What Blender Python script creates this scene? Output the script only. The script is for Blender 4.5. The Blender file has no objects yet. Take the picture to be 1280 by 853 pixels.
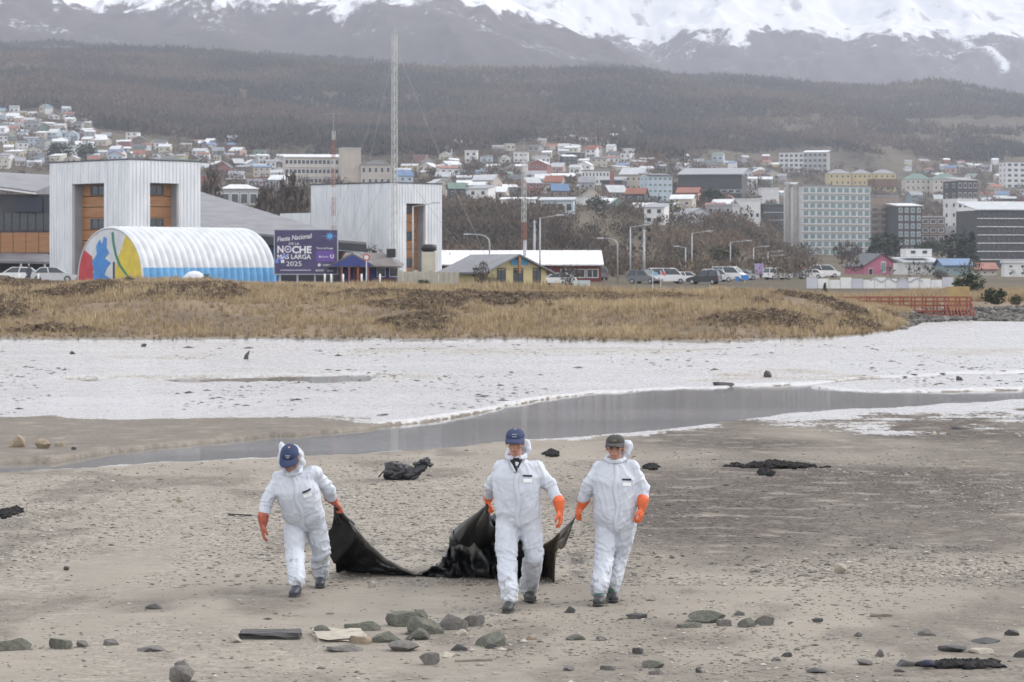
import bpy, bmesh, math, random
import numpy as np
from mathutils import Vector, Matrix
from mathutils.bvhtree import BVHTree
random.seed(7)
rng = np.random.default_rng(11)
scene = bpy.context.scene
COL = scene.collection
# ---------------------------------------------------------------- camera, sky, sun, exposure
F, CX, HY, CAMH = 3500.0, 640.0, 335.0, 3.3
cam = bpy.data.cameras.new('camera')
cam_o = bpy.data.objects.new('camera', cam)
COL.objects.link(cam_o)
cam.sensor_width = 36.0
cam.lens = 36.0 * F / 1280.0
cam.shift_y = (HY - 426.5) / 1280.0
cam.clip_start, cam.clip_end = 0.5, 30000.0
cam_o.location = (0, 0, CAMH)
cam_o.rotation_euler = (math.radians(90), 0, 0)
cam.dof.use_dof = True
cam.dof.focus_distance = 27.6
cam.dof.aperture_fstop = 9.0
scene.camera = cam_o
SUN_EL, SUN_AZ = math.radians(36), math.radians(64)      # azimuth measured from +Y (view direction) towards +X
world = bpy.data.worlds.new('World')
scene.world = world
world.use_nodes = True
wn = world.node_tree.nodes
wl = world.node_tree.links
bg = wn['Background']
sky = wn.new('ShaderNodeTexSky')
sky.sky_type = 'NISHITA'
sky.sun_disc = False
sky.sun_elevation = SUN_EL
sky.sun_rotation = SUN_AZ
sky.air_density, sky.dust_density, sky.ozone_density = 1.0, 3.0, 1.0
hsv = wn.new('ShaderNodeHueSaturation')
hsv.inputs['Saturation'].default_value = 0.40
wl.new(sky.outputs[0], hsv.inputs['Color'])
veil = wn.new('ShaderNodeMix'); veil.data_type = 'RGBA'          # even cloud veil over the clear sky
veil.inputs['Factor'].default_value = 0.66
veil.inputs['B'].default_value = (6.85, 6.85, 6.95, 1)
wl.new(hsv.outputs[0], veil.inputs['A'])
wl.new(veil.outputs['Result'], bg.inputs[0])
bg.inputs[1].default_value = 0.15
sun = bpy.data.lights.new('sun', 'SUN')
sun.energy, sun.angle, sun.color = 1.1, math.radians(20), (1.0, 0.95, 0.88)
sun_o = bpy.data.objects.new('sun', sun)
COL.objects.link(sun_o)
sd = Vector((math.sin(SUN_AZ) * math.cos(SUN_EL), math.cos(SUN_AZ) * math.cos(SUN_EL), math.sin(SUN_EL)))
sun_o.rotation_euler = (-sd).to_track_quat('-Z', 'Y').to_euler()
sun_o.location = sd * 100
scene.view_settings.view_transform = 'Standard'
scene.view_settings.look = 'None'
scene.view_settings.gamma = 1.0
scene.view_settings.use_curve_mapping = False
scene.view_settings.exposure = 0.90
scene.render.engine = 'CYCLES'
scene.cycles.max_bounces = 5
scene.cycles.diffuse_bounces = 2
scene.cycles.glossy_bounces = 3
scene.cycles.volume_bounces = 0
scene.cycles.use_denoising = True
scene.cycles.caustics_reflective = False

# ---------------------------------------------------------------- helpers
def SX(px, d): return (px - CX) / F * d
def SZ(py, d): return CAMH - (py - HY) / F * d
def P3(px, py, d): return Vector((SX(px, d), d, SZ(py, d)))
def sstep(a, b, x):
    t = np.clip((x - a) / (b - a), 0, 1)
    return t * t * (3 - 2 * t)
def _hash(ix, iy, iz, seed):
    h = (ix.astype(np.int64) * 374761393 + iy.astype(np.int64) * 668265263 + iz.astype(np.int64) * 2147483647 + seed * 974711) & 0xffffffff
    h = ((h ^ (h >> 13)) * 1274126177) & 0xffffffff
    h = ((h ^ (h >> 15)) * 668265263) & 0xffffffff
    return ((h ^ (h >> 16)) & 0xffffff) / float(0xffffff)
def vnoise(x, y, z=None, seed=0):
    x = np.asarray(x, float); y = np.asarray(y, float)
    z = np.zeros_like(x) if z is None else np.asarray(z, float)
    ix, iy, iz = np.floor(x), np.floor(y), np.floor(z)
    fx, fy, fz = x - ix, y - iy, z - iz
    fx, fy, fz = [f * f * (3 - 2 * f) for f in (fx, fy, fz)]
    out = 0
    for dx in (0, 1):
        for dy in (0, 1):
            for dz in (0, 1):
                w = (fx if dx else 1 - fx) * (fy if dy else 1 - fy) * (fz if dz else 1 - fz)
                out = out + w * _hash(ix + dx, iy + dy, iz + dz, seed)
    return out * 2 - 1
def fbm(x, y, z=None, seed=0, oct=4, gain=0.5):
    a, s, out = 1.0, 1.0, 0
    for o in range(oct):
        out = out + a * vnoise(x * s, y * s, None if z is None else z * s, seed + o * 17)
        a *= gain; s *= 2.03
    return out
def np_mesh(name, verts, faces, smooth=True):
    """faces: (n,3) or (n,4) int array"""
    verts = np.ascontiguousarray(verts, dtype=np.float32); faces = np.ascontiguousarray(faces, dtype=np.int32)
    me = bpy.data.meshes.new(name)
    n, k = faces.shape
    me.vertices.add(len(verts)); me.vertices.foreach_set('co', verts.ravel())
    me.loops.add(n * k); me.loops.foreach_set('vertex_index', faces.ravel())
    me.polygons.add(n)
    me.polygons.foreach_set('loop_start', np.arange(0, n * k, k, dtype=np.int32))
    me.polygons.foreach_set('loop_total', np.full(n, k, dtype=np.int32))
    me.polygons.foreach_set('use_smooth', np.full(n, smooth, dtype=bool))
    me.update(calc_edges=True)
    return me
def grid_faces(nr, nc):
    i = np.arange(nr - 1)[:, None] * nc + np.arange(nc - 1)[None, :]
    i = i.ravel()
    return np.stack([i, i + 1, i + nc + 1, i + nc], 1)
def set_attr(me, name, vals):
    a = me.attributes.new(name, 'FLOAT_COLOR', 'POINT')
    v = np.ones((len(me.vertices), 4), np.float32)
    v[:, :vals.shape[1]] = vals
    a.data.foreach_set('color', v.ravel())
def link(name, me, m=None, parent=None, loc=None, rz=0):
    o = bpy.data.objects.new(name, me)
    COL.objects.link(o)
    if m is not None and me is not None and hasattr(me, 'materials') and len(me.materials) == 0:
        for mm in (m if isinstance(m, (list, tuple)) else [m]): me.materials.append(mm)
    if parent is not None: o.parent = parent
    if loc is not None: o.location = loc
    if rz: o.rotation_euler = (0, 0, rz)
    return o
def tag(o, label=None, cat=None, group=None, kind=None):
    if label: o['label'] = label
    if cat: o['category'] = cat
    if group: o['group'] = group
    if kind: o['kind'] = kind
    return o
def thing(name, label, cat, loc=(0, 0, 0), rz=0, group=None):
    o = bpy.data.objects.new(name, None)
    COL.objects.link(o)
    o.location = loc; o.rotation_euler = (0, 0, rz); o.empty_display_size = 0.2
    return tag(o, label, cat, group)
def copy_tree(o, parent=None):
    c = o.copy(); COL.objects.link(c)
    if parent is not None: c.parent = parent
    for ch in list(o.children): copy_tree(ch, c)
    return c
class MB:
    """collects shapes, builds ONE mesh object"""
    def __init__(s): s.v, s.f, s.m = [], [], []
    def add(s, vs, fs, mi=0):
        b = len(s.v)
        s.v += [tuple(p) for p in vs]; s.f += [tuple(b + i for i in f) for f in fs]; s.m += [mi] * len(fs)
        return s
    def box(s, x0, x1, y0, y1, z0, z1, mi=0):
        return s.add([(x0, y0, z0), (x1, y0, z0), (x1, y1, z0), (x0, y1, z0), (x0, y0, z1), (x1, y0, z1), (x1, y1, z1), (x0, y1, z1)],
                     [(0, 3, 2, 1), (4, 5, 6, 7), (0, 1, 5, 4), (1, 2, 6, 5), (2, 3, 7, 6), (3, 0, 4, 7)], mi)
    def hexa(s, p, mi=0):      # 8 points bottom 4 (ccw), top 4
        return s.add(p, [(0, 3, 2, 1), (4, 5, 6, 7), (0, 1, 5, 4), (1, 2, 6, 5), (2, 3, 7, 6), (3, 0, 4, 7)], mi)
    def prism(s, poly, y0, y1, mi=0):   # poly: (x,z) counter-clockwise seen from -y; extruded y0..y1
        n = len(poly)
        vs = [(x, y0, z) for x, z in poly] + [(x, y1, z) for x, z in poly]
        fs = [tuple(range(n)), tuple(range(2 * n - 1, n - 1, -1))] + [(i, i + n, (i + 1) % n + n, (i + 1) % n) for i in range(n)]
        return s.add(vs, fs, mi)
    def tube(s, pts, r, n=6, mi=0, cap=True):
        pts = [Vector(p) for p in pts]
        rs = r if isinstance(r, (list, tuple)) else [r] * len(pts)
        b = len(s.v); rings = []
        up = None
        for i, p in enumerate(pts):
            t = (pts[min(i + 1, len(pts) - 1)] - pts[max(i - 1, 0)]).normalized()
            ref = Vector((0, 0, 1)) if abs(t.z) < 0.9 else Vector((0, 1, 0))
            a = t.cross(ref).normalized() if up is None else (up - t * up.dot(t)).normalized()
            up = a
            c = t.cross(a)
            for k in range(n):
                an = 2 * math.pi * k / n
                s.v.append(tuple(p + (a * math.cos(an) + c * math.sin(an)) * rs[i]))
        for i in range(len(pts) - 1):
            for k in range(n):
                s.f.append((b + i * n + k, b + i * n + (k + 1) % n, b + (i + 1) * n + (k + 1) % n, b + (i + 1) * n + k)); s.m.append(mi)
        if cap:
            s.f.append(tuple(b + k for k in range(n - 1, -1, -1))); s.m.append(mi)
            e = b + (len(pts) - 1) * n
            s.f.append(tuple(e + k for k in range(n))); s.m.append(mi)
        return s
    def mesh(s, name, smooth=False):
        me = bpy.data.meshes.new(name)
        me.from_pydata(s.v, [], s.f)
        me.polygons.foreach_set('material_index', s.m)
        if smooth: me.polygons.foreach_set('use_smooth', [True] * len(s.f))
        me.update()
        return me
    def build(s, name, m, parent=None, smooth=False, loc=None, rz=0):
        me = s.mesh(name, smooth)
        return link(name, me, m, parent, loc, rz)
def fix_normals(me):
    bm = bmesh.new(); bm.from_mesh(me)
    bmesh.ops.recalc_face_normals(bm, faces=bm.faces)
    bm.to_mesh(me); bm.free(); me.update()

# ---------------------------------------------------------------- materials
MATS = {}
def mat(name, c1, c2=None, scale=3.0, rough=0.75, bump=0.0, bscale=None, detail=4.0, metal=0.0, spec=0.5, stretch=None, lo=0.35, hi=0.65, bdist=0.02):
    """principled with a noise mix of two colours and an optional noise bump, in object space"""
    if name in MATS: return MATS[name]
    m = bpy.data.materials.new(name); m.use_nodes = True
    nt = m.node_tree; N, L = nt.nodes, nt.links
    b = N['Principled BSDF']
    b.inputs['Roughness'].default_value = rough
    b.inputs['Metallic'].default_value = metal
    b.inputs['Specular IOR Level'].default_value = spec
    if c2 is None: c2 = tuple(min(1, c * 0.82) for c in c1)
    tc = N.new('ShaderNodeTexCoord'); mp = N.new('ShaderNodeMapping')
    L.new(tc.outputs['Object'], mp.inputs['Vector'])
    if stretch: mp.inputs['Scale'].default_value = stretch
    nz = N.new('ShaderNodeTexNoise'); nz.inputs['Scale'].default_value = scale; nz.inputs['Detail'].default_value = detail
    L.new(mp.outputs[0], nz.inputs['Vector'])
    mr = N.new('ShaderNodeMapRange'); mr.inputs[1].default_value = lo; mr.inputs[2].default_value = hi
    L.new(nz.outputs['Fac'], mr.inputs[0])
    mx = N.new('ShaderNodeMix'); mx.data_type = 'RGBA'
    mx.inputs['A'].default_value = (*c1, 1); mx.inputs['B'].default_value = (*c2, 1)
    L.new(mr.outputs[0], mx.inputs['Factor']); L.new(mx.outputs['Result'], b.inputs['Base Color'])
    if bump > 0:
        n2 = N.new('ShaderNodeTexNoise'); n2.inputs['Scale'].default_value = bscale or scale * 3; n2.inputs['Detail'].default_value = 5
        L.new(mp.outputs[0], n2.inputs['Vector'])
        bp = N.new('ShaderNodeBump'); bp.inputs['Strength'].default_value = bump; bp.inputs['Distance'].default_value = bdist
        L.new(n2.outputs['Fac'], bp.inputs['Height']); L.new(bp.outputs[0], b.inputs['Normal'])
    MATS[name] = m
    return m
# ---------------------------------------------------------------- terrain functions
UP_E = np.array([(-400, 590), (0, 577), (60, 575), (90, 571), (150, 562), (220, 555), (290, 548), (400, 540), (460, 534), (520, 527), (590, 515), (640, 505), (700, 495), (760, 490),
                 (850, 485), (920, 481), (985, 480), (1030, 485), (1100, 489), (1180, 489), (1280, 486), (1700, 474)], float)
LO_E = np.array([(-400, 612), (0, 593), (100, 588), (200, 581), (300, 576), (460, 568), (560, 562), (650, 553), (740, 548), (830, 540), (920, 526), (1000, 517), (1080, 512),
                 (1170, 506), (1230, 503), (1280, 500), (1700, 484)], float)
FING = np.array([(960, 484), (1020, 479), (1090, 473), (1180, 470), (1280, 465), (1700, 452)], float)
TOE = np.array([(-700, 426), (0, 428), (300, 428), (620, 429), (900, 431), (1000, 428), (1080, 421), (1130, 412), (1150, 404), (1200, 402), (1280, 402), (1900, 400)], float)
CREST = np.array([(-700, 2.3), (0, 2.28), (200, 2.3), (400, 2.0), (600, 1.72), (800, 1.55), (950, 1.55), (1030, 1.25), (1080, 1.0), (1120, .7), (1160, 0.6), (1280, .6), (1900, .6)], float)
PLAT = np.array([(-700, 1.9), (0, 1.9), (300, 1.8), (600, 1.45), (800, .95), (1000, .75), (1280, .75), (1900, .75)], float)
def ip(t, x): return np.interp(x, t[:, 0], t[:, 1])
CPX = np.array([-500, 0, 300, 600, 720, 900, 1000, 1150, 1300, 1800], float)
CD = np.array([450, 600, 700, 850, 1200, 1700, 2300, 3000, 3800, 4400], float)
CPY = np.array([
    [339, 322, 310, 288, 238, 195, 142, 105, 75, 62],
    [340, 324, 312, 290, 240, 195, 145, 108, 76, 63],
    [341, 328, 316, 285, 240, 204, 178, 130, 86, 74],
    [344, 334, 302, 263, 230, 208, 190, 142, 101, 88],
    [345, 336, 306, 268, 232, 208, 188, 140, 104, 92],
    [346, 340, 313, 282, 246, 222, 204, 160, 120, 107],
    [347, 343, 338, 325, 305, 245, 212, 168, 125, 112],
    [347, 344, 342, 336, 320, 256, 222, 178, 135, 120],
    [347, 345, 343, 338, 322, 255, 225, 185, 145, 133],
    [347, 345, 343, 338, 322, 255, 225, 185, 145, 133]], float)
CZ = CAMH - (CPY - HY) / F * CD[None, :]
def far_z(px, d):
    """city and forest hill heights, d in 240..5200"""
    px = np.asarray(px, float); d = np.asarray(d, float)
    ds = np.concatenate([[240, 330], CD, [5000, 5600]])
    pl = ip(PLAT, CPX)
    Z = np.concatenate([pl[:, None], pl[:, None], CZ, CZ[:, -1:] - 60, CZ[:, -1:] - 130], 1)
    fi = np.clip(np.interp(px, CPX, np.arange(len(CPX))), 0, len(CPX) - 1.001)
    fj = np.clip(np.interp(d, ds, np.arange(len(ds))), 0, len(ds) - 1.001)
    i, j = fi.astype(int), fj.astype(int)
    a, b = fi - i, fj - j
    a = a * a * (3 - 2 * a)
    z = Z[i, j] * (1 - a) * (1 - b) + Z[i + 1, j] * a * (1 - b) + Z[i, j + 1] * (1 - a) * b + Z[i + 1, j + 1] * a * b
    x = (px - CX) / F * d
    z = z + fbm(x / 160, d / 160, seed=3, oct=4) * np.clip((d - 500) / 1500, 0, 1) * 7
    z = z + fbm(x / 420, d / 420, seed=9, oct=3) * np.clip((d - 2300) / 1500, 0, 1) * 16
    return z
def flat_z(px, py):
    """mudflat, channel and puddles (py is the row at which z=0 ground would show)"""
    nzx = fbm(px / 34, py / 5, seed=21, oct=3)
    up = ip(UP_E, px) + nzx * 1.3; lo = ip(LO_E, px) + nzx * 1.0
    t = np.minimum(py - up, lo - py)
    ch = sstep(-0.3, 3.0, t)
    fg = ip(FING, px) + fbm(px / 60, py * 0, seed=5, oct=2) * 1.5
    wid = np.interp(px, [955, 985, 1100, 1280, 1700], [0.0, 2.2, 1.6, 2.2, 3])
    fch = sstep(-0.3, 1.6, wid - np.abs(py - fg)) * (px > 955)
    # shallow puddle band left of centre
    band = sstep(0, 1, 1 - np.abs(py - (473 + fbm(px / 90, px * 0, seed=8) * 2)) / np.interp(px, [60, 110, 250, 430, 520, 560], [0, 4, 6, 9, 6, 0]).clip(0.01)) * (px > 60) * (px < 560)
    x = (px - CX) / F; d = CAMH * F / np.maximum(py - HY, 5); x = x * d
    rag = fbm(x / 1.6, d / 5.0, seed=31, oct=4)
    pud = band * sstep(-0.25, 0.35, rag + band * 0.8 - 0.35)
    band2 = sstep(0, 1, 1 - np.abs(py - 497 + (px - 1180) * .02) / 8) * (px > 1060)
    pud = np.maximum(pud, band2 * sstep(0.1, 0.5, rag) * 0.8)
    z = 0.030 + 0.014 * fbm(x / 2.5, d / 2.5, seed=41, oct=4) + 0.03 * fbm(x / 9, d / 9, seed=43, oct=2)
    z = np.maximum(z, 0.004)
    z = z * (1 - ch) - 0.30 * ch
    z = z * (1 - fch) - 0.10 * fch
    z = z * (1 - pud) - 0.075 * pud
    return z, ch, pud
def near_z(px, d):
    """beach + mudflat + grass bank + plateau for d < 240"""
    px = np.asarray(px, float); d = np.asarray(d, float)
    py = HY + CAMH * F / d
    z, ch, pud = flat_z(px, py)
    toe = CAMH * F / (ip(TOE, px) - HY)
    x = (px - CX) / F * d
    s = d - toe + fbm(x / 6, d / 6, seed=51, oct=3) * 1.5
    cr = ip(CREST, px); pl = ip(PLAT, px)
    L = np.interp(px, [900, 1130], [26, 22])
    rise = sstep(0, 1, s / L) * 0.8 + 0.2 * np.clip(s / L, 0, 1)
    hum = fbm(x / 7.5, d / 9, seed=61, oct=4) * 0.42 * sstep(2, 14, s) * (1 - 0.8 * sstep(60, 85, s)) * np.interp(px, [900, 1150], [1, .35])
    step_ = 0.16 * sstep(-0.3, 0.4, s) * np.interp(px, [1000, 1140], [1, .3])
    bank = cr * rise + hum + step_
    bank = bank + (pl - bank) * sstep(32, 70, s)
    k = sstep(-0.6, 0.6, s)
    z = z * (1 - k) + np.maximum(bank, z) * k
    return z, s, ch, pud
def ground_z(x, y):
    px = CX + F * x / y
    if y < 236: return float(near_z(np.array([px]), np.array([y]))[0][0])
    return float(far_z(np.array([px]), np.array([y]))[0])
_DS = np.geomspace(245, 4600, 900)
def far_pick(px, py):
    """first distance at which the hill shows at (px, py)"""
    z = far_z(np.full_like(_DS, px), _DS)
    rows = HY - (z - CAMH) / _DS * F
    k = np.argmax(rows <= py)
    if rows[k] > py: k = len(_DS) - 1
    return float(_DS[k]), float(z[k])

WETB = 0.10
# ---------------------------------------------------------------- ground materials
def ground_material():
    m = bpy.data.materials.new('beach_ground'); m.use_nodes = True
    N, L = m.node_tree.nodes, m.node_tree.links
    b = N['Principled BSDF']
    geo = N.new('ShaderNodeNewGeometry')
    at = N.new('ShaderNodeAttribute'); at.attribute_name = 'mask'
    sp = N.new('ShaderNodeSeparateColor'); L.new(at.outputs['Color'], sp.inputs[0])
    at2 = N.new('ShaderNodeAttribute'); at2.attribute_name = 'mask2'
    sp2 = N.new('ShaderNodeSeparateColor'); L.new(at2.outputs['Color'], sp2.inputs[0])
    def noise(sc, det=5, vec=None, rough=0.55):
        n = N.new('ShaderNodeTexNoise'); n.inputs['Scale'].default_value = sc; n.inputs['Detail'].default_value = det; n.inputs['Roughness'].default_value = rough
        L.new(vec or geo.outputs['Position'], n.inputs['Vector']); return n.outputs['Fac']
    def rng_(v, a, b_, c=0.0, e=1.0):
        n = N.new('ShaderNodeMapRange'); L.new(v, n.inputs[0])
        for k, q in zip((1, 2, 3, 4), (a, b_, c, e)): n.inputs[k].default_value = q
        return n.outputs[0]
    def mix(f, a, b_):
        n = N.new('ShaderNodeMix'); n.data_type = 'RGBA'
        for v, k in ((f, 'Factor'), (a, 'A'), (b_, 'B')):
            if isinstance(v, (tuple, float)): n.inputs[k].default_value = (*v, 1) if isinstance(v, tuple) else v
            else: L.new(v, n.inputs[k])
        return n.outputs['Result']
    def fmath(op, a, b_):
        n = N.new('ShaderNodeMath'); n.operation = op
        for i, v in enumerate((a, b_)):
            if isinstance(v, float): n.inputs[i].default_value = v
            else: L.new(v, n.inputs[i])
        return n.outputs[0]
    mp = N.new('ShaderNodeMapping'); mp.inputs['Scale'].default_value = (0.5, 1.6, 1.0); L.new(geo.outputs['Position'], mp.inputs[0])
    mp2 = N.new('ShaderNodeMapping'); mp2.inputs['Scale'].default_value = (1.0, 0.24, 1.0); L.new(geo.outputs['Position'], mp2.inputs[0])
    wn_ = fmath('ADD', fmath('MULTIPLY', noise(9.0, 7, mp2.outputs[0], .7), 0.65), fmath('MULTIPLY', noise(0.8, 5, mp.outputs[0]), 0.5))
    WET = rng_(fmath('ADD', sp.outputs[0], fmath('MULTIPLY', fmath('SUBTRACT', wn_, 0.575), 1.9)), .40, .58)
    # dry sand
    sand = mix(rng_(noise(0.55, 6), .35, .68), (0.278, 0.249, 0.208), (0.210, 0.187, 0.156))
    sand = mix(rng_(noise(9.0, 6, mp.outputs[0], .7), .56, .72), sand, (0.17, 0.15, 0.125))
    # gravel: voronoi pebbles
    vo = N.new('ShaderNodeTexVoronoi'); vo.inputs['Scale'].default_value = 17.0; L.new(geo.outputs['Position'], vo.inputs['Vector'])
    vs = N.new('ShaderNodeSeparateColor'); L.new(vo.outputs['Color'], vs.inputs[0])
    grav = mix(rng_(vs.outputs[0], 0, 1), (0.165, 0.148, 0.124), (0.37, 0.335, 0.285))
    dgrav = mix(rng_(vs.outputs[1], 0, 1), (0.040, 0.033, 0.028), (0.132, 0.110, 0.094))
    patch = rng_(noise(1.4, 5), .38, .62)
    col = mix(fmath('MULTIPLY', sp.outputs[1], rng_(noise(2.6, 5), .3, .55)), sand, grav)
    col = mix(fmath('MULTIPLY', sp.outputs[2], rng_(noise(1.7, 6), .28, .48)), col, dgrav)
    # wet mud; base colour paled to paint in the white sky glare
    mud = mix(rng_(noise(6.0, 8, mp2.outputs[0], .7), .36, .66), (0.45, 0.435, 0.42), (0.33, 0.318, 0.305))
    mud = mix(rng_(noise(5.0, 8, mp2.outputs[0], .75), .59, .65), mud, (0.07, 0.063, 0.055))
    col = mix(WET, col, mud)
    # bank soil and dry grass under-colour
    soil = mix(rng_(noise(0.35, 6), .4, .62), (0.205, 0.152, 0.098), (0.125, 0.094, 0.065))
    col = mix(sp2.outputs[0], col, soil)
    # rocky shore on the far side
    rocky = mix(rng_(vs.outputs[2], 0, 1), (0.07, 0.065, 0.06), (0.26, 0.24, 0.22))
    col = mix(sp2.outputs[1], col, rocky)
    # black stains near dragged sheet
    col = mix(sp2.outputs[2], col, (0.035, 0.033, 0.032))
    L.new(col, b.inputs['Base Color'])
    # roughness
    ro = N.new('ShaderNodeMix'); ro.inputs[2].default_value = 0.85
    L.new(WET, ro.inputs[0])
    L.new(rng_(noise(6.0, 6, mp2.outputs[0]), .3, .7, 0.15, 0.27), ro.inputs[3])
    L.new(ro.outputs[0], b.inputs['Roughness'])
    sl = N.new('ShaderNodeMix'); sl.inputs[2].default_value = 0.25; sl.inputs[3].default_value = 1.0
    L.new(WET, sl.inputs[0]); L.new(sl.outputs[0], b.inputs['Specular IOR Level'])
    # relief
    h = fmath('MULTIPLY', noise(22.0, 6), 0.5)
    h = fmath('ADD', h, fmath('MULTIPLY', fmath('MULTIPLY', vo.outputs['Distance'], fmath('MAXIMUM', sp.outputs[1], sp.outputs[2])), -0.9))
    h = fmath('ADD', h, fmath('MULTIPLY', noise(5.0, 5), 0.9))
    bp = N.new('ShaderNodeBump'); bp.inputs['Distance'].default_value = 0.03
    L.new(rng_(WET, 0.0, 1.0, 0.9, WETB), bp.inputs['Strength'])
    L.new(h, bp.inputs['Height']); L.new(bp.outputs[0], b.inputs['Normal'])
    return m
# ---------------------------------------------------------------- beach, mudflat and bank: one sheet
rows = np.concatenate([np.linspace(900, 440, 480), np.linspace(439.4, 395, 110), np.linspace(394, 383.3, 40)])
ds = CAMH * F / (rows - HY)
pxs = np.concatenate([np.arange(-900, -40, 20), np.arange(-40, 1320, 3.5), np.arange(1320, 2200, 20)])
PXG, DG = np.meshgrid(pxs, ds)
PYG = HY + CAMH * F / DG
ZG, SG, CHG, PUDG = near_z(PXG, DG)
XG = (PXG - CX) / F * DG
beach_me = np_mesh('beach', np.stack([XG, DG, ZG], -1).reshape(-1, 3), grid_faces(len(ds), len(pxs)))
nA = fbm(XG / 3.0, DG / 7.0, seed=71, oct=4)
nB = fbm(XG / 1.2, DG / 2.5, seed=73, oct=4)
wet_top = np.interp(PXG, [0, 260, 430, 560, 760, 830, 1000, 1280], [523, 530, 545, 545, 545, 545, 545, 540])  # lower limit of white mud above channel
up_e, lo_e = ip(UP_E, PXG), ip(LO_E, PXG)
wet = sstep(-3, 3, np.interp(PXG, [-200, 0, 150, 300, 400, 520, 600, 1700], [516, 517, 521, 523, 528, 545, 600, 640]) - PYG + nA * 7)
shore = sstep(-9, 0, PYG - up_e + nB * 2) * sstep(-4, 4, lo_e - PYG)          # wet rim along the upper edge of the channel
lowwet = np.interp(PXG, [0, 560, 700, 860, 960, 1080, 1280], [1.5, 1.5, 4, 10, 22, 36, 50])
wet = np.maximum(wet * (PYG < up_e + 3), np.maximum(shore * 0.0, sstep(1, -1, (PYG - lo_e) / lowwet - 0.4 + nB * 0.5) * (PYG > lo_e - 2.5)))
wet = wet * (1 - sstep(-0.5, 1.0, SG)) * (1 - .9 * sstep(0.0, .22, CHG))
brn = sstep(0, 1, 1.15 - np.abs(PYG - 472) / np.interp(PXG, [60, 130, 300, 450, 540, 580], [1, 5, 9, 12, 8, 1])) * (PXG > 60) * (PXG < 580)
brn = np.maximum(brn, sstep(.18, .6, fbm(XG / 9, DG / 14, seed=401, oct=4)) * (PYG > 436))
brn = np.maximum(brn, sstep(0, 1, 1 - np.abs(PYG - 432) / 5) * .6)
wet = wet - .50 * brn * (PYG < up_e)
grav = sstep(0, 1, 1 - np.abs(PYG - (655 + nA * 20)) / 85) * sstep(720, 620, PXG + nA * 60) + 0.55 * sstep(0.15, 0.6, nA) * (PYG > 560)
grav = np.clip(grav, 0, 1)
dk = np.maximum(sstep(0, 1, 1.25 - np.hypot((PXG - 900) / 250, (PYG - 655) / 58) + nA * .45), sstep(0, 1, 1.2 - np.hypot((PXG - 1120) / 330, (PYG - 602) / 36) + nA * .4))
dk = np.maximum(dk, sstep(0, 1, 1.1 - np.hypot((PXG - 940) / 260, (PYG - 558) / 24) + nA * .3))
dk = np.maximum(dk, sstep(0, 1, 1.0 - np.hypot((PXG - 1210) / 130, (PYG - 690) / 14) + nA * .3))
dk = np.maximum(dk, .5 * sstep(0.2, 0.7, nB) * (PYG > 560))
dk = np.maximum(dk, .7 * sstep(0.02, .3, CHG))
dk = np.maximum(dk, .55 * sstep(505, 515, PYG) * sstep(up_e + 3, up_e - 2, PYG) * sstep(560, 420, PXG))
dk = np.maximum(dk, np.clip(.75 + nA * .5, 0, 1) * sstep(690, 840, PXG + nA * 40) * sstep(728, 690, PYG + nB * 18 + (PXG - 900) * .03) * (PYG > lo_e - 3))
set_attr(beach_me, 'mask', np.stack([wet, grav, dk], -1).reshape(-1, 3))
soil = sstep(0.0, 1.4, SG) * sstep(1175, 1120, PXG + nA * 8)
soil = np.maximum(soil, sstep(14, 24, SG + nB * 2))
rock = sstep(-0.5, 0.5, SG) * (1 - soil)
drag = sstep(0, 1, 1 - np.abs(PYG - (712 - (PXG - 540) * 0.7)) / 22) * (PXG > 500) * (PXG < 610) * sstep(-.1, .4, nB) * 0.45
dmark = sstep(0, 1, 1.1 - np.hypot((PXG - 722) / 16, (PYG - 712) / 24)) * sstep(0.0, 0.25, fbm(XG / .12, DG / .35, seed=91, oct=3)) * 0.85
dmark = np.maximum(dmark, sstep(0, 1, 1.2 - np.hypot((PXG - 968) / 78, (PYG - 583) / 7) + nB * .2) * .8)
set_attr(beach_me, 'mask2', np.stack([soil, rock, np.maximum(drag, dmark)], -1).reshape(-1, 3))
tag(link('beach', beach_me, ground_material()), kind='structure')

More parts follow.
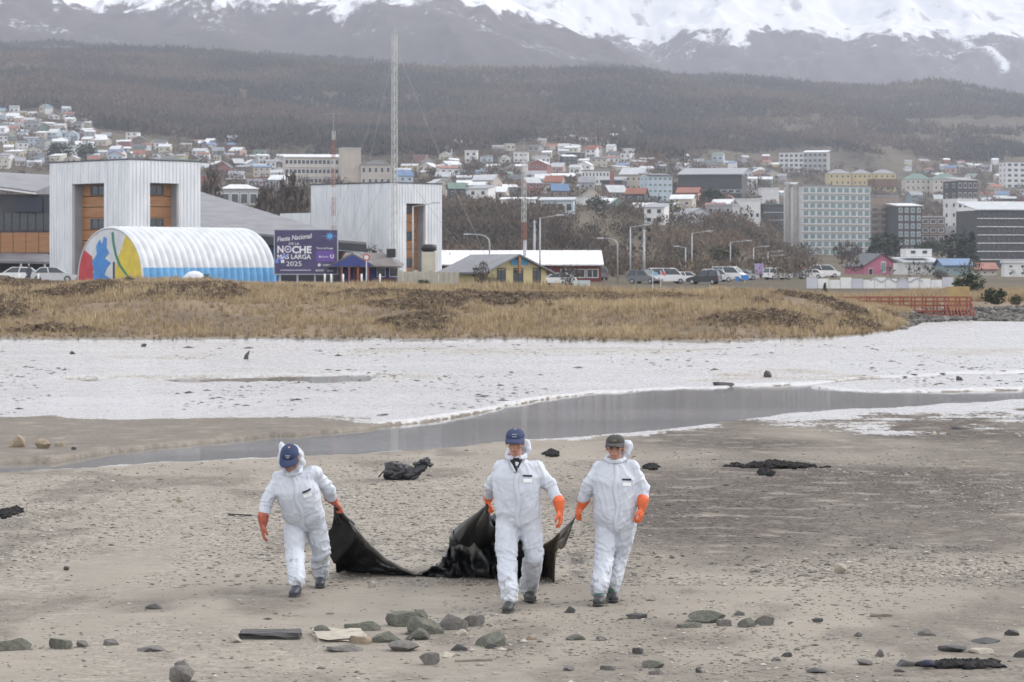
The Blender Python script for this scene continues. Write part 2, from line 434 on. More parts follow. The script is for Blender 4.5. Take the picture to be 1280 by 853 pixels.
# ---------------------------------------------------------------- water
WROT = 0.25
def water_material():
    m = bpy.data.materials.new('channel_water'); m.use_nodes = True
    N, L = m.node_tree.nodes, m.node_tree.links
    b = N['Principled BSDF']
    b.inputs['Base Color'].default_value = (0.15, 0.14, 0.125, 1)
    b.inputs['Roughness'].default_value = 0.045
    b.inputs['Anisotropic'].default_value = 0.95
    b.inputs['Anisotropic Rotation'].default_value = WROT
    tg = N.new('ShaderNodeTangent'); tg.direction_type = 'UV_MAP'; tg.uv_map = 'flow'; L.new(tg.outputs[0], b.inputs['Tangent'])
    b.inputs['IOR'].default_value = 1.33
    geo = N.new('ShaderNodeNewGeometry')
    mp = N.new('ShaderNodeMapping'); mp.inputs['Scale'].default_value = (0.07, 1.0, 1.0); L.new(geo.outputs['Position'], mp.inputs[0])
    n = N.new('ShaderNodeTexNoise'); n.inputs['Scale'].default_value = 9.0; n.inputs['Detail'].default_value = 4; L.new(mp.outputs[0], n.inputs['Vector'])
    n2 = N.new('ShaderNodeTexNoise'); n2.inputs['Scale'].default_value = 0.12; n2.inputs['Detail'].default_value = 3; L.new(mp.outputs[0], n2.inputs['Vector'])
    mr = N.new('ShaderNodeMapRange'); mr.inputs[1].default_value = .45; mr.inputs[2].default_value = .6; mr.inputs[3].default_value = 0.02; mr.inputs[4].default_value = 0.20
    L.new(n2.outputs['Fac'], mr.inputs[0])
    bp = N.new('ShaderNodeBump'); bp.inputs['Distance'].default_value = 0.012; L.new(mr.outputs[0], bp.inputs['Strength'])
    L.new(n.outputs['Fac'], bp.inputs['Height']); L.new(bp.outputs[0], b.inputs['Normal'])
    return m
wq = [P3(-900, 0, 36), P3(2200, 0, 36), P3(2200, 0, 165), P3(-900, 0, 165)]
wm = MB().add([(p.x, p.y, -0.035) for p in wq], [(0, 1, 2, 3)])
wo = wm.build('water', water_material())
uvl = wo.data.uv_layers.new(name='flow')
for lp in wo.data.loops: co_ = wo.data.vertices[lp.vertex_index].co; uvl.data[lp.index].uv = (co_.x * .01, co_.y * .01)
tag(wo, kind='structure')

# ---------------------------------------------------------------- city slope and forest hill
def hill_material():
    m = bpy.data.materials.new('hill_ground'); m.use_nodes = True
    N, L = m.node_tree.nodes, m.node_tree.links
    b = N['Principled BSDF']; b.inputs['Roughness'].default_value = 0.95; b.inputs['Specular IOR Level'].default_value = 0.1
    geo = N.new('ShaderNodeNewGeometry')
    def noise(sc, det=6):
        n = N.new('ShaderNodeTexNoise'); n.inputs['Scale'].default_value = sc; n.inputs['Detail'].default_value = det
        L.new(geo.outputs['Position'], n.inputs['Vector']); return n.outputs['Fac']
    r = N.new('ShaderNodeValToRGB'); L.new(noise(0.012, 8), r.inputs[0])
    for e, (p, c) in zip([r.color_ramp.elements[0], r.color_ramp.elements[1]], [(.35, (0.062, 0.052, 0.042, 1)), (.68, (0.15, 0.118, 0.085, 1))]): e.position = p; e.color = c
    e = r.color_ramp.elements.new(.5); e.color = (0.12, 0.105, 0.07, 1)
    r2 = N.new('ShaderNodeMapRange'); r2.inputs[1].default_value = .4; r2.inputs[2].default_value = .65; L.new(noise(0.09, 6), r2.inputs[0])
    mx = N.new('ShaderNodeMix'); mx.data_type = 'RGBA'; L.new(r2.outputs[0], mx.inputs['Factor']); L.new(r.outputs[0], mx.inputs['A']); mx.inputs['B'].default_value = (0.10, 0.085, 0.065, 1)
    L.new(mx.outputs['Result'], b.inputs['Base Color'])
    return m
hd = np.concatenate([np.linspace(232, 450, 40), np.geomspace(455, 5600, 260)])
hp = np.concatenate([np.arange(-900, -60, 30), np.arange(-60, 1341, 5), np.arange(1370, 2200, 30)])
HP, HDD = np.meshgrid(hp, hd)
HZ = far_z(HP, HDD); HZ[:5] -= 0.05
HX = (HP - CX) / F * HDD
hill_me = np_mesh('hillside', np.stack([HX, HDD, HZ], -1).reshape(-1, 3), grid_faces(len(hd), len(hp)))
tag(link('hillside', hill_me, hill_material()), kind='structure')

# ---------------------------------------------------------------- mountains
def mountain_material(name, line, seed):
    m = bpy.data.materials.new(name); m.use_nodes = True
    N, L = m.node_tree.nodes, m.node_tree.links
    b = N['Principled BSDF']; b.inputs['Roughness'].default_value = 0.9; b.inputs['Specular IOR Level'].default_value = 0.1
    geo = N.new('ShaderNodeNewGeometry')
    sp = N.new('ShaderNodeSeparateXYZ'); L.new(geo.outputs['Position'], sp.inputs[0])
    def noise(sc, det=6, scale=(1, 1, 1), rough=.55):
        mp = N.new('ShaderNodeMapping'); mp.inputs['Scale'].default_value = scale; mp.inputs['Location'].default_value = (seed * 13.0, 0, 0); L.new(geo.outputs['Position'], mp.inputs[0])
        n = N.new('ShaderNodeTexNoise'); n.inputs['Scale'].default_value = sc; n.inputs['Detail'].default_value = det; n.inputs['Roughness'].default_value = rough
        L.new(mp.outputs[0], n.inputs['Vector']); return n.outputs['Fac']
    def rg(v, a, b_, c=0., e=1.):
        n = N.new('ShaderNodeMapRange'); L.new(v, n.inputs[0])
        for k, q in zip((1, 2, 3, 4), (a, b_, c, e)): n.inputs[k].default_value = q
        return n.outputs[0]
    def fm(op, a, b_):
        n = N.new('ShaderNodeMath'); n.operation = op
        for i, v in enumerate((a, b_)):
            if isinstance(v, float): n.inputs[i].default_value = v
            else: L.new(v, n.inputs[i])
        return n.outputs[0]
    def mix(f, a, b_):
        n = N.new('ShaderNodeMix'); n.data_type = 'RGBA'
        for v, k in ((f, 'Factor'), (a, 'A'), (b_, 'B')):
            if isinstance(v, tuple): n.inputs[k].default_value = (*v, 1)
            else: L.new(v, n.inputs[k])
        return n.outputs['Result']
    wood = mix(rg(noise(0.05, 6, (1, .4, .6)), .35, .65), (0.075, 0.062, 0.058), (0.125, 0.105, 0.10))
    wood = mix(rg(noise(0.006, 5), .4, .6), wood, (0.10, 0.085, 0.083))
    wood = mix(rg(sp.outputs[2], 330., 620.), (0.050, 0.041, 0.036), wood)
    rockc = mix(rg(noise(0.03, 6), .35, .65), (0.16, 0.15, 0.16), (0.26, 0.25, 0.26))
    alt = fm('ADD', sp.outputs[2], rg(noise(0.009, 8, (1, .35, .5), .62), .25, .75, -75., 75.))
    alt = fm('ADD', alt, rg(noise(0.035, 4, (1, .3, .4)), .3, .7, -14., 14.))
    snow = rg(alt, line - 9, line + 9)
    # bare rock ribs in the snow
    ribs = rg(noise(0.016, 8, (1.0, .22, .35), .6), .575, .66)
    rib = fm('MULTIPLY', ribs, rg(sp.outputs[2], line + 40, line + 330, 0.9, 0.25))
    # thin snow between the trees
    pt = fm('MULTIPLY', rg(noise(0.0045, 5), .54, .66), rg(noise(0.09, 3, (1, .3, .5)), .52, .66))
    pt = fm('MULTIPLY', pt, rg(sp.outputs[2], line - 330, line - 60, 0.05, 0.8))
    atr = N.new('ShaderNodeAttribute'); atr.attribute_name = 'gully'
    gs = N.new('ShaderNodeSeparateColor'); L.new(atr.outputs['Color'], gs.inputs[0])
    base = mix(pt, wood, (0.72, 0.74, 0.78))
    sn = mix(rib, (0.86, 0.88, 0.92), rockc)
    full = fm('MAXIMUM', snow, fm('MULTIPLY', gs.outputs[0], rg(noise(0.05, 4), .3, .5)))
    L.new(mix(full, base, sn), b.inputs['Base Color'])
    return m
def mountain(name, pxs, dss, rowf, seed, amp, line, gully=None):
    PX, D = np.meshgrid(pxs, dss)
    row = rowf(PX, D)
    Z = CAMH - (row - HY) / F * D
    X = (PX - CX) / F * D
    fade = np.clip((D - dss[0]) / 500, 0, 1)
    rid = 1 - np.abs(fbm(X / 420, D / 1400, seed=seed, oct=5))
    Z = Z + (rid - 0.55) * amp * fade + fbm(X / 170, D / 260, seed=seed + 5, oct=4) * amp * .22 * fade
    me = np_mesh(name, np.stack([X, D, Z], -1).reshape(-1, 3), grid_faces(len(dss), len(pxs)))
    g = np.zeros(PX.shape) if gully is None else gully(PX, row)
    set_attr(me, 'gully', np.stack([g, g, g], -1).reshape(-1, 3))
    return tag(link(name, me, mountain_material(name + '_surface', line, seed)), kind='structure')
RIDGE = np.array([(-900, -75), (-300, -60), (0, -28), (150, -22), (330, -16), (480, -16), (560, -6), (610, 8), (660, 30), (700, 44), (760, 60), (830, 88), (900, 112), (1000, 135), (1200, 160), (2200, 230)], float)
def row_a(px, d):
    r = ip(RIDGE, px)
    up = np.interp(d, [4700, 5200, 5800, 6500], [0, .30, .68, 1.0])
    base = np.minimum(150.0, 170)
    row = base + (r - base) * up
    return np.where(d > 6500, r + (d - 6500) * 0.09, row)
mountain('mountain', np.concatenate([np.arange(-900, -60, 25), np.arange(-60, 1100, 4)]), np.concatenate([np.linspace(4700, 6500, 150), np.linspace(6530, 7600, 12)]), row_a, 5, 70, 585.)
def row_b(px, d):
    return np.interp(d, [6700, 7300, 8000, 9000, 10500, 11500], [150, 95, 42, -25, -130, -200]) + (px - 640) * 0.004
def gul(px, row):
    c = np.interp(row, [30, 60, 97], [1172, 1205, 1256])
    return sstep(9, 2, np.abs(px - c)) * (row < 100) * (row > 25)
mountain('snow_mountain', np.concatenate([np.arange(300, 560, 10), np.arange(560, 1340, 3.5), np.arange(1350, 2200, 30)]), np.linspace(6700, 11500, 190), row_b, 9, 95, 650., gul)

# ---------------------------------------------------------------- haze: the air between here and the mountains
def haze_box():
    m = bpy.data.materials.new('haze_air'); m.use_nodes = True
    N, L = m.node_tree.nodes, m.node_tree.links
    N.remove(N['Principled BSDF'])
    v = N.new('ShaderNodeVolumePrincipled')
    v.inputs['Color'].default_value = (0.76, 0.81, 0.95, 1)
    v.inputs['Density'].default_value = HAZE
    v.inputs['Anisotropy'].default_value = 0.2
    L.new(v.outputs[0], N['Material Output'].inputs['Volume'])
    o = MB().box(-9000, 9000, -60, 12500, -3, 1900).build('haze', m)
    tag(o, kind='stuff')
HAZE = 1.2e-4
haze_box()

# ---------------------------------------------------------------- forest on the hill: one far-off mass
def scatter_mesh(name, pts, sx, sz, tmpl_v, tmpl_f, jit=0.25, rot=True, smooth=False):
    n, k = len(pts), len(tmpl_v)
    tv = np.repeat(tmpl_v[None], n, 0).astype(np.float32)
    tv = tv * (1 + rng.uniform(-jit, jit, (n, k, 1)))
    a = rng.uniform(0, 2 * math.pi, n) if rot else np.zeros(n)
    c, s = np.cos(a)[:, None], np.sin(a)[:, None]
    x = (tv[..., 0] * c - tv[..., 1] * s) * sx[:, None]; y = (tv[..., 0] * s + tv[..., 1] * c) * sx[:, None]; z = tv[..., 2] * sz[:, None]
    v = np.stack([x + pts[:, :1], y + pts[:, 1:2], z + pts[:, 2:3]], -1).reshape(-1, 3)
    f = (tmpl_f[None] + (np.arange(n) * k)[:, None, None]).reshape(-1, tmpl_f.shape[1])
    return np_mesh(name, v, f, smooth)
def tint_attr(me, n, k, vals):
    set_attr(me, 'tint', np.repeat(vals, k, 0))
def tint_material(name, a, b_, c, rough=0.9):
    m = bpy.data.materials.new(name); m.use_nodes = True
    N, L = m.node_tree.nodes, m.node_tree.links
    b = N['Principled BSDF']; b.inputs['Roughness'].default_value = rough; b.inputs['Specular IOR Level'].default_value = 0.15
    at = N.new('ShaderNodeAttribute'); at.attribute_name = 'tint'
    sp = N.new('ShaderNodeSeparateColor'); L.new(at.outputs['Color'], sp.inputs[0])
    r = N.new('ShaderNodeValToRGB'); L.new(sp.outputs[0], r.inputs[0])
    r.color_ramp.elements[0].color = (*a, 1); r.color_ramp.elements[1].color = (*c, 1)
    e = r.color_ramp.elements.new(.5); e.color = (*b_, 1)
    L.new(r.outputs[0], b.inputs['Base Color'])
    return m
ang = np.arange(5) * 2 * math.pi / 5
SPIND_V = np.concatenate([[[0, 0, 1.0]], np.stack([np.cos(ang), np.sin(ang), np.full(5, .62)], 1), np.stack([np.cos(ang + .6) * .7, np.sin(ang + .6) * .7, np.full(5, .2)], 1), [[0, 0, -.15]]])
SPIND_F = np.array([(0, 1 + i, 1 + (i + 1) % 5) for i in range(5)] + [(1 + i, 6 + i, 1 + (i + 1) % 5) for i in range(5)] + [(1 + (i + 1) % 5, 6 + i, 6 + (i + 1) % 5) for i in range(5)] + [(6 + i, 11, 6 + (i + 1) % 5) for i in range(5)])
HOUSE_TOP = np.array([(-400, 140), (0, 142), (90, 140), (130, 168), (200, 178), (330, 190), (480, 200), (560, 196), (640, 182), (720, 180), (760, 188), (850, 200), (930, 192), (1020, 186), (1100, 196), (1200, 200), (1280, 198), (1700, 198)], float)
def fuzz_template(n, seed, size=.30, zlo=.12):
    """crown of n small loose triangles filling an egg-shaped volume"""
    r = np.random.default_rng(seed)
    v = r.normal(size=(n, 3)); v /= np.linalg.norm(v, axis=1)[:, None]; v *= r.uniform(.35, 1, (n, 1)) ** .5
    c = np.stack([v[:, 0] * (1 - .25 * v[:, 2]), v[:, 1] * (1 - .25 * v[:, 2]), zlo + (1 - zlo) * (v[:, 2] * .5 + .5)], 1)
    t = r.normal(size=(n, 3, 3)) * size * np.array([1, 1, .45])
    return (c[:, None] + t).reshape(-1, 3), np.arange(n * 3).reshape(-1, 3)
def forest():
    n = 78000
    px = rng.uniform(-230, 1480, n); d = 1500 + (4650 - 1500) * rng.uniform(0, 1, n) ** 0.9
    z = far_z(px, d); row = HY - (z - CAMH) / d * F; x = (px - CX) / F * d
    lim = ip(HOUSE_TOP, px) + fbm(x / 60, d / 60, seed=13) * 9
    scrub = (px > 960) & (row > 150) & (fbm(x / 70, d / 70, seed=15) < 0.12 + (170 - row) * .02)
    clear = (np.hypot((px - 740) / 75, (row - 178) / 26) < 1) & (rng.uniform(0, 1, n) < .75)
    keep = (row < lim) & ~scrub & ~clear
    p = np.stack([x, d, z], 1)[keep]
    h = rng.uniform(6, 11, len(p)); w = h * rng.uniform(.32, .5, len(p))
    tv, tf = fuzz_template(14, 3, .26)
    me = scatter_mesh('forest', p, w, h, tv, tf, .35)
    t = 0.5 + 0.62 * fbm(p[:, 0] / 120, p[:, 1] / 200, seed=77, oct=4) + rng.uniform(-.2, .2, len(p))
    tint_attr(me, len(p), len(tv), np.clip(t, 0, 1)[:, None].repeat(3, 1))
    o = link('forest', me, tint_material('bare_forest', (0.045, 0.050, 0.040), (0.090, 0.078, 0.063), (0.150, 0.112, 0.080)))
    tag(o, 'grey brown bare forest covering the hill above the town', 'forest', kind='stuff')
forest()
# ---------------------------------------------------------------- building materials and helpers
M = {}
M['clad_white'] = mat('white_metal_cladding', (0.74, 0.76, 0.79), (0.60, 0.62, 0.66), 1.2, .5, stretch=(1, 1, .2))
M['clad_grey'] = mat('grey_metal_cladding', (0.36, 0.37, 0.40), (0.30, 0.31, 0.34), .6, .55)
M['roof_grey'] = mat('grey_roof_sheet', (0.20, 0.20, 0.215), (0.15, 0.15, 0.165), .5, .55)
M['roof_dark'] = mat('dark_roof_sheet', (0.085, 0.09, 0.10), (0.06, 0.063, 0.072), .5, .6)
M['roof_brown'] = mat('brown_grey_roof', (0.17, 0.15, 0.145), (0.12, 0.105, 0.10), .8, .7)
M['roof_white'] = mat('white_roof_sheet', (0.76, 0.77, 0.78), (0.66, 0.67, 0.69), .4, .5)
M['wood'] = mat('orange_wood_cladding', (0.40, 0.205, 0.095), (0.30, 0.145, 0.066), 1.5, .6, stretch=(.3, .3, 6))
M['dark'] = mat('dark_wall_panel', (0.05, 0.055, 0.065), (0.035, 0.04, 0.048), .7, .5)
M['glass'] = mat('dark_glass', (0.05, 0.065, 0.075), (0.035, 0.045, 0.055), 1.5, .08)
M['glass_green'] = mat('pale_green_glass', (0.20, 0.29, 0.30), (0.12, 0.19, 0.20), .15, .12)
M['frame_white'] = mat('white_window_frame', (0.72, 0.73, 0.74), None, 2, .5)
M['frame_dark'] = mat('dark_window_frame', (0.06, 0.06, 0.065), None, 2, .5)
M['concrete'] = mat('raw_concrete', (0.40, 0.38, 0.36), (0.31, 0.295, 0.28), .4, .9)
M['steel'] = mat('galvanised_steel', (0.42, 0.44, 0.47), (0.35, 0.37, 0.40), 2, .45, metal=.2)
M['white_paint'] = mat('white_paint', (0.76, 0.76, 0.76), (0.66, 0.66, 0.66), 1.2, .6)
M['mast_white'] = mat('weathered_mast_paint', (0.55, 0.56, 0.55), (0.45, 0.45, 0.44), 1, .6)
M['mast_red'] = mat('red_mast_paint', (0.34, 0.14, 0.10), (0.28, 0.12, 0.085), 1, .6)
M['red_rail'] = mat('red_stained_timber', (0.30, 0.095, 0.065), (0.22, 0.075, 0.055), 2, .7)
M['tank_black'] = mat('black_plastic_tank', (0.025, 0.025, 0.027), None, 2, .5)
PAL = dict(white=(0.72, 0.72, 0.71), cream=(0.62, 0.56, 0.44), grey=(0.36, 0.36, 0.37), pale_blue=(0.42, 0.55, 0.66), beige=(0.55, 0.46, 0.36), salmon=(0.58, 0.34, 0.25), red=(0.38, 0.10, 0.08), brown=(0.22, 0.14, 0.10),
           yellow=(0.62, 0.49, 0.20), teal=(0.20, 0.36, 0.38), blue=(0.12, 0.20, 0.42), charcoal=(0.075, 0.078, 0.088), pink=(0.52, 0.13, 0.22), green=(0.22, 0.34, 0.27), lilac=(0.55, 0.56, 0.66))
PAL = {k: (tuple(.62 * c + .38 * (sum(v) / 3) for c in v) if k not in ('pink', 'yellow') else tuple(.8 * c + .2 * (sum(v) / 3) for c in v)) for k, v in PAL.items()}
def wallmat(c): return mat('wall_' + c, PAL[c], tuple(k * .86 for k in PAL[c]), .35, .8)
ROOFC = dict(white=(0.66, 0.67, 0.69), grey=(0.27, 0.28, 0.30), dark=(0.085, 0.09, 0.10), rust=(0.27, 0.10, 0.065), green=(0.14, 0.22, 0.18), silver=(0.46, 0.48, 0.50), blue=(0.12, 0.20, 0.34))
def roofmat(c): return mat('roofing_' + c, ROOFC[c], tuple(k * .8 for k in ROOFC[c]), .4, .55)
_win = {}
def win_mesh(frame, glass, bars=1):
    k = (frame, glass, bars)
    if k not in _win:
        b = MB()
        t = .09
        b.box(-.5, .5, -.06, .10, -.5, -.5 + t, 0); b.box(-.5, .5, -.06, .10, .5 - t, .5, 0)
        b.box(-.5, -.5 + t * .8, -.06, .10, -.5 + t, .5 - t, 0); b.box(.5 - t * .8, .5, -.06, .10, -.5 + t, .5 - t, 0)
        for i in range(1, bars): x = -.5 + i / bars; b.box(x - .025, x + .025, -.05, .10, -.5 + t, .5 - t, 0)
        b.add([(-.46, -.02, -.46), (.46, -.02, -.46), (.46, -.02, .46), (-.46, -.02, .46)], [(0, 1, 2, 3)], 1)
        me = b.mesh('window'); me.materials.append(M[frame]); me.materials.append(M[glass])
        _win[k] = me
    return _win[k]
def win(parent, x, z, w, h, y=0.0, face='front', frame='frame_white', glass='glass', bars=1, name='window'):
    o = link(name, win_mesh(frame, glass, bars), None, parent)
    if face == 'front': o.location = (x, y, z)
    elif face == 'right': o.location = (y, x, z); o.rotation_euler = (0, 0, math.pi / 2)
    else: o.location = (y, x, z); o.rotation_euler = (0, 0, -math.pi / 2)
    o.scale = (w, 1, h)
    return o
def ribs(b, L, z0, z1, axis='x', off=0.0, step=.45, holes=(), mi=0):
    """raised vertical ribs of a cladding along a wall; holes: (a0,a1,zlo,zhi)"""
    n = int(L / step)
    for i in range(n):
        a = (i + .5) * L / n; hw = .09
        zz0, zz1 = z0, z1
        for a0, a1, lo, hi in holes:
            if a0 - .1 < a < a1 + .1: zz0 = hi
        if axis == 'x': b.box(a - hw, a + hw, off - .06, off + .02, zz0, zz1, mi)
        else: b.box(off - .06, off + .02, a - hw, a + hw, zz0, zz1, mi)

# ---------------------------------------------------------------- the two white gateway blocks
def gateway(name, label, pxc, d, rz, Lr, Ll, top_py, right_hole=None, left_hole=None, hole_top_py=228):
    x, y = SX(pxc, d), d
    z0 = ground_z(x, y + 4) - .4
    H = SZ(top_py, d) - z0
    t = thing(name, label, 'building', (x, y, z0), rz)
    hz = SZ(hole_top_py, d) - z0
    D = 1.5
    w = MB(); c = MB()
    # right-hand face along +x (y=0), left-hand face along +y (x=0); walls 0.4 thick
    def face(axis, L, hole):
        def bx(a0, a1, lo, hi, thick):
            if axis == 'x': w.box(a0, a1, 0, thick, lo, hi)
            else: w.box(0, thick, a0, a1, lo, hi)
        s = .402 if axis == 'y' else 0.0
        if hole:
            a0, a1 = hole
            bx(s, a0, 0, H, .4); bx(a1, L, 0, H, .4); bx(a0, a1, hz, H, .4)
            ribs(w, L, .05, H - .05, axis, 0, .5, [(a0, a1, 0, hz)])
            # reveals (grey side walls of the recess)
            for a in ((a0 - .05, a0), (a1, a1 + .05)):
                if axis == 'x': c.box(a[0], a[1], .4, D, 0, hz)
                else: c.box(.4, D, a[0], a[1], 0, hz)
            if axis == 'x': c.box(a0, a1, .4, D, hz, hz + .05)
            else: c.box(.4, D, a0, a1, hz, hz + .05)
            fl = hz / 3.0
            for k in range(3):                       # three storeys: timber panel + window band
                for q, (lo, hi) in enumerate(((k * fl + .02, k * fl + fl * .30), (k * fl + fl * .32, k * fl + fl * .62))):
                    p = MB()
                    if axis == 'x': p.box(a0, a1, D - .1 + .0, D, lo, hi)
                    else: p.box(D - .1, D, a0, a1, lo, hi)
                    p.build('timber_panel', M['wood'], t)
                mid = (a0 + a1) / 2
                ww = (a1 - a0) * .72
                am = (a0 + ww / 2 + .05) if axis == 'x' else (a0 + ww / 2 + .05)
                p = MB()
                if axis == 'x': p.box(a0, a1, D - .06, D, k * fl + fl * .64, (k + 1) * fl - .02)
                else: p.box(D - .06, D, a0, a1, k * fl + fl * .64, (k + 1) * fl - .02)
                p.build('timber_panel', M['wood'], t)
                win(t, am, k * fl + fl * .81, ww, fl * .30, D - .1, 'front' if axis == 'x' else 'left', 'frame_dark', 'glass', 3)
        else:
            bx(s, L, 0, H, .4)
            ribs(w, L, .05, H - .05, axis, 0, .5)
    face('x', Lr, right_hole); face('y', Ll, left_hole)
    w.box(.402, Lr, Ll - .4, Ll, 0, H); w.box(Lr - .4, Lr, .402, Ll - .402, 0, H)
    w.build('wall', M['clad_white'], t)
    if c.v: c.build('recess_lining', M['clad_grey'], t)
    MB().box(-.08, Lr + .08, -.08, Ll + .08, H, H + .16).build('roof_edge', M['roof_dark'], t)
    return t, H
gateway('gateway_building', 'white metal clad block with two timber lined recesses behind the painted dome tent', 160, 310, math.radians(45), 10.2, 14.7, 200, (3.05, 7.1), (4.4, 10.4), 228)
t, H = gateway('hall_building', 'white metal clad block with one timber recess behind the blue house and lattice mast', 487, 345, math.radians(47), 9.2, 14.2, 229, (2.9, 6.3), None, 254)
MB().box(-.0, 9, 14.3, 20, 0, H * .72).build('side_wing', M['clad_white'], t)
# ---------------------------------------------------------------- grey sloping roof hall between them
def roof_hall():
    d0 = 322
    x0 = SX(248, d0); t = thing('long_hall', 'low dark hall with a broad grey roof sloping down to the right', 'building', (x0, d0, ground_z(x0, d0) - .3))
    def loc(px, py, d): p = P3(px, py, d); return (p.x - x0, p.y - d0, p.z - t.location.z)
    a, b_, c, e = loc(248, 286, 322), loc(345, 294, 320), loc(458, 303, 318), loc(248, 239, 350)
    top = [a, b_, c, e]
    th = .25
    r = MB().add([(p[0], p[1], p[2]) for p in top] + [(p[0], p[1], p[2] - th) for p in top],
                 [(0, 1, 3), (1, 2, 3), (4, 7, 5), (5, 7, 6), (0, 4, 5, 1), (1, 5, 6, 2), (2, 6, 7, 3), (3, 7, 4, 0)])
    o = r.build('roof', M['roof_grey'], t)
    f = MB()
    for p, q in ((a, b_), (b_, c)):
        f.hexa([(p[0], p[1] + .15, p[2] - 1.15), (q[0], q[1] + .15, q[2] - 1.15), (q[0], q[1] + .5, q[2] - 1.15), (p[0], p[1] + .5, p[2] - 1.15),
                (p[0], p[1] + .15, p[2] - th - .01), (q[0], q[1] + .15, q[2] - th - .01), (q[0], q[1] + .5, q[2] - th - .01), (p[0], p[1] + .5, p[2] - th - .01)])
    f.build('fascia', M['dark'], t)
    ex = loc(455, 300, 319)[0]
    MB().hexa([(0, 2, 0), (ex - 1, 2, 0), (ex - 1, 7, 0), (0, 16, 0), (0, 2, a[2] - 1.1), (ex - 1, 2, c[2] - 1.1), (ex - 1, 6, c[2] - 1.1), (0, 16, a[2] - 1.1)]).build('wall', M['dark'], t)
    bl = mat('blue_banner', (0.06, 0.22, 0.52), (0.05, 0.18, 0.44), 1, .6)
    for i in range(4):
        xx = loc(314 + i * 8.4, 300, d0)[0]
        MB().box(xx, xx + .72, 1.7, 1.95, .2, b_[2] - 1.3).build('wall_stripe', bl if i != 1 else M['white_paint'], t)
    for px in (427, 434):
        xx = loc(px, 300, d0)[0]
        MB().box(xx, xx + .4, .6, 1.0, 0, c[2] - 1.2).build('pillar', mat('red_pillar', (0.36, 0.13, 0.09), None, 1, .7), t)
roof_hall()
def left_hall():
    d = 336
    x0 = SX(-95, d); t = thing('timber_hall', 'dark and timber clad hall with grey gable roof at the far left', 'building', (x0, d, ground_z(x0, d) - .3))
    z = lambda py: SZ(py, d) - t.location.z
    W = SX(64, d) - x0
    MB().box(0, W, .3, 18, 0, z(243)).build('wall', M['dark'], t)
    for i in range(10): MB().box(i * W / 10 + .03, (i + 1) * W / 10 - .03, .1, .32, z(316), z(291)).build('timber_panel', M['wood'], t)
    for i in range(16): win(t, (i + .5) * W / 16, z(277), W / 16 * .94, z(266) - z(290), .28, 'front', 'frame_dark', 'glass')
    MB().box(W * .72, W * .93, -.2, .28, z(265), z(246)).build('upper_bay', mat('navy_panel', (0.03, 0.035, 0.06), None, 1, .5), t)
    # gable roof: verge falls to the right towards the block
    ex = SX(47, d) - x0
    r = MB().hexa([(-2, -1.0, z(222)), (ex, -1.0, z(243)), (W, 18, z(240)), (-2, 18, z(214)), (-2, -1.0, z(218.5)), (ex, -1.0, z(239.5)), (W, 18, z(214)), (-2, 18, z(205))])
    r.build('roof', M['roof_grey'], t)
    MB().hexa([(-2, -1.25, z(222)), (ex, -1.25, z(243.5)), (ex, -1.02, z(243.5)), (-2, -1.02, z(222)), (-2, -1.25, z(220)), (ex, -1.25, z(241.5)), (ex, -1.02, z(241.5)), (-2, -1.02, z(220))]).build('verge_board', M['white_paint'], t)
    # entrance canopy
    cx1 = SX(96, d) - x0
    MB().hexa([(0, -4, z(327)), (cx1, -4, z(331)), (cx1, 0, z(331)), (0, 0, z(327)), (0, -4, z(324)), (cx1 * .97, -4, z(328)), (cx1 * .8, 0, z(317)), (0, 0, z(315))]).build('canopy', M['roof_grey'], t)
    for k in range(6):
        MB().box(cx1 * (.2 + .155 * k), cx1 * (.2 + .155 * k) + .22, -3.9, -3.7, 0, z(327)).build('canopy_post', M['white_paint'], t)
left_hall()

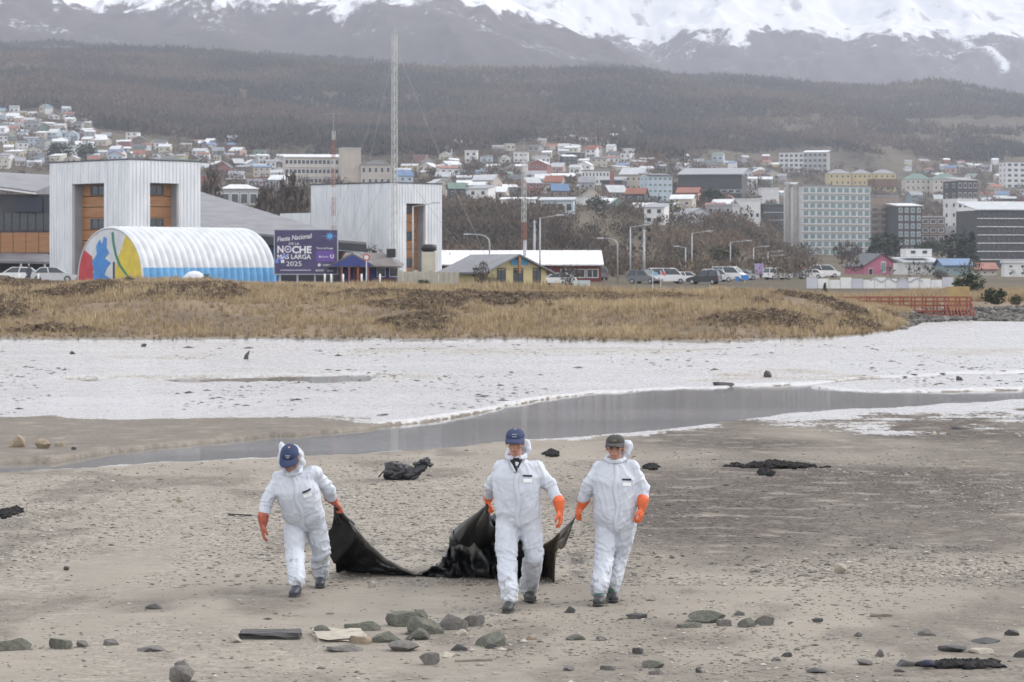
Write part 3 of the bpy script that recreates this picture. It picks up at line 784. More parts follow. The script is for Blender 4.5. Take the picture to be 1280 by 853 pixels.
# ---------------------------------------------------------------- painted dome tent
def tent():
    d = 286; rz = math.radians(45)
    x, y = SX(138, d), d
    t = thing('arched_tent', 'white ribbed arched tent with a painted mural end and blue skirt', 'tent', (x, y, ground_z(x, y) - .25), rz)
    R, Hh, L = 5.45, 5.75, 17.5
    def prof(a): return (-math.cos(a) * R, math.sin(a) ** .86 * Hh if 0 < a < math.pi else 0.0)
    # local x = across the end (end face normal is -x rotated): axis runs along local +x ; across along local y
    n, k = 26, 20
    white = mat('white_tent_fabric', (0.62, 0.64, 0.67), (0.50, 0.52, 0.55), .8, .55)
    blue = mat('blue_tent_fabric', (0.14, 0.38, 0.66), (0.10, 0.30, 0.55), 1, .6)
    for i in range(k):                                    # bulging fabric bays, one part each
        b = MB(); vs, fs, mi = [], [], []
        m_ = 5
        for j in range(m_):
            u = j / (m_ - 1); xx = (i + u) * L / k; bul = 1 + .036 * math.sin(math.pi * u)
            for q in range(n + 1):
                yy, zz = prof(math.pi * q / n); vs.append((xx, -yy * bul, zz * bul))
        for j in range(m_ - 1):
            for q in range(n):
                a = j * (n + 1) + q
                low = max(vs[a][2], vs[a + 1][2]) < 1.75
                b2 = (a, a + n + 1, a + n + 2, a + 1)
                fs.append(b2); mi.append(1 if low else 0)
        b.v, b.f, b.m = vs, fs, mi
        b.build('fabric_bay', [white, blue], t, True)
    # end wall and its mural (flat paint, each colour a thin patch)
    def shape(pts, off, m, name):
        nn = len(pts)
        b = MB().add([(off, -p[0], p[1]) for p in pts] + [(off + .012, -p[0], p[1]) for p in pts], [tuple(range(nn)), tuple(range(2 * nn - 1, nn - 1, -1))] + [(i, i + nn, (i + 1) % nn + nn, (i + 1) % nn) for i in range(nn)])
        o = b.build(name, m, t); fix_normals(o.data); return o
    arc = [prof(math.pi * q / 40) for q in range(41)]
    shape(arc, -.06, white, 'end_wall')
    def clip(pts): return [(min(max(px_, -R), R), max(pz, 0.0)) for px_, pz in pts]
    def inside(a0, a1, extra, s=.985): return [tuple(s * c for c in prof(a0 + (a1 - a0) * q / 10)) for q in range(11)] + extra
    red = mat('mural_red', (0.52, 0.06, 0.07), None, 1, .7); yel = mat('mural_yellow', (0.70, 0.54, 0.07), None, 1, .7)
    bl = mat('mural_blue', (0.07, 0.26, 0.62), None, 1, .7); grn = mat('mural_green', (0.04, 0.24, 0.15), None, 1, .7)
    shape(inside(0.0, .62, [(-3.1, 2.9), (-2.6, 1.9), (-2.9, 1.2), (-2.0, .7), (-1.9, .02)]), -.08, red, 'mural_patch')
    shape([(-2.9, .02), (-2.7, 1.3), (-3.0, 2.3), (-2.2, 3.1), (-2.3, 3.9), (-1.7, 4.6), (-1.3, 4.1), (-1.0, 4.9), (-.5, 4.7), (-.6, 3.8), (-.1, 3.2), (-.9, 2.7), (0.2, 2.2), (-.5, 1.7), (-.9, 1.0), (.4, .5), (.5, .02)], -.10, bl, 'mural_patch')
    shape(inside(math.pi - .02, math.pi - 1.05, [(1.9, 3.6), (1.2, 2.4), (.9, 1.2), (1.0, .02)]), -.08, yel, 'mural_patch')
    st = [(.45, 5.3), (.6, 4.2), (1.0, 3.0), (1.7, 1.9), (2.9, .9), (4.4, .15)]
    shape([(p[0] - .14, p[1]) for p in st] + [(p[0] + .18, p[1] + .08) for p in st[::-1]], -.115, grn, 'mural_stripe')
    shape([(.55, .02), (.55, 2.3), (.85, 2.3), (.85, .02)], -.12, M['dark'], 'door_slit')
    ar = MB().tube([(-.05, -p[0], p[1]) for p in arc], .10, 5); ar.build('end_arch', white, t, True)
    far = [prof(math.pi * q / 40) for q in range(41)]
    b = MB().add([(L, -p[0], p[1]) for p in far], [tuple(range(40, -1, -1))]); b.build('rear_wall', white, t)
tent()
# small white bell dome beside the tent
bm = bmesh.new(); bmesh.ops.create_uvsphere(bm, u_segments=14, v_segments=8, radius=1)
me = bpy.data.meshes.new('igloo'); bm.to_mesh(me); bm.free()
ig = link('igloo_tent', me, mat('white_tent_fabric', (0.7, 0.7, 0.7)), None, (SX(243, 272), 272, ground_z(SX(243, 272), 272) + .15)); ig.scale = (1.2, 1.2, 1.05)
tag(ig, 'small rounded white dome tent in front of the blue tent skirt', 'tent')

# ---------------------------------------------------------------- billboard with its lettering
def text_mesh(body, size, font_shear=0.0, bold=0.0):
    cu = bpy.data.curves.new('lettering', 'FONT'); cu.body = body; cu.size = size; cu.shear = font_shear; cu.offset = bold
    cu.align_x = 'LEFT'; cu.resolution_u = 3; cu.extrude = 0.008
    ob = bpy.data.objects.new('lettering_source', cu); COL.objects.link(ob)
    dg = bpy.context.evaluated_depsgraph_get()
    me = bpy.data.meshes.new_from_object(ob.evaluated_get(dg)); bpy.data.objects.remove(ob); bpy.data.curves.remove(cu)
    return me
def put_text(parent, body, x, z, w, h, m, y=-.075, shear=0.0, bold=0.01, roll=0.0, name='lettering'):
    me = text_mesh(body, 1.0, shear, bold)
    co = np.array([v.co[:] for v in me.vertices]); mn, mx = co.min(0), co.max(0)
    s = Matrix.Diagonal((w / (mx[0] - mn[0]), h / (mx[1] - mn[1]), 1, 1))
    me.transform(Matrix.Translation((-mn[0], -mn[1], 0))); me.transform(s)
    me.transform(Matrix.Rotation(roll, 4, 'Z')); me.transform(Matrix.Rotation(math.pi / 2, 4, 'X'))
    return link(name, me, m, parent, (x, y, z))
def billboard():
    d = 284; pm = d / F
    x0 = SX(343.5, d); zb = SZ(342.5, d)
    t = thing('billboard', 'dark violet billboard with white festival lettering and a blue star', 'billboard', (x0, d, zb))
    W, H = 78 * pm, 54.5 * pm
    board = mat('violet_billboard', (0.050, 0.042, 0.115), (0.075, 0.060, 0.150), .5, .5)
    MB().box(0, W, -.06, .10, 0, H).build('board', board, t)
    fr = MB(); e = .09
    fr.box(-e, W + e, -.08, .12, H, H + e); fr.box(-e, W + e, -.08, .12, -e, 0); fr.box(-e, 0, -.08, .12, 0, H); fr.box(W, W + e, -.08, .12, 0, H)
    fr.build('frame', M['steel'], t)
    gz = ground_z(x0 + W / 2, d) - .3 - zb
    for k in (.08, .36, .64, .92): MB().box(W * k - .09, W * k + .09, .13, .31, gz, H * .9).build('post', M['steel'], t)
    lw = mat('white_lettering', (0.80, 0.80, 0.84), None, 5, .6); lb = mat('blue_star_print', (0.12, 0.42, 0.80), None, 5, .6); pu = mat('purple_print', (0.16, 0.085, 0.36), None, 5, .6)
    # zoomed print coordinates of the photograph: board spans 100..868 (x), 88..632 (z down)
    X = lambda v: (v - 100) / 768 * W
    Z = lambda v: (632 - v) / 544 * H
    def T(body, xa, xb, zb_, zt, **k): put_text(t, body, X(xa), Z(zb_), X(xb) - X(xa), Z(zt) - Z(zb_), lw, **k)
    T('Fiesta Nacional', 132, 565, 232, 172, shear=.25, roll=math.radians(6), bold=.012)
    T('DE LA', 275, 402, 270, 240, bold=.005)
    T('N', 132, 208, 372, 282, bold=.035); T('CHE', 312, 552, 378, 284, bold=.035)
    T('M\u00c1S LARGA', 132, 546, 448, 375, bold=.02)
    T('2025', 242, 430, 535, 476, bold=.004)
    T('Tierra del Fuego', 610, 820, 332, 300, bold=.012)
    def ring(cx, cz, r0, r1, m, y=-.075, n=20):
        b = MB(); vs = []
        for r in (r0, r1):
            for i in range(n): a = 2 * math.pi * i / n; vs.append((X(cx) + r * math.cos(a), y, Z(cz) + r * math.sin(a)))
        b.add(vs, [(i, (i + 1) % n, n + (i + 1) % n, n + i) for i in range(n)]); o = b.build('logo_ring', m, t); return o
    ring(262, 326, .27, .36, lw); ring(262, 326, .0, .25, pu, -.07)
    def star(cx, cz, R_, r_, n, m, y=-.078):
        vs = [(X(cx), y, Z(cz))] + [(X(cx) + (R_ if i % 2 == 0 else r_) * math.cos(math.pi * i / n), y, Z(cz) + (R_ if i % 2 == 0 else r_) * math.sin(math.pi * i / n)) for i in range(2 * n)]
        MB().add(vs, [(0, 1 + i, 1 + (i + 1) % (2 * n)) for i in range(2 * n)]).build('star', m, t)
    star(776, 162, .48, .20, 8, lb); star(776, 162, .95, .05, 2, lb, -.073); star(262, 326, .16, .05, 4, lw)
    def rect(xa, xb, za, zb_, m, y=-.068, name='print_panel'): MB().box(X(xa), X(xb), y, y + .006, Z(zb_), Z(za)).build(name, m, t)
    rect(612, 832, 345, 478, pu)
    T('U', 782, 828, 440, 392, bold=.03); T('UShuaia', 672, 760, 428, 408, bold=.015)
    star(655, 418, .15, .06, 4, lw)
    ring(648, 522, .0, .16, lw); T('GOBIERNO', 690, 792, 535, 512, bold=.01)
    T('MUNICIPIO', 604, 705, 602, 578, bold=.02); T('CIUDAD', 742, 820, 605, 582, bold=.006)
    rect(170, 545, 583, 590, lw)
    bq = mat('blue_print', (0.16, 0.27, 0.75), None, 5, .6)
    rect(108, 150, 452, 500, bq, -.08); rect(150, 216, 410, 455, bq, -.082); rect(176, 218, 458, 497, lw, -.08); rect(190, 250, 395, 420, bq, -.084)
billboard()

# ---------------------------------------------------------------- generic gabled house with parts
def gable_house(name, label, cat, x, y, z, rz, w, dep, h, rh, wallm, roofm, ridge='y', eave=.45, group=None, sink=1.5, under=None):
    """root at the front-left corner; ridge 'y' puts a gable on the front face"""
    t = thing(name, label, cat, (x, y, z), rz, group)
    b = MB()
    if ridge == 'y':
        b.prism([(0, -sink), (w, -sink), (w, h), (w / 2, h + rh), (0, h)], 0, dep)
        r = MB(); th = .18; k = rh / (w / 2); e = eave
        for s in (-1, 1):
            xa = w / 2; xb = w / 2 + s * (w / 2 + e)
            za, zb = h + rh + .02, h - k * e + .02
            r.hexa([(min(xa, xb), -e, (za if xa < xb else zb)), (max(xa, xb), -e, (zb if xa < xb else za)), (max(xa, xb), dep + e, (zb if xa < xb else za)), (min(xa, xb), dep + e, (za if xa < xb else zb)),
                    (min(xa, xb), -e, (za if xa < xb else zb) + th), (max(xa, xb), -e, (zb if xa < xb else za) + th), (max(xa, xb), dep + e, (zb if xa < xb else za) + th), (min(xa, xb), dep + e, (za if xa < xb else zb) + th)])
    else:
        n = [(0, -sink), (dep, -sink), (dep, h), (dep / 2, h + rh), (0, h)]
        vs = [(0, p[0], p[1]) for p in n] + [(w, p[0], p[1]) for p in n]
        b.add(vs, [tuple(range(4, -1, -1)), tuple(range(5, 10))] + [(i, (i + 1) % 5, (i + 1) % 5 + 5, i + 5) for i in range(5)])
        r = MB(); th = .18; k = rh / (dep / 2); e = eave
        for s in (-1, 1):
            ya, yb = dep / 2, dep / 2 + s * (dep / 2 + e); za, zb = h + rh + .02, h - k * e + .02
            lo, hi = (ya, za), (yb, zb)
            if lo[0] > hi[0]: lo, hi = hi, lo
            r.hexa([(-e, lo[0], lo[1]), (w + e, lo[0], lo[1]), (w + e, hi[0], hi[1]), (-e, hi[0], hi[1]), (-e, lo[0], lo[1] + th), (w + e, lo[0], lo[1] + th), (w + e, hi[0], hi[1] + th), (-e, hi[0], hi[1] + th)])
    o = b.build('wall', wallm, t); fix_normals(o.data)
    r.build('roof', roofm, t)
    return t
# blue lakeside house with broad brown roof
def blue_house():
    d = 283; x = SX(421, d); y = d
    t = thing('blue_house', 'low blue house with broad brown roof beside the billboard', 'house', (x, y, ground_z(x, y) - .2))
    bw = mat('blue_wall_paint', (0.045, 0.065, 0.25), (0.035, 0.05, 0.20), .8, .7)
    px = d / F
    z = lambda py: SZ(py, d) - t.location.z
    W = 78 * px
    MB().box(.4, W - .4, 1.6, 7, 0, z(331)).build('wall', bw, t)
    MB().box(W * .58, W - .3, 1.2, 1.58, 0, z(348)).build('brick_base', mat('brown_brick', (0.19, 0.115, 0.095), None, 3, .8), t)
    rb = MB()
    rb.hexa([(-.1, -.4, z(333)), (W + .4, -.4, z(335)), (W + .2, 8, z(330)), (0, 8, z(330)), (.2, -.4, z(331.5)), (W + .1, -.4, z(333)), (W * .72, 4, z(316)), (W * .1, 4, z(315.5))])
    rb.build('roof', M['roof_brown'], t)
    pg = MB(); gx0, gx1 = W * .14, W * .62                       # porch gable in front
    pg.add([(gx0 - 1.9, -1.8, z(334)), ((gx0 + gx1) / 2 - .7, -1.8, z(316.5)), (gx1 + .3, -1.8, z(334)), (gx0 - 1.9, 3, z(334)), ((gx0 + gx1) / 2 - .7, 3, z(315)), (gx1 + .3, 3, z(334))], [(0, 2, 1), (0, 1, 4, 3), (1, 2, 5, 4), (3, 4, 5)])
    o = pg.build('porch_gable', [M['roof_brown']], t); fix_normals(o.data)
    MB().add([(gx0 - 1.5, -1.84, z(333)), (gx1 - .1, -1.84, z(333)), ((gx0 + gx1) / 2 - .7, -1.84, z(319))], [(0, 1, 2)]).build('gable_board', bw, t)
    for k in (.08, .2, .34, .5): MB().box(W * k, W * k + .18, -1.7, -1.5, 0, z(333)).build('porch_post', M['red_rail'], t)
    for k in (.70, .9): win(t, W * k, z(341), .9, .9, 1.58, 'front', 'frame_white', 'glass')
    MB().box(W * .25, W * .25 + 1.0, 1.5, 1.62, 0, 2.1).build('door', M['red_rail'], t)
    MB().box(W * .78, W * .78 + .9, 2.5, 3.4, z(322), z(311)).build('roof_tank', M['tank_black'], t)
blue_house()
# yellow gabled house
def yellow_house():
    d = 288; rz = math.radians(24); x = SX(610, d)
    zg = ground_z(x, d) - .3
    yw = mat('yellow_wall_paint', (0.66, 0.56, 0.31), (0.58, 0.49, 0.26), .8, .75)
    w, dep = 6.6, 11.5; h = SZ(339, d) - zg; rh = SZ(320, d) - SZ(339, d)
    t = gable_house('yellow_house', 'yellow gabled house with grey roof and light blue sign over the door', 'house', x, d, zg, rz, w, dep, h, rh, yw, M['roof_grey'], 'y', .7)
    for k, (xx, ww) in enumerate(((1.5, .95), (3.4, 1.1), (5.5, .9))): win(t, xx, 1.35, ww, 1.6, -.02, 'front', 'frame_dark', 'glass', 2)
    for yy in (1.4, 3.4): win(t, yy, 1.7, .9, .9, -.02, 'left', 'frame_dark', 'glass', 2)
    MB().box(2.55, 4.5, -.14, -.04, 2.45, 3.2).build('door_sign', mat('light_blue_sign', (0.10, 0.38, 0.62), None, 3, .6), t)
    MB().box(w / 2 - .12, w / 2 + .12, -.7, -.45, h - .2, h + rh - .1).build('gable_post', M['wood'], t)
    MB().add([(.9, -.05, h + .1), (w - .9, -.05, h + .1), (w / 2, -.05, h + rh - .5)], [(0, 1, 2)]).build('gable_panel', mat('pale_gable_board', (0.56, 0.48, 0.28), None, 2, .75), t)
yellow_house()
# corrugated cream yard wall made of panels
def yard_wall():
    d = 282; t = thing('yard_wall', 'cream corrugated sheet fence between blue and yellow houses', 'fence', (SX(497, d), d, ground_z(SX(520, d), d) - .3))
    cm = mat('cream_sheet', (0.50, 0.47, 0.40), (0.42, 0.39, 0.33), 1, .7)
    n = 12; W = (SX(574, d) - SX(497, d)) / n; Hh = SZ(338, d) - t.location.z
    for i in range(n):
        b = MB().box(i * W + .02, (i + 1) * W - .02, 0, .05, 0, Hh - (.15 if i % 3 else 0))
        for q in range(3): b.box(i * W + W * (q + .35) / 3, i * W + W * (q + .65) / 3, -.04, 0, .02, Hh - .2)
        b.build('sheet', cm, t)
yard_wall()
tk = thing('water_tank_tower', 'cream tank tower with a black plastic top in front of the hall', 'tank tower', (SX(536, 292), 292, ground_z(SX(536, 292), 292) - .3))
zz = lambda py: SZ(py, 292) - tk.location.z
bb = MB().box(-.72, .72, -.7, .7, 0, zz(315)); bb.build('shaft', mat('cream_tower', (0.60, 0.56, 0.45), None, 1, .7), tk)
MB().tube([(0, 0, zz(315)), (0, 0, zz(313.8)), (0, 0, zz(313.5)), (0, 0, zz(306.5)), (0, 0, zz(305.6))], [.6, .62, .80, .80, .6], 14).build('tank', M['tank_black'], tk, True)
# long white roofed store
def store():
    d = 372; x = SX(520, d); zg = ground_z(x, d) - .3
    z = lambda py: SZ(py, d) - zg
    W = SX(755, d) - x
    t = thing('long_store', 'long low store with white roof and dark red wall behind yellow house', 'building', (x, d, zg))
    MB().box(.2, W - .3, 1.2, 9.5, 0, z(333)).build('wall', mat('dark_red_wall', (0.20, 0.045, 0.05), None, .7, .7), t)
    n = 14
    for i in range(n):
        a, b_ = W * i / n + .02, W * (i + 1) / n - .02
        MB().hexa([(a, 0, z(332)), (b_, 0, z(332)), (b_, 10, z(314)), (a, 10, z(314)), (a, 0, z(330.5)), (b_, 0, z(330.5)), (b_, 10, z(312.5)), (a, 10, z(312.5))]).build('roof_sheet', M['roof_white'], t)
    for k in (.80, .87, .94): win(t, W * k, z(342), 1.6, 1.2, 1.18, 'front', 'frame_white', 'glass', 2)
    MB().tube([(W * .58, 6, z(320)), (W * .58, 6, z(300))], .22, 8).build('flue', M['steel'], t)
store()
# ---------------------------------------------------------------- blocks of flats and larger town buildings
TOWNBOX = []       # occupied picture rectangles, so that no generic house is set into a landmark
def block(name, label, px0, px1, top, base, d, dep=14, rz=0.0, wall='white', roof='flat', roofc='grey', floors=4, cols=5, side_cols=2, ww=.62, wh=.58, glass='glass', frame='frame_white', cat='building', side='right', bands=False, rh=2.2, wallm=None, side_wall=None, dfix=False, winz=(0, None)):
    ca = math.cos(rz)
    if not dfix: d = far_pick((px0 + px1) / 2, base)[0]
    W = (px1 - px0) / F * d / max(ca, .3)
    x = SX(px0, d); zb = SZ(base, d) if not dfix else ground_z(x, d)
    t = thing(name, label, cat, (x, d, zb), rz)
    H = SZ(top, d) - zb
    t['H'] = H
    TOWNBOX.append((px0, px1, top + 2, base + 3))
    wm = wallm or wallmat(wall)
    MB().box(0, W, 0, dep, -4, H).build('wall', wm, t)
    rm = roofmat(roofc)
    if roof == 'flat':
        MB().box(-.25, W + .25, -.25, dep + .25, H, H + .5).build('roof', rm, t)
    elif roof == 'gable':
        r = MB(); th = .25
        for s in (0, 1):
            ya, yb = dep / 2, (-.6 if s == 0 else dep + .6); za, zc = H + rh, H
            (l0, l1) = sorted(((ya, za), (yb, zc)))
            r.hexa([(-.5, l0[0], l0[1]), (W + .5, l0[0], l0[1]), (W + .5, l1[0], l1[1]), (-.5, l1[0], l1[1]), (-.5, l0[0], l0[1] + th), (W + .5, l0[0], l0[1] + th), (W + .5, l1[0], l1[1] + th), (-.5, l1[0], l1[1] + th)])
        for xx in (0, W - .2): r.add([(xx, 0, H), (xx + .2, 0, H), (xx + .2, dep, H), (xx, dep, H), (xx, dep / 2, H + rh), (xx + .2, dep / 2, H + rh)], [(0, 3, 4), (1, 5, 2), (0, 4, 5, 1), (3, 2, 5, 4)])
        r.build('roof', rm, t)
    elif roof == 'shed':
        MB().hexa([(-.5, -.6, H), (W + .5, -.6, H), (W + .5, dep, H + rh), (-.5, dep, H + rh), (-.5, -.6, H + .3), (W + .5, -.6, H + .3), (W + .5, dep, H + rh + .3), (-.5, dep, H + rh + .3)]).build('roof', rm, t)
    elif roof == 'hip':
        r = MB(); q = min(W, dep) / 2
        r.add([(-.5, -.5, H), (W + .5, -.5, H), (W + .5, dep + .5, H), (-.5, dep + .5, H), (q, dep / 2, H + rh), (W - q, dep / 2, H + rh)] if W > dep else
              [(-.5, -.5, H), (W + .5, -.5, H), (W + .5, dep + .5, H), (-.5, dep + .5, H), (W / 2, dep / 2 - .1, H + rh), (W / 2, dep / 2 + .1, H + rh)], [(0, 1, 5, 4), (1, 2, 5), (2, 3, 4, 5), (3, 0, 4), (3, 2, 1, 0)])
        o = r.build('roof', rm, t)
    if cols:
        lo = winz[0]; hi = winz[1] or H
        fh = (hi - lo) / floors; cw = W / cols
        for i in range(floors):
            for j in range(cols): win(t, (j + .5) * cw, lo + (i + .52) * fh, cw * ww, fh * wh, 0, 'front', frame, glass)
            if bands: MB().box(.02, W - .02, -.35, -.07, lo + i * fh - .12, lo + i * fh + .12).build('floor_band', bands if not isinstance(bands, bool) else M['concrete'], t)
            if side_cols and abs(rz) > .02:
                sw = dep / side_cols; f_ = 'left' if rz > 0 else 'right'
                for j in range(side_cols): win(t, (j + .5) * sw, lo + (i + .52) * fh, sw * .3, fh * .45, 0 if rz > 0 else W, f_, frame, glass)
    return t
R = math.radians
t = block('apartment_block', 'tall slab of flats with pale green glazing and bare grey end wall', 1003, 1092, 233, 320, 1190, 15, R(20), floors=9, cols=10, side_cols=0, ww=.82, wh=.74, glass='glass_green', bands=True, wallm=mat('pale_concrete', (0.56, 0.56, 0.55), (0.48, 0.48, 0.47), .3, .85))
for q in range(2): MB().box(-.5, -.02, 3 + q * 6.5, 6.2 + q * 6.5, -4, t['H'] + .8 + q * .6).build('stair_shaft', M['concrete'], t)
t = block('unfinished_block', 'unfinished concrete frame building with empty floors beside the slab of flats', 1088, 1124, 246, 314, 1240, 14, R(12), floors=7, cols=3, side_cols=0, ww=.80, wh=.70, glass='roof_brown', frame='concrete', wallm=mat('brown_concrete', (0.30, 0.25, 0.21), (0.23, 0.19, 0.16), .4, .9), bands=True, winz=(0, 17))
MB().box(2, 11, .0, 9, 24.5, 27.5).build('upper_storey', wallmat('brown'), t)
block('dark_flats', 'dark grey flats with white topped roof between frame building and white tower', 1122, 1153, 258, 318, 1270, 14, R(10), 'charcoal', 'shed', 'white', 6, 4, 0, .6, .6, 'glass_green', rh=1.2)
block('brown_flats', 'brown flats with stepped terraces left of the white tower', 1152, 1182, 272, 315, 1330, 12, R(8), 'brown', 'flat', 'silver', 4, 3, 0, .7, .5, bands=True)
t = block('white_tower', 'white tower with charcoal top storeys and grey foot among the flats', 1197, 1224, 226, 300, 1250, 12, R(24), 'white', 'shed', 'grey', 6, 4, 2, .62, .55, rh=1.6)
Hh = SZ(226, t.location.y) - SZ(300, t.location.y); W_ = 27 / F * t.location.y / math.cos(R(24))
for lo, hi in ((Hh * .70, Hh * .997), (-4, Hh * .24)):
    b = MB(); b.box(-.04, W_ + .04, -.04, -.015, lo, hi); b.box(-.04, -.015, 0, 12, lo, hi); b.build('facade_panel', wallmat('charcoal') if lo > 0 else wallmat('grey'), t)
block('long_dark_flats', 'broad dark flats with white balcony bands at the right edge', 1221, 1310, 263, 335, 1150, 20, R(10), 'charcoal', 'shed', 'silver', 7, 14, 0, .66, .5, frame='frame_dark', bands=M['white_paint'], rh=3)
t = block('hillside_hotel', 'white terraced hotel with open balconies high on the hillside', 974, 1016, 192, 216, 2050, 18, R(-8), 'white', 'flat', 'white', 4, 7, 0, .7, .62, bands=M['white_paint'])
block('hotel_annex', 'grey glazed annex joined to the white hillside hotel', 1004, 1033, 191, 218, 2075, 16, R(-14), 'grey', 'shed', 'white', 4, 5, 2, .75, .6, bands=M['white_paint'], rh=2)
ylab = ['ochre block of flats with grey hip roof just above the green slab', 'ochre block of flats with grey hip roof in the middle of its row', 'ochre block of flats with grey hip roof beside green roofed flats']
for i, (a, b_) in enumerate(((1036, 1064), (1066, 1090), (1092, 1120))):
    block('ochre_flats', ylab[i], a, b_, 217, 240, 1800, 12, R(6), 'yellow', 'hip', 'grey', 3, 4, 0, .4, .45, rh=3)['group'] = 'ochre flats in a row'
glab = ['cream flats with green hip roof behind the dark flats', 'cream flats with green hip roof just left of the white tower']
for i, (a, b_) in enumerate(((1132, 1164), (1167, 1200))):
    block('green_roof_flats', glab[i], a, b_, 224, 246, 1750, 12, R(5), 'cream', 'hip', 'green', 3, 5, 0, .38, .5, rh=4)['group'] = 'green roofed flats'
block('white_apartments', 'white apartment tower cut by the right edge high on the slope', 1258, 1300, 203, 236, 1900, 14, R(14), 'white', 'flat', 'grey', 5, 5, 2)
t = block('glass_tower', 'white office tower with blue glazing below the dark roofed hall', 810, 841, 220, 258, 1050, 9, R(18), 'pale_blue', 'shed', 'dark', 5, 5, 2, .7, .5, 'glass_green', rh=1.0)
block('sports_hall', 'large hall with dark grey walls and broad pale roof on the terrace', 848, 926, 219, 246, 1330, 26, R(-10), 'charcoal', 'shed', 'grey', 1, 9, 0, .9, .35, rh=3.4, glass='glass', frame='frame_white', winz=(0, 4))
block('white_depot', 'plain white depot with grey base right of the sports hall', 921, 951, 250, 276, 1120, 12, R(8), 'white', 'flat', 'white', 1, 4, 0, .5, .4, winz=(0, 4))
block('white_warehouse', 'small plain white warehouse left of the green slab of flats', 952, 974, 236, 262, 1180, 10, R(5), 'white', 'flat', 'white', 0, 0, 0)
block('car_park_deck', 'low dark banded deck building left of the green slab of flats', 954, 985, 256, 285, 1080, 12, R(10), 'charcoal', 'flat', 'green', 3, 1, 0, .96, .4, frame='frame_dark', bands=M['white_paint'])
t = block('civic_building', 'long pale public building with white roof above the hall roofs', 356, 428, 197, 232, 900, 16, R(8), 'cream', 'shed', 'white', 3, 14, 0, .84, .5, bands=M['white_paint'], rh=1.8)
block('civic_tower', 'plain beige tower rising beside the long pale public building', 427, 451, 186, 234, 890, 8, R(12), 'beige', 'flat', 'silver', 0, 0, 0)
block('civic_wing', 'cream wing with dark roof right of the plain beige tower', 451, 489, 206, 234, 905, 14, R(4), 'beige', 'hip', 'dark', 2, 5, 0, .5, .5, rh=2.4)
t = block('pavilion_house', 'house with white pyramid roof and wide windows beside the bare tree', 276, 322, 236, 262, 560, 7.5, R(10), 'grey', 'hip', 'white', 1, 4, 1, .8, .55, rh=1.7)
block('red_shed', 'dark red shed with small white annex left of the pavilion house', 251, 272, 220, 240, 640, 6, 0, 'red', 'flat', 'grey', 1, 2, 0, .3, .4)
block('white_cube_house', 'white cube on stilts standing alone left above the bluff', 581, 596, 189, 205, 1500, 7, R(-6), 'white', 'flat', 'white', 2, 2, 0, .5, .5)
block('white_tall_house', 'white tall house with pale blue base beside the red lattice mast', 642, 660, 191, 204, 1600, 8, R(-4), 'white', 'flat', 'white', 2, 3, 0, .5, .4)
block('workshop', 'low white workshop with blue framed doors on the bluff edge', 626, 668, 250, 262, 880, 8, R(-5), 'white', 'shed', 'white', 1, 5, 0, .55, .6, rh=.8)
block('blue_sign_shop', 'low pale shop with blue front on the bluff edge beside workshop', 675, 716, 251, 268, 870, 8, R(-6), 'pale_blue', 'shed', 'silver', 1, 4, 0, .7, .6, rh=1)
block('terracotta_house', 'orange gabled house with dark roof below the sports hall', 846, 872, 242, 256, 1100, 9, R(-12), 'salmon', 'gable', 'rust', 2, 3, 0, .35, .4, rh=2.2)
block('beige_gable_house', 'beige block with curved looking gable left of the glass tower', 775, 802, 219, 240, 1300, 12, R(-18), 'beige', 'gable', 'silver', 2, 4, 2, .4, .4, rh=3)
block('red_stripe_house', 'charcoal building with one upright red stripe left of beige gable', 752, 777, 226, 242, 1220, 10, R(-14), 'charcoal', 'shed', 'grey', 1, 4, 0, .3, .3, rh=1.5)
rs = MB().box(3.4, 5.2, -.12, -.02, -.5, 9.0); rs.build('red_stripe', wallmat('red'), bpy.data.objects['red_stripe_house'])
block('white_row', 'long white row with many windows left of charcoal striped building', 727, 766, 214, 232, 1420, 10, R(-4), 'white', 'flat', 'grey', 2, 9, 0, .5, .5)
block('zigzag_roof_house', 'low house with pale zigzag gables above the workshop', 690, 718, 221, 229, 1350, 8, 0, 'brown', 'gable', 'white', 1, 5, 0, .4, .4, rh=1.4)
# lakeside buildings on the right
def pink_house():
    d = 620; x = SX(1080, d); zg = ground_z(x, d) - .4
    zt = SZ(318, d) - zg
    t = gable_house('pink_house', 'steep gabled pink house behind the white mural wall', 'house', x, d, zg, R(16), 8.4, 11, zt * .48, zt * .52, wallmat('pink'), M['roof_dark'], 'y', .5)
    win(t, 4.6, zt * .42, 1.1, zt * .5, -.02, 'front', 'frame_white', 'glass_green', 2)
    for xx in (1.6, 7.2): win(t, xx, zt * .22, 1.0, 1.5, -.02)
    TOWNBOX.append((1072, 1128, 315, 350))
pink_house()
t = block('white_lake_house', 'white house with flat dormer storey right of the pink house', 1131, 1178, 329, 352, 600, 9, R(8), 'white', 'shed', 'silver', 1, 4, 0, .3, .35, rh=1.0, dfix=True)
MB().box(1.0, 6.6, 2.0, 7, 3.9, 5.6).build('dormer', wallmat('white'), t)
for q in (2.4, 5.0): win(t, q, 4.9, 1.2, .8, 1.98)
block('grey_lake_house', 'low grey blue house between white house and dark shrub', 1180, 1216, 333, 350, 590, 9, R(4), 'teal', 'gable', 'blue', 1, 4, 0, .3, .4, rh=1.4, dfix=True)
block('rust_roof_house', 'low cream house with rust roof right of the dark shrub', 1216, 1246, 338, 352, 640, 9, 0, 'cream', 'gable', 'rust', 1, 3, 0, .3, .4, rh=1.5, dfix=True)
block('white_edge_house', 'white boxy house cut by the right edge below dark flats', 1256, 1300, 329, 372, 520, 9, R(-6), 'white', 'flat', 'white', 2, 3, 0, .3, .3, dfix=True)
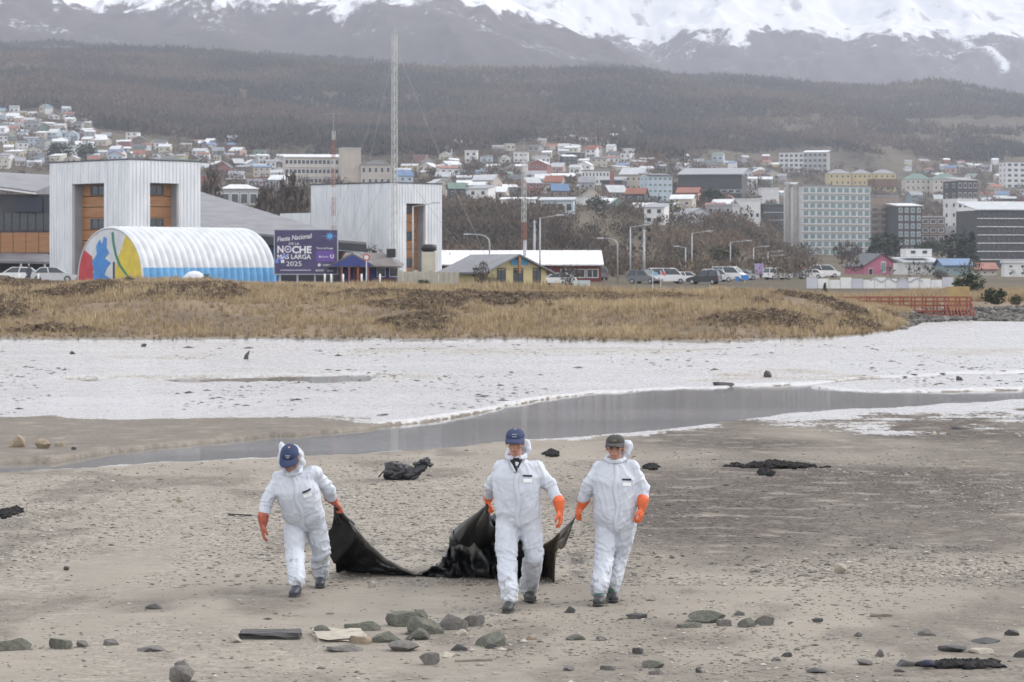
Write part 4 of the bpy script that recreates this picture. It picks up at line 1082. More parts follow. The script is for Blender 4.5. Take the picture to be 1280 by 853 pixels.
def mural_wall():
    d = 338; x0 = SX(1008, d); t = thing('mural_wall', 'long low white wall of panels with grey wave drawings', 'wall', (x0, d, ground_z(x0, d) - .3))
    n = 13; W = (SX(1192, d) - x0) / n
    for i in range(n):
        h = SZ(347 + (i % 3) * 1.5, d) - t.location.z
        MB().box(i * W + .03, (i + 1) * W - .03, 0, .2, 0, h).build('wall_panel', M['white_paint'] if i % 4 else wallmat('lilac'), t)
    b = MB()
    for i in range(26):
        xx = W * (5.6 + i * .18); zz = SZ(352 - 2.2 * math.sin(i * .9), d) - t.location.z
        b.box(xx, xx + W * .17, -.03, -.01, zz, zz + .25)
    b.build('painted_wave', M['steel'], t)
mural_wall()
def boardwalk():
    d = 178; x0 = SX(1045, d); x1 = SX(1213, d); zt = 1.42
    t = thing('red_boardwalk', 'red timber footbridge with railings beyond the grass bank', 'footbridge', (x0, d, .7))
    L = x1 - x0; z0 = -.75
    for i in range(9): MB().box(L * i / 9 + .01, L * (i + 1) / 9 - .01, 0, 1.5, -.22, -.1).build('deck_board', M['red_rail'], t)
    for y in (0.0, 1.5):
        for zz in (.2, .46, .72): MB().box(-.05, L + .05, y - .03, y + .03, zz - .045, zz + .045).build('rail', M['red_rail'], t)
        for i in range(13):
            x = L * i / 12
            MB().box(x - .05, x + .05, y - .05 - .09, y - .03 - .03, z0, .78).build('post', M['red_rail'], t)
    for i in range(9):                                     # slanted props at the right end
        x = L * .80 + L * .2 * i / 8
        MB().hexa([(x + .25, -.9, z0), (x + .33, -.9, z0), (x + .33, -.8, z0), (x + .25, -.8, z0), (x - .04, -.22, .5), (x + .04, -.22, .5), (x + .04, -.12, .5), (x - .04, -.12, .5)]).build('prop', M['red_rail'], t)
    MB().box(L * .58, L + .1, -.35, -.16, -.62, -.3).build('beam', M['red_rail'], t)
    tag(MB().box(SX(1186, 186), SX(1212, 186), 186, 187.4, .3, 2.05).build('straw_crate', mat('straw_timber', (0.42, 0.30, 0.14), None, 2, .8)), 'straw coloured timber crate behind the footbridge end', 'crate')
boardwalk()

# ---------------------------------------------------------------- masts, lamps, poles
def lattice(t, pts_base, z0, z1, w0, w1, m_at, seg):
    n = seg; rs = min(1, w0 / .42)
    for i in range(n):
        a, b_ = z0 + (z1 - z0) * i / n, z0 + (z1 - z0) * (i + 1) / n
        wa, wb = w0 + (w1 - w0) * i / n, w0 + (w1 - w0) * (i + 1) / n
        b = MB()
        tri = lambda w: [(w * math.cos(k), w * math.sin(k)) for k in (math.pi / 6, 5 * math.pi / 6, -math.pi / 2)]
        A, B = tri(wa), tri(wb)
        for k in range(3):
            b.tube([(*A[k], a), (*B[k], b_)], .045 * rs, 4, cap=False)
            j = (k + 1) % 3
            b.tube([(*A[k], a), (*B[j], b_)], .028 * rs, 3, cap=False); b.tube([(*A[k], a), (*A[j], a)], .025 * rs, 3, cap=False)
            b.tube([(*A[j], a), ((B[k][0] + A[k][0]) / 2, (B[k][1] + A[k][1]) / 2, (a + b_) / 2)], .022 * rs, 3, cap=False)
        b.build('mast_section', m_at(i), t)
def mast(name, label, px, d, top, w0, w1, seg, m_at, guys=()):
    x = SX(px, d); zg = ground_z(x, d)
    t = thing(name, label, 'mast', (x, d, zg - .1))
    H = SZ(top, d) - zg
    lattice(t, None, 0, H, w0, w1, m_at, seg)
    MB().tube([(0, 0, H), (0, 0, H + 2.3)], .03, 5).build('aerial', M['steel'], t)
    b = MB().tube([(-1.2, 0, H + 1.9), (1.3, 0, H + 2.05)], .02, 4); b.build('aerial_arm', M['steel'], t)
    for (gx, gy, frac) in guys:
        za = H * frac
        zg2 = ground_z(x + gx, d + gy) - zg
        pts = [(gx * q / 8, gy * q / 8, za + (zg2 - za) * q / 8 - 1.0 * math.sin(math.pi * q / 8)) for q in range(9)]
        MB().tube(pts, .022, 3, cap=False).build('guy_wire', M['steel'], t)
    return t
mast('radio_mast', 'tall slender white lattice radio mast with guy wires above the hall', 493, 335, 42, .42, .34, 26, lambda i: M['mast_white'],
     [(12.5, 8, .97), (-7.5, 14, .95), (-10.5, 10, .95), (12.5, 8, .5), (-9, 14, .5), (3.5, 26, .96)])
mast('red_mast', 'red and white lattice mast behind the long white roofed store', 655, 420, 190, .46, .34, 18, lambda i: M['mast_red'] if i < 8 else M['mast_white'])
mast('thin_red_mast', 'thin red lattice mast rising behind the violet billboard', 417, 330, 162, .26, .22, 16, lambda i: M['mast_red'] if i % 3 else M['mast_white'])
def lamp(label, px, top, d, arm_px, curved=False, base_z=None):
    x = SX(px, d); zg = ground_z(x, d) - .3
    H = SZ(top, d) - zg; A = arm_px / F * d
    t = thing('street_lamp', label, 'street lamp', (x, d, zg), 0, 'street lamps along the shore road')
    if curved:
        pts = [(0, 0, 0), (0, 0, H * .82), (A * .04, 0, H * .90), (A * .2, 0, H * .965), (A * .5, 0, H * .995), (A, 0, H)]
        MB().tube(pts, [.11, .09, .08, .07, .06, .05], 7).build('pole', M['steel'], t, True)
    else:
        MB().tube([(0, 0, 0), (0, 0, H * .96)], [.12, .075], 7).build('pole', M['steel'], t, True)
        MB().tube([(0, 0, H * .955), (A, 0, H)], .05, 6).build('arm', M['steel'], t, True)
    s = 1 if A > 0 else -1
    MB().hexa([(A - s * .3 if s > 0 else A - .6, -.16, H - .09), (A + .6 if s > 0 else A + .3, -.16, H - .05), (A + .6 if s > 0 else A + .3, .16, H - .05), (A - .3 if s > 0 else A - .6, .16, H - .09),
               (A - .3 if s > 0 else A - .6, -.13, H + .09), (A + .6 if s > 0 else A + .3, -.13, H + .09), (A + .6 if s > 0 else A + .3, .13, H + .09), (A - .3 if s > 0 else A - .6, .13, H + .09)]).build('lamp_head', M['steel'], t)
    return t
for a in [('street lamp with straight arm in front of the hall recess', 516, 254, 300, 27), ('curved street lamp bending left over the white store roof', 612, 293, 320, -26, True),
          ('tall street lamp with long arm beside the yellow house', 675, 269, 320, 24), ('curved street lamp bending left beyond the store end', 772, 298, 360, -20, True),
          ('tall street lamp left of the double floodlight pole', 788, 281, 370, 20), ('tall street lamp between the van and the white cars', 865, 289, 410, 21),
          ('short street lamp just left of the tall one above the van', 857, 308, 430, -10), ('street lamp above the blue road signs', 913, 301, 480, 22), ('street lamp left of the purple poster', 942, 308, 530, 16),
          ('street lamp first of the far cluster right of the purple poster', 960, 314, 590, 15), ('street lamp second of the far cluster', 964, 319, 650, 14), ('street lamp third of the far cluster', 968, 323, 710, 13),
          ('street lamp fourth of the far cluster', 972, 327, 780, 12), ('street lamp last of the far cluster beside the tiny car park', 994, 329, 820, 10)]:
    lamp(*a)
def flood(label, px, top, d):
    x = SX(px, d); zg = ground_z(x, d) - .3; H = SZ(top, d) - zg
    t = thing('floodlight_pole', label, 'floodlight pole', (x, d, zg), 0, 'double floodlight poles')
    MB().tube([(0, 0, 0), (0, 0, H)], [.2, .14], 8).build('pole', M['steel'], t, True)
    for zz in (H - .2, H - 1.3):
        MB().tube([(-.8, 0, zz), (.8, 0, zz)], .06, 5).build('crossbar', M['steel'], t)
        for xx in (-.75, .4): MB().box(xx, xx + .45, -.25, .1, zz - .1, zz + .35).build('floodlight', M['tank_black'], t)
flood('grey pole with stacked dark floodlights right of the curved lamp', 805, 287, 380)
flood('grey pole with stacked dark floodlights right of the red lattice mast', 668, 276, 390)
def post_row():
    labs = {}
    xs = [(406, 'left'), (414, 'mid'), (429, 'r'), (452, 'r'), (475, 'r'), (24, 'l'), (48, 'l')]
    names = ['white post under the billboard, first from its left edge', 'white post under the billboard, second from its left edge', 'white post in front of the blue house porch', 'white post before the blue house middle',
             'white post before the right end of the blue house', 'white canopy side post left of the silver car', 'white post directly behind the silver car']
    for (px, _), lb in zip(xs, names):
        d = 265; x = SX(px, d); zg = ground_z(x, d) - .3
        b = MB().tube([(0, 0, 0), (0, 0, SZ(343, d) - zg), (0, 0, SZ(342.5, d) - zg)], [.09, .09, .03], 7)
        tag(b.build('fence_post', M['white_paint'], None, True, (x, d, zg)), lb, 'post', 'white posts behind the bank')
post_row()
def round_sign():
    d = 270; x = SX(458, d); zg = ground_z(x, d) - .3; t = thing('road_sign', 'round road sign on a thin pole before the blue house', 'road sign', (x, d, zg))
    H = SZ(322, d) - zg
    MB().tube([(0, 0, 0), (0, 0, H)], .05, 6).build('pole', M['white_paint'], t)
    vs = [(.33 * math.cos(k * math.pi / 9), -.07, H + .33 * math.sin(k * math.pi / 9)) for k in range(18)]
    b = MB().add(vs + [(v[0], -.055, v[2]) for v in vs], [tuple(range(17, -1, -1)), tuple(range(18, 36))] + [(i, (i + 1) % 18, (i + 1) % 18 + 18, i + 18) for i in range(18)])
    o = b.build('disc', mat('sign_red', (0.5, 0.06, 0.05), None, 3, .5), t); fix_normals(o.data)
    vs = [(.22 * math.cos(k * math.pi / 9), -.08, H + .22 * math.sin(k * math.pi / 9)) for k in range(18)]
    o = MB().add(vs, [tuple(range(18))]).build('disc_face', M['white_paint'], t); fix_normals(o.data)
round_sign()
def sign_panel(name, label, px, py0, py1, wpx, d, m, cat='sign'):
    x = SX(px, d); zg = ground_z(x, d) - .3; t = thing(name, label, cat, (x, d, zg))
    w = wpx / F * d / 2
    MB().tube([(0, 0, 0), (0, 0, SZ(py0, d) - zg)], .06, 5).build('pole', M['steel'], t)
    MB().box(-w, w, -.13, -.07, SZ(py1, d) - zg, SZ(py0, d) - zg).build('panel', m, t)
    MB().box(-w - .04, w + .04, -.065, -.02, SZ(py1, d) - zg - .04, SZ(py0, d) - zg + .04).build('frame', M['steel'], t)
sign_panel('poster_board', 'small purple poster board among the far street lamps', 949, 330, 343, 11, 420, mat('purple_poster', (0.30, 0.22, 0.42), (0.42, 0.34, 0.50), 3, .6))
sign_panel('orange_road_sign', 'orange road sign on a pole among the far street lamps', 965, 338, 346, 8, 440, mat('orange_sign', (0.62, 0.25, 0.04), None, 3, .6))
sign_panel('blue_road_sign', 'larger blue road sign above the white parked cars', 931, 344, 350, 9, 380, mat('blue_sign', (0.05, 0.24, 0.62), None, 3, .6))
sign_panel('small_blue_sign', 'smaller blue road sign just left of the larger one', 921, 346, 352, 4, 382, mat('blue_sign', (0.05, 0.24, 0.62)))
sign_panel('red_light_sign', 'small red square sign on a thin pole above the mural wall', 1003, 332, 336, 4, 500, mat('red_sign', (0.6, 0.07, 0.05), None, 3, .6))
sign_panel('white_hoarding', 'pale blue green board standing in front of the store end', 727, 351, 362, 21, 282, mat('pale_hoarding', (0.52, 0.60, 0.60), None, 1, .7))
def flag(label, px, m):
    d = 300; x = SX(px, d); zg = ground_z(x, d) - .3; t = thing('flag', label, 'flag', (x, d, zg), 0, 'small flags behind the bank')
    H = SZ(339, d) - zg
    MB().tube([(0, 0, 0), (0, 0, H + .1)], .035, 5).build('flagpole', M['white_paint'], t)
    vs, fs = [], []
    for i in range(7):
        for j in range(3): vs.append((i * .09, .06 * math.sin(i * 1.3), H - j * .17 - i * .035))
    for i in range(6):
        for j in range(2): a = i * 3 + j; fs.append((a, a + 1, a + 4, a + 3))
    MB().add(vs, fs).build('flag_cloth', m, t, True)
flag('small light blue flag on a short pole above the van', 816, mat('blue_flag', (0.25, 0.52, 0.75), None, 3, .8))
flag('small pink red flag on a short pole beside the blue one', 826, mat('pink_flag', (0.65, 0.16, 0.22), None, 3, .8))

# ---------------------------------------------------------------- vehicles
def car_proto(name, kind):
    """side profile along local x (front at +x), built around the origin, wheels on z=0"""
    t = thing(name, '', 'car')
    if kind == 'sedan': L, Wd, low, belt, roof = 4.5, 1.74, .25, .92, 1.44; cab = [(-1.75, belt), (-1.15, roof - .04), (-.2, roof), (.35, roof - .02), (1.15, belt)]
    elif kind == 'suv': L, Wd, low, belt, roof = 4.4, 1.85, .3, 1.05, 1.75; cab = [(-2.1, belt), (-1.85, roof - .04), (-.4, roof), (.3, roof - .03), (1.0, belt)]
    else: L, Wd, low, belt, roof = 5.0, 1.9, .3, 1.15, 2.0; cab = [(-2.42, belt), (-2.35, roof - .03), (-.4, roof), (.9, roof - .05), (1.7, belt)]
    h = L / 2
    body = [(-h, low + .1), (-h + .1, low), (h - .12, low), (h, low + .15), (h - .03, belt * .62), (h - .3, belt * .80), (cab[-1][0] + .05, belt), (cab[0][0] - .03, belt), (-h + .08, belt * .93)]
    def loft(poly, w0, w1, zmid):
        n = len(poly)
        ins = lambda z: w0 / 2 if z <= zmid else w1 / 2
        vs = [(x, -ins(z), z) for x, z in poly] + [(x, ins(z), z) for x, z in poly]
        return vs, [tuple(range(n)), tuple(range(2 * n - 1, n - 1, -1))] + [(i, i + n, (i + 1) % n + n, (i + 1) % n) for i in range(n)]
    b = MB(); b.add(*loft(body, Wd, Wd * .97, belt * .7)); o = b.build('body', None, t); fix_normals(o.data)
    g = MB(); g.add(*loft(cab, Wd * .93, Wd * .74, belt + .02)); o = g.build('cabin_glass', M['glass'], t); fix_normals(o.data)
    r = MB()
    rp = [p for p in cab if p[1] > belt + .1]
    r.hexa([(rp[0][0], -Wd * .38, rp[0][1] - .02), (rp[-1][0], -Wd * .38, rp[-1][1] - .02), (rp[-1][0], Wd * .38, rp[-1][1] - .02), (rp[0][0], Wd * .38, rp[0][1] - .02),
            (rp[0][0] + .1, -Wd * .35, roof + .02), (rp[-1][0] - .1, -Wd * .35, roof + .02), (rp[-1][0] - .1, Wd * .35, roof + .02), (rp[0][0] + .1, Wd * .35, roof + .02)]); r.build('roof_panel', None, t)
    for s in (-1, 1):
        for (xa, za), (xb, zb) in ((cab[0], rp[0]), (cab[-1], rp[-1]), (((cab[0][0] + cab[-1][0]) / 2 - .1, belt), ((rp[0][0] + rp[-1][0]) / 2 - .1, roof - .03))):
            pl = MB(); pl.tube([(xa, s * Wd * .470, za), (xb, s * Wd * .376, zb)], .05, 4); pl.build('pillar', None, t)
    for xw in (-h * .62, h * .62):
        for s in (-1, 1):
            w = MB().tube([(xw, s * Wd * .40, .32), (xw, s * Wd * .505, .32)], .33, 14); wo = w.build('wheel', M['tank_black'], t)
            MB().tube([(xw, s * Wd * .50, .32), (xw, s * Wd * .515, .32)], .2, 10).build('rim', M['steel'], wo)
    for s in (-1, 1):
        MB().box(h - .16, h + .012, s * Wd * .36 - .2, s * Wd * .36 + .2, belt * .62, belt * .76).build('headlight', M['white_paint'], t)
        MB().box(-h - .012, -h + .12, s * Wd * .40 - .13, s * Wd * .40 + .13, belt * .66, belt * .84).build('tail_light', mat('red_lens', (0.35, 0.03, 0.03), None, 3, .3), t)
    return t
paint = lambda n, c: mat('car_paint_' + n, c, tuple(k * .94 for k in c), 1, .28)
CP = dict(silver=(0.50, 0.51, 0.53), white=(0.74, 0.74, 0.75), black=(0.03, 0.03, 0.035), grey=(0.18, 0.185, 0.20), red=(0.36, 0.05, 0.05), blue=(0.06, 0.10, 0.24))
protos = {k: car_proto('parked_' + k, k) for k in ('sedan', 'suv', 'van')}
used = set()
def place_car(kind, colr, px, d, rz, label):
    src = protos[kind]
    first = kind not in used; used.add(kind)
    t = src if first else copy_tree(src)
    x = SX(px, d); t.location = (x, d, ground_z(x, d) + .02); t.rotation_euler = (0, 0, rz)
    tag(t, label, 'van' if kind == 'van' else 'car', 'parked vehicles')
    for c in t.children:
        st = c.name.split('.')[0]
        if st in ('body', 'roof_panel', 'pillar'):
            c.data = c.data.copy(); c.data.materials.clear(); c.data.materials.append(paint(colr, CP[colr]))
place_car('sedan', 'silver', 66, 268, R(8), 'silver sedan parked in front of the arched tent end')
place_car('sedan', 'white', 22, 276, R(170), 'white sedan half hidden behind the silver sedan')
CARS = [('suv', 'grey', 806, 272, R(-35), 'grey estate car with pale roof at the head of the parked row'), ('van', 'white', 834, 278, R(12), 'white van with dark windscreen beside the two flags'),
        ('sedan', 'white', 858, 290, R(15), 'white car directly behind the white van nose'), ('suv', 'black', 880, 276, R(160), 'black car under a white boat roof right of the van'),
        ('suv', 'silver', 896, 300, R(20), 'silver off-roader second right of the van'), ('van', 'white', 912, 310, R(-25), 'white van below the smaller blue road sign'),
        ('sedan', 'silver', 928, 320, R(12), 'silver car below the larger blue road sign'), ('suv', 'white', 972, 330, R(30), 'white off-roader right of the orange road sign'),
        ('sedan', 'grey', 992, 340, R(10), 'grey car near the left end of the mural wall'), ('sedan', 'white', 1012, 345, R(170), 'white car before the left end of the mural wall'),
        ('suv', 'grey', 684, 322, R(10), 'grey off-roader right beside the yellow house'), ('sedan', 'white', 697, 305, R(165), 'white car parked right of the yellow house'),
        ('sedan', 'black', 950, 335, R(8), 'black car below the purple poster board'), ('van', 'white', 1030, 360, R(5), 'white van in front of the mural wall'), ('suv', 'grey', 748, 360, R(100), 'grey off-roader seen end on behind the pale board')]
for c in CARS: place_car(c[0], c[1], c[2], c[3] + (88 if c[2] > 760 else 30), c[4], c[5])
# ---------------------------------------------------------------- dry grass and scrub on the bank
def tuft_template(n, seed, lean=.45, wid=.05):
    r = np.random.default_rng(seed); v = []
    for i in range(n):
        a = r.uniform(0, 2 * math.pi); bx, by = r.normal(0, .22, 2); l = r.uniform(.1, lean); h = r.uniform(.55, 1.0)
        px_, py_ = -math.sin(a) * wid, math.cos(a) * wid
        v += [(bx - px_, by - py_, -.1), (bx + px_, by + py_, -.1), (bx + math.cos(a) * l, by + math.sin(a) * l, h)]
    return np.array(v), np.arange(n * 3).reshape(-1, 3)
def bank_points(n, smin, smax, pmin=-80, pmax=1175):
    px = rng.uniform(pmin, pmax, n); u = rng.uniform(0, 1, n)
    toe = CAMH * F / (ip(TOE, px) - HY); d = toe + smin + (smax - smin) * u
    z, s, ch, pu = near_z(px, d)
    x = (px - CX) / F * d
    return px, d, x, z, s
def grass_on_bank():
    px, d, x, z, s = bank_points(42000, -.4, 62)
    n1 = fbm(x / 5, d / 6, seed=101, oct=4)
    dens = .35 + .65 * sstep(-.5, .3, n1)
    k = (rng.uniform(0, 1, len(px)) < dens) & (s > .1) & ((px < 1135) | (s > 20))
    p = np.stack([x, d, z], 1)[k]; n1 = n1[k]; s = s[k]
    h = rng.uniform(.14, .34, len(p)) * (1 + .4 * sstep(.1, .6, n1)); h[s < 1.5] *= .6
    # thinner grass on the level ground behind the crest
    px2, d2, x2, z2, s2 = bank_points(22000, 45, 100, 380, 1330)
    k2 = fbm(x2 / 6, d2 / 6, seed=103, oct=3) > -.25
    p = np.concatenate([p, np.stack([x2, d2, z2], 1)[k2]]); h = np.concatenate([h, rng.uniform(.4, .85, k2.sum()) * np.interp(px2[k2], [380, 700], [.5, 1])]); n1 = np.concatenate([n1, np.full(k2.sum(), .1)]); s = np.concatenate([s, s2[k2]])
    tv, tf = tuft_template(11, 5)
    me = scatter_mesh('dry_grass', p, h * 1.15, h, tv, tf, .2)
    t = .62 + .35 * n1 + rng.uniform(-.25, .25, len(p)); t[s < 1.2] -= .6
    tint_attr(me, len(p), len(tv), np.clip(t, 0, 1)[:, None].repeat(3, 1))
    tag(link('dry_grass', me, tint_material('straw_grass', (0.145, 0.115, 0.075), (0.335, 0.255, 0.160), (0.47, 0.375, 0.24))), 'straw coloured dry grass covering the bank', 'grass', kind='stuff')
    px, d, x, z, s = bank_points(50000, 3, 40)
    n2 = fbm(x / 4.2, d / 5.5, seed=111, oct=4) + .25 * fbm(x / 17, d / 15, seed=113, oct=2)
    k = (n2 > -.02) & (s > 4) & (px < 1120)
    p = np.stack([x, d, z - .05], 1)[k]
    h = rng.uniform(.10, .22, len(p)) * (.6 + .9 * sstep(.0, .5, n2[k]))
    tv, tf = fuzz_template(20, 9, .17, .0)
    me = scatter_mesh('low_scrub', p, h * 1.3, h, tv, tf, .3)
    t = .5 + rng.uniform(-.5, .5, len(p))
    tint_attr(me, len(p), len(tv), np.clip(t, 0, 1)[:, None].repeat(3, 1))
    tag(link('low_scrub', me, tint_material('brown_scrub', (0.105, 0.082, 0.064), (0.165, 0.125, 0.093), (0.25, 0.19, 0.125))), 'low brown scrub in patches on the bank', 'scrub', kind='stuff')
grass_on_bank()
def shore_rocks():
    n = 2600; px = rng.uniform(1125, 1420, n); toe = CAMH * F / (ip(TOE, px) - HY); d = toe + rng.uniform(-1.5, 17, n)
    z, s, c_, p_ = near_z(px, d); x = (px - CX) / F * d
    bm = bmesh.new(); bmesh.ops.create_icosphere(bm, subdivisions=1, radius=1); v = np.array([q.co[:] for q in bm.verts]); f = np.array([[q.index for q in fc.verts] for fc in bm.faces]); bm.free()
    r = rng.uniform(.06, .24, n)
    me = scatter_mesh('shore_rocks', np.stack([x, d, z + r * .2], 1), r, r * .7, v * [1, .8, 1], f, .25)
    tint_attr(me, n, len(v), rng.uniform(0, 1, n)[:, None].repeat(3, 1))
    tag(link('shore_rocks', me, tint_material('shore_rock', (0.05, 0.047, 0.044), (0.11, 0.104, 0.096), (0.20, 0.19, 0.175))), 'grey rocks lining the far shore below the footbridge', 'rocks', kind='stuff')
shore_rocks()
# ---------------------------------------------------------------- scrub on the bluff and between the houses
def town_scrub():
    n = 30000
    px = rng.uniform(-60, 1340, n); row = rng.uniform(150, 352, n)
    ds = np.geomspace(380, 3000, 260); PXc = np.arange(-60, 1341, 20)
    Z = far_z(PXc[:, None].repeat(260, 1), ds[None].repeat(len(PXc), 0)); RW = HY - (Z - CAMH) / ds * F
    d = np.empty(n)
    for i in range(n):
        c = int((px[i] + 60) / 20); d[i] = ds[min(np.argmax(RW[c] <= row[i]), 259)] if (RW[c] <= row[i]).any() else 2900
    d *= rng.uniform(.985, 1.03, n)
    x = (px - CX) / F * d; z = far_z(px, d)
    nz = fbm(px / 45, row / 22, seed=121, oct=4)
    bluff = ((px > 535) & (px < 985) & (row > np.interp(px, [535, 700, 850, 985], [246, 262, 272, 285])))
    mid = (px > 1010) & (row > 296) & (row < 318)
    scrubslope = (px > 930) & (row < 212)
    prob = np.where(bluff, np.where(px < 700, .95, .12 + .9 * sstep(-.15, .3, nz)), np.where(mid, .55, np.where((px > 1010) & (row >= 318), 0.04, np.where(scrubslope, .5 * sstep(-.1, .4, nz), .75 * sstep(-.3, .4, nz)))))
    k = rng.uniform(0, 1, n) < prob
    p = np.stack([x, d, z], 1)[k]; nz = nz[k]; row = row[k]
    h = rng.uniform(1.6, 4.2, len(p)) * np.interp(p[:, 1], [400, 700, 2000], [.75, 1, 1.5]); w = h * rng.uniform(.4, .7, len(p))
    tv, tf = fuzz_template(46, 15, .10)
    me = scatter_mesh('hillside_scrub', p, w, h, tv, tf, .3)
    t = .45 + .5 * fbm(p[:, 0] / 25, p[:, 1] / 40, seed=131, oct=3) + rng.uniform(-.2, .2, len(p))
    tint_attr(me, len(p), len(tv), np.clip(t, 0, 1)[:, None].repeat(3, 1))
    tag(link('hillside_scrub', me, tint_material('bare_scrub', (0.078, 0.072, 0.058), (0.130, 0.105, 0.086), (0.195, 0.152, 0.108))), 'bare brown scrub on the bluff and between the houses', 'scrub', kind='stuff')
town_scrub()
# ---------------------------------------------------------------- single trees
def tree(name, label, px, base, top, wpx, d=None, colr=0, bare=False, cat='tree', conifer=False, seed=1):
    dd = d or far_pick(px, base)[0]
    x = SX(px, dd); zg = ground_z(x, dd) - .2
    H = SZ(top, dd) - zg; Wd = wpx / F * dd / 2
    t = thing(name, label, cat, (x, dd, zg))
    r = np.random.default_rng(seed)
    b = MB().tube([(0, 0, 0), (.03 * H, 0, H * .3), (0, .02 * H, H * .62)], [H * .035, H * .026, H * .012], 6)
    for i in range(9):
        a = r.uniform(0, 6.28); z0 = H * r.uniform(.2, .55); l = Wd * r.uniform(.5, .9)
        b.tube([(0, 0, z0), (math.cos(a) * l * .5, math.sin(a) * l * .5, z0 + H * .12), (math.cos(a) * l, math.sin(a) * l, z0 + H * r.uniform(.2, .34))], [H * .014, H * .009, H * .004], 4)
    b.build('trunk', mat('tree_bark', (0.09, 0.075, 0.065), None, 3, .9), t, True)
    n = 900
    v = r.normal(size=(n, 3)); v /= np.linalg.norm(v, axis=1)[:, None]; v *= r.uniform(.2, 1, (n, 1)) ** .5
    if conifer:
        hh = r.uniform(0, 1, n) ** 1.4; rad = (1 - hh) * Wd * (.75 + .25 * np.sin(hh * 40)) * r.uniform(.5, 1, n); a = r.uniform(0, 6.28, n)
        c = np.stack([np.cos(a) * rad, np.sin(a) * rad, H * (.06 + .94 * hh)], 1)
    else:
        c = np.stack([v[:, 0] * Wd, v[:, 1] * Wd, H * (.56 + .44 * v[:, 2])], 1)
        lump = fbm(c[:, 0] / Wd * 2.2, c[:, 1] / Wd * 2.2, c[:, 2] / H * 4.5, seed=seed, oct=2)
        c = c[lump > -.28]
    n = len(c); s = max(Wd, H * .4) * (.075 if bare else .10)
    tr = r.normal(size=(n, 3, 3)) * s * (np.array([.5, .5, 1.4]) if bare else np.array([1, 1, .7]))
    me = np_mesh('crown', (c[:, None] + tr).reshape(-1, 3), np.arange(n * 3).reshape(-1, 3), False)
    tt = np.clip(.5 + r.uniform(-.5, .5, n), 0, 1)
    set_attr(me, 'tint', np.repeat(tt, 3)[:, None].repeat(3, 1))
    link('crown', me, TREEM[colr], t)
    return t
TREEM = [tint_material('grey_brown_twigs', (0.052, 0.046, 0.042), (0.085, 0.072, 0.062), (0.13, 0.105, 0.085)), tint_material('dark_green_leaves', (0.022, 0.034, 0.022), (0.038, 0.054, 0.034), (0.065, 0.085, 0.048)),
         tint_material('olive_leaves', (0.045, 0.05, 0.028), (0.075, 0.078, 0.042), (0.12, 0.115, 0.06))]
for i, a in enumerate([
    ('bare_tree', 'broad dark bare tree on the slope behind the long hall roof', 364, 262, 212, 44, 520, 0, True), ('bare_tree', 'lower bare tree just left of the broad dark one', 336, 264, 224, 36, 530, 0, True),
    ('bare_tree', 'thin bare tree beside the red shed and pavilion house', 266, 250, 208, 26, 700, 0, True), ('bare_tree', 'small bare tree in front of the yellow house', 602, 362, 326, 22, 280, 0, True),
    ('bare_tree', 'bare bush before the right end of the yellow house', 616, 362, 343, 20, 276, 0, True), ('bare_tree', 'bare reddish bush between the hall and the blue house', 466, 335, 306, 30, 320, 0, True),
    ('bare_tree', 'bare brown tree before the red store wall', 712, 356, 332, 30, 320, 0, True), ('evergreen_tree', 'dark evergreen mass below the brown flats', 1108, 322, 292, 48, 900, 1), ('evergreen_tree', 'dark evergreen below the white tower foot', 1196, 328, 288, 44, 900, 1),
    ('evergreen_tree', 'dark evergreen between white tower and long dark flats', 1160, 322, 296, 34, 960, 1), ('evergreen_tree', 'pointed dark evergreen beside the long dark flats', 1215, 332, 290, 24, 860, 1, False, 'tree', True),
    ('round_shrub', 'big rounded dark green shrub right of the white mural wall', 1211, 372, 341, 42, 245, 1, False, 'shrub'), ('small_conifer', 'small dark conifer where the footbridge meets the bank', 1031, 371, 354, 12, 250, 1, False, 'conifer', True),
    ('dark_shrub', 'dark low shrub right behind the footbridge end', 1243, 379, 360, 34, 205, 1, False, 'shrub'), ('dark_shrub', 'small dark shrub at the right edge of the far grass', 1270, 379, 368, 16, 205, 1, False, 'shrub'),
    ('dark_shrub', 'green shrub at the foot of the cream yard fence', 529, 360, 349, 18, 272, 1, False, 'shrub'), ('dark_shrub', 'small green shrub beside the white dome tent', 258, 356, 342, 13, 268, 1, False, 'shrub'),
    ('dark_shrub', 'dead brown shrub on the bank before the tent mural', 162, 362, 346, 18, 172, 0, True, 'shrub'), ('evergreen_tree', 'dark green tree right of the glass tower', 890, 262, 236, 30, 1080, 1), ('evergreen_tree', 'dark green tree above the street lamps on the bluff', 905, 335, 308, 44, 640, 2),
    ('evergreen_tree', 'dark tree cluster among white houses at the upper left', 75, 205, 178, 34, None, 1), ('evergreen_tree', 'rounded dark tree among houses right of the first cluster', 108, 205, 176, 26, None, 1),
    ('bare_tree', 'bare brown tree on the slope right of the slab foot', 1060, 335, 302, 40, 880, 0, True), ('bare_tree', 'bare pale tree right of the white lake house', 1176, 366, 338, 20, 430, 0, True),
    ('evergreen_tree', 'dark green tree on the left of the glass tower', 745, 268, 246, 26, None, 1), ('evergreen_tree', 'olive tree at the left foot of the glass tower', 838, 276, 250, 24, None, 2), ('bare_tree', 'bare tree above the curved lamp on the bluff', 700, 300, 268, 40, 640, 0, True)]):
    tree(*a, seed=20 + i)

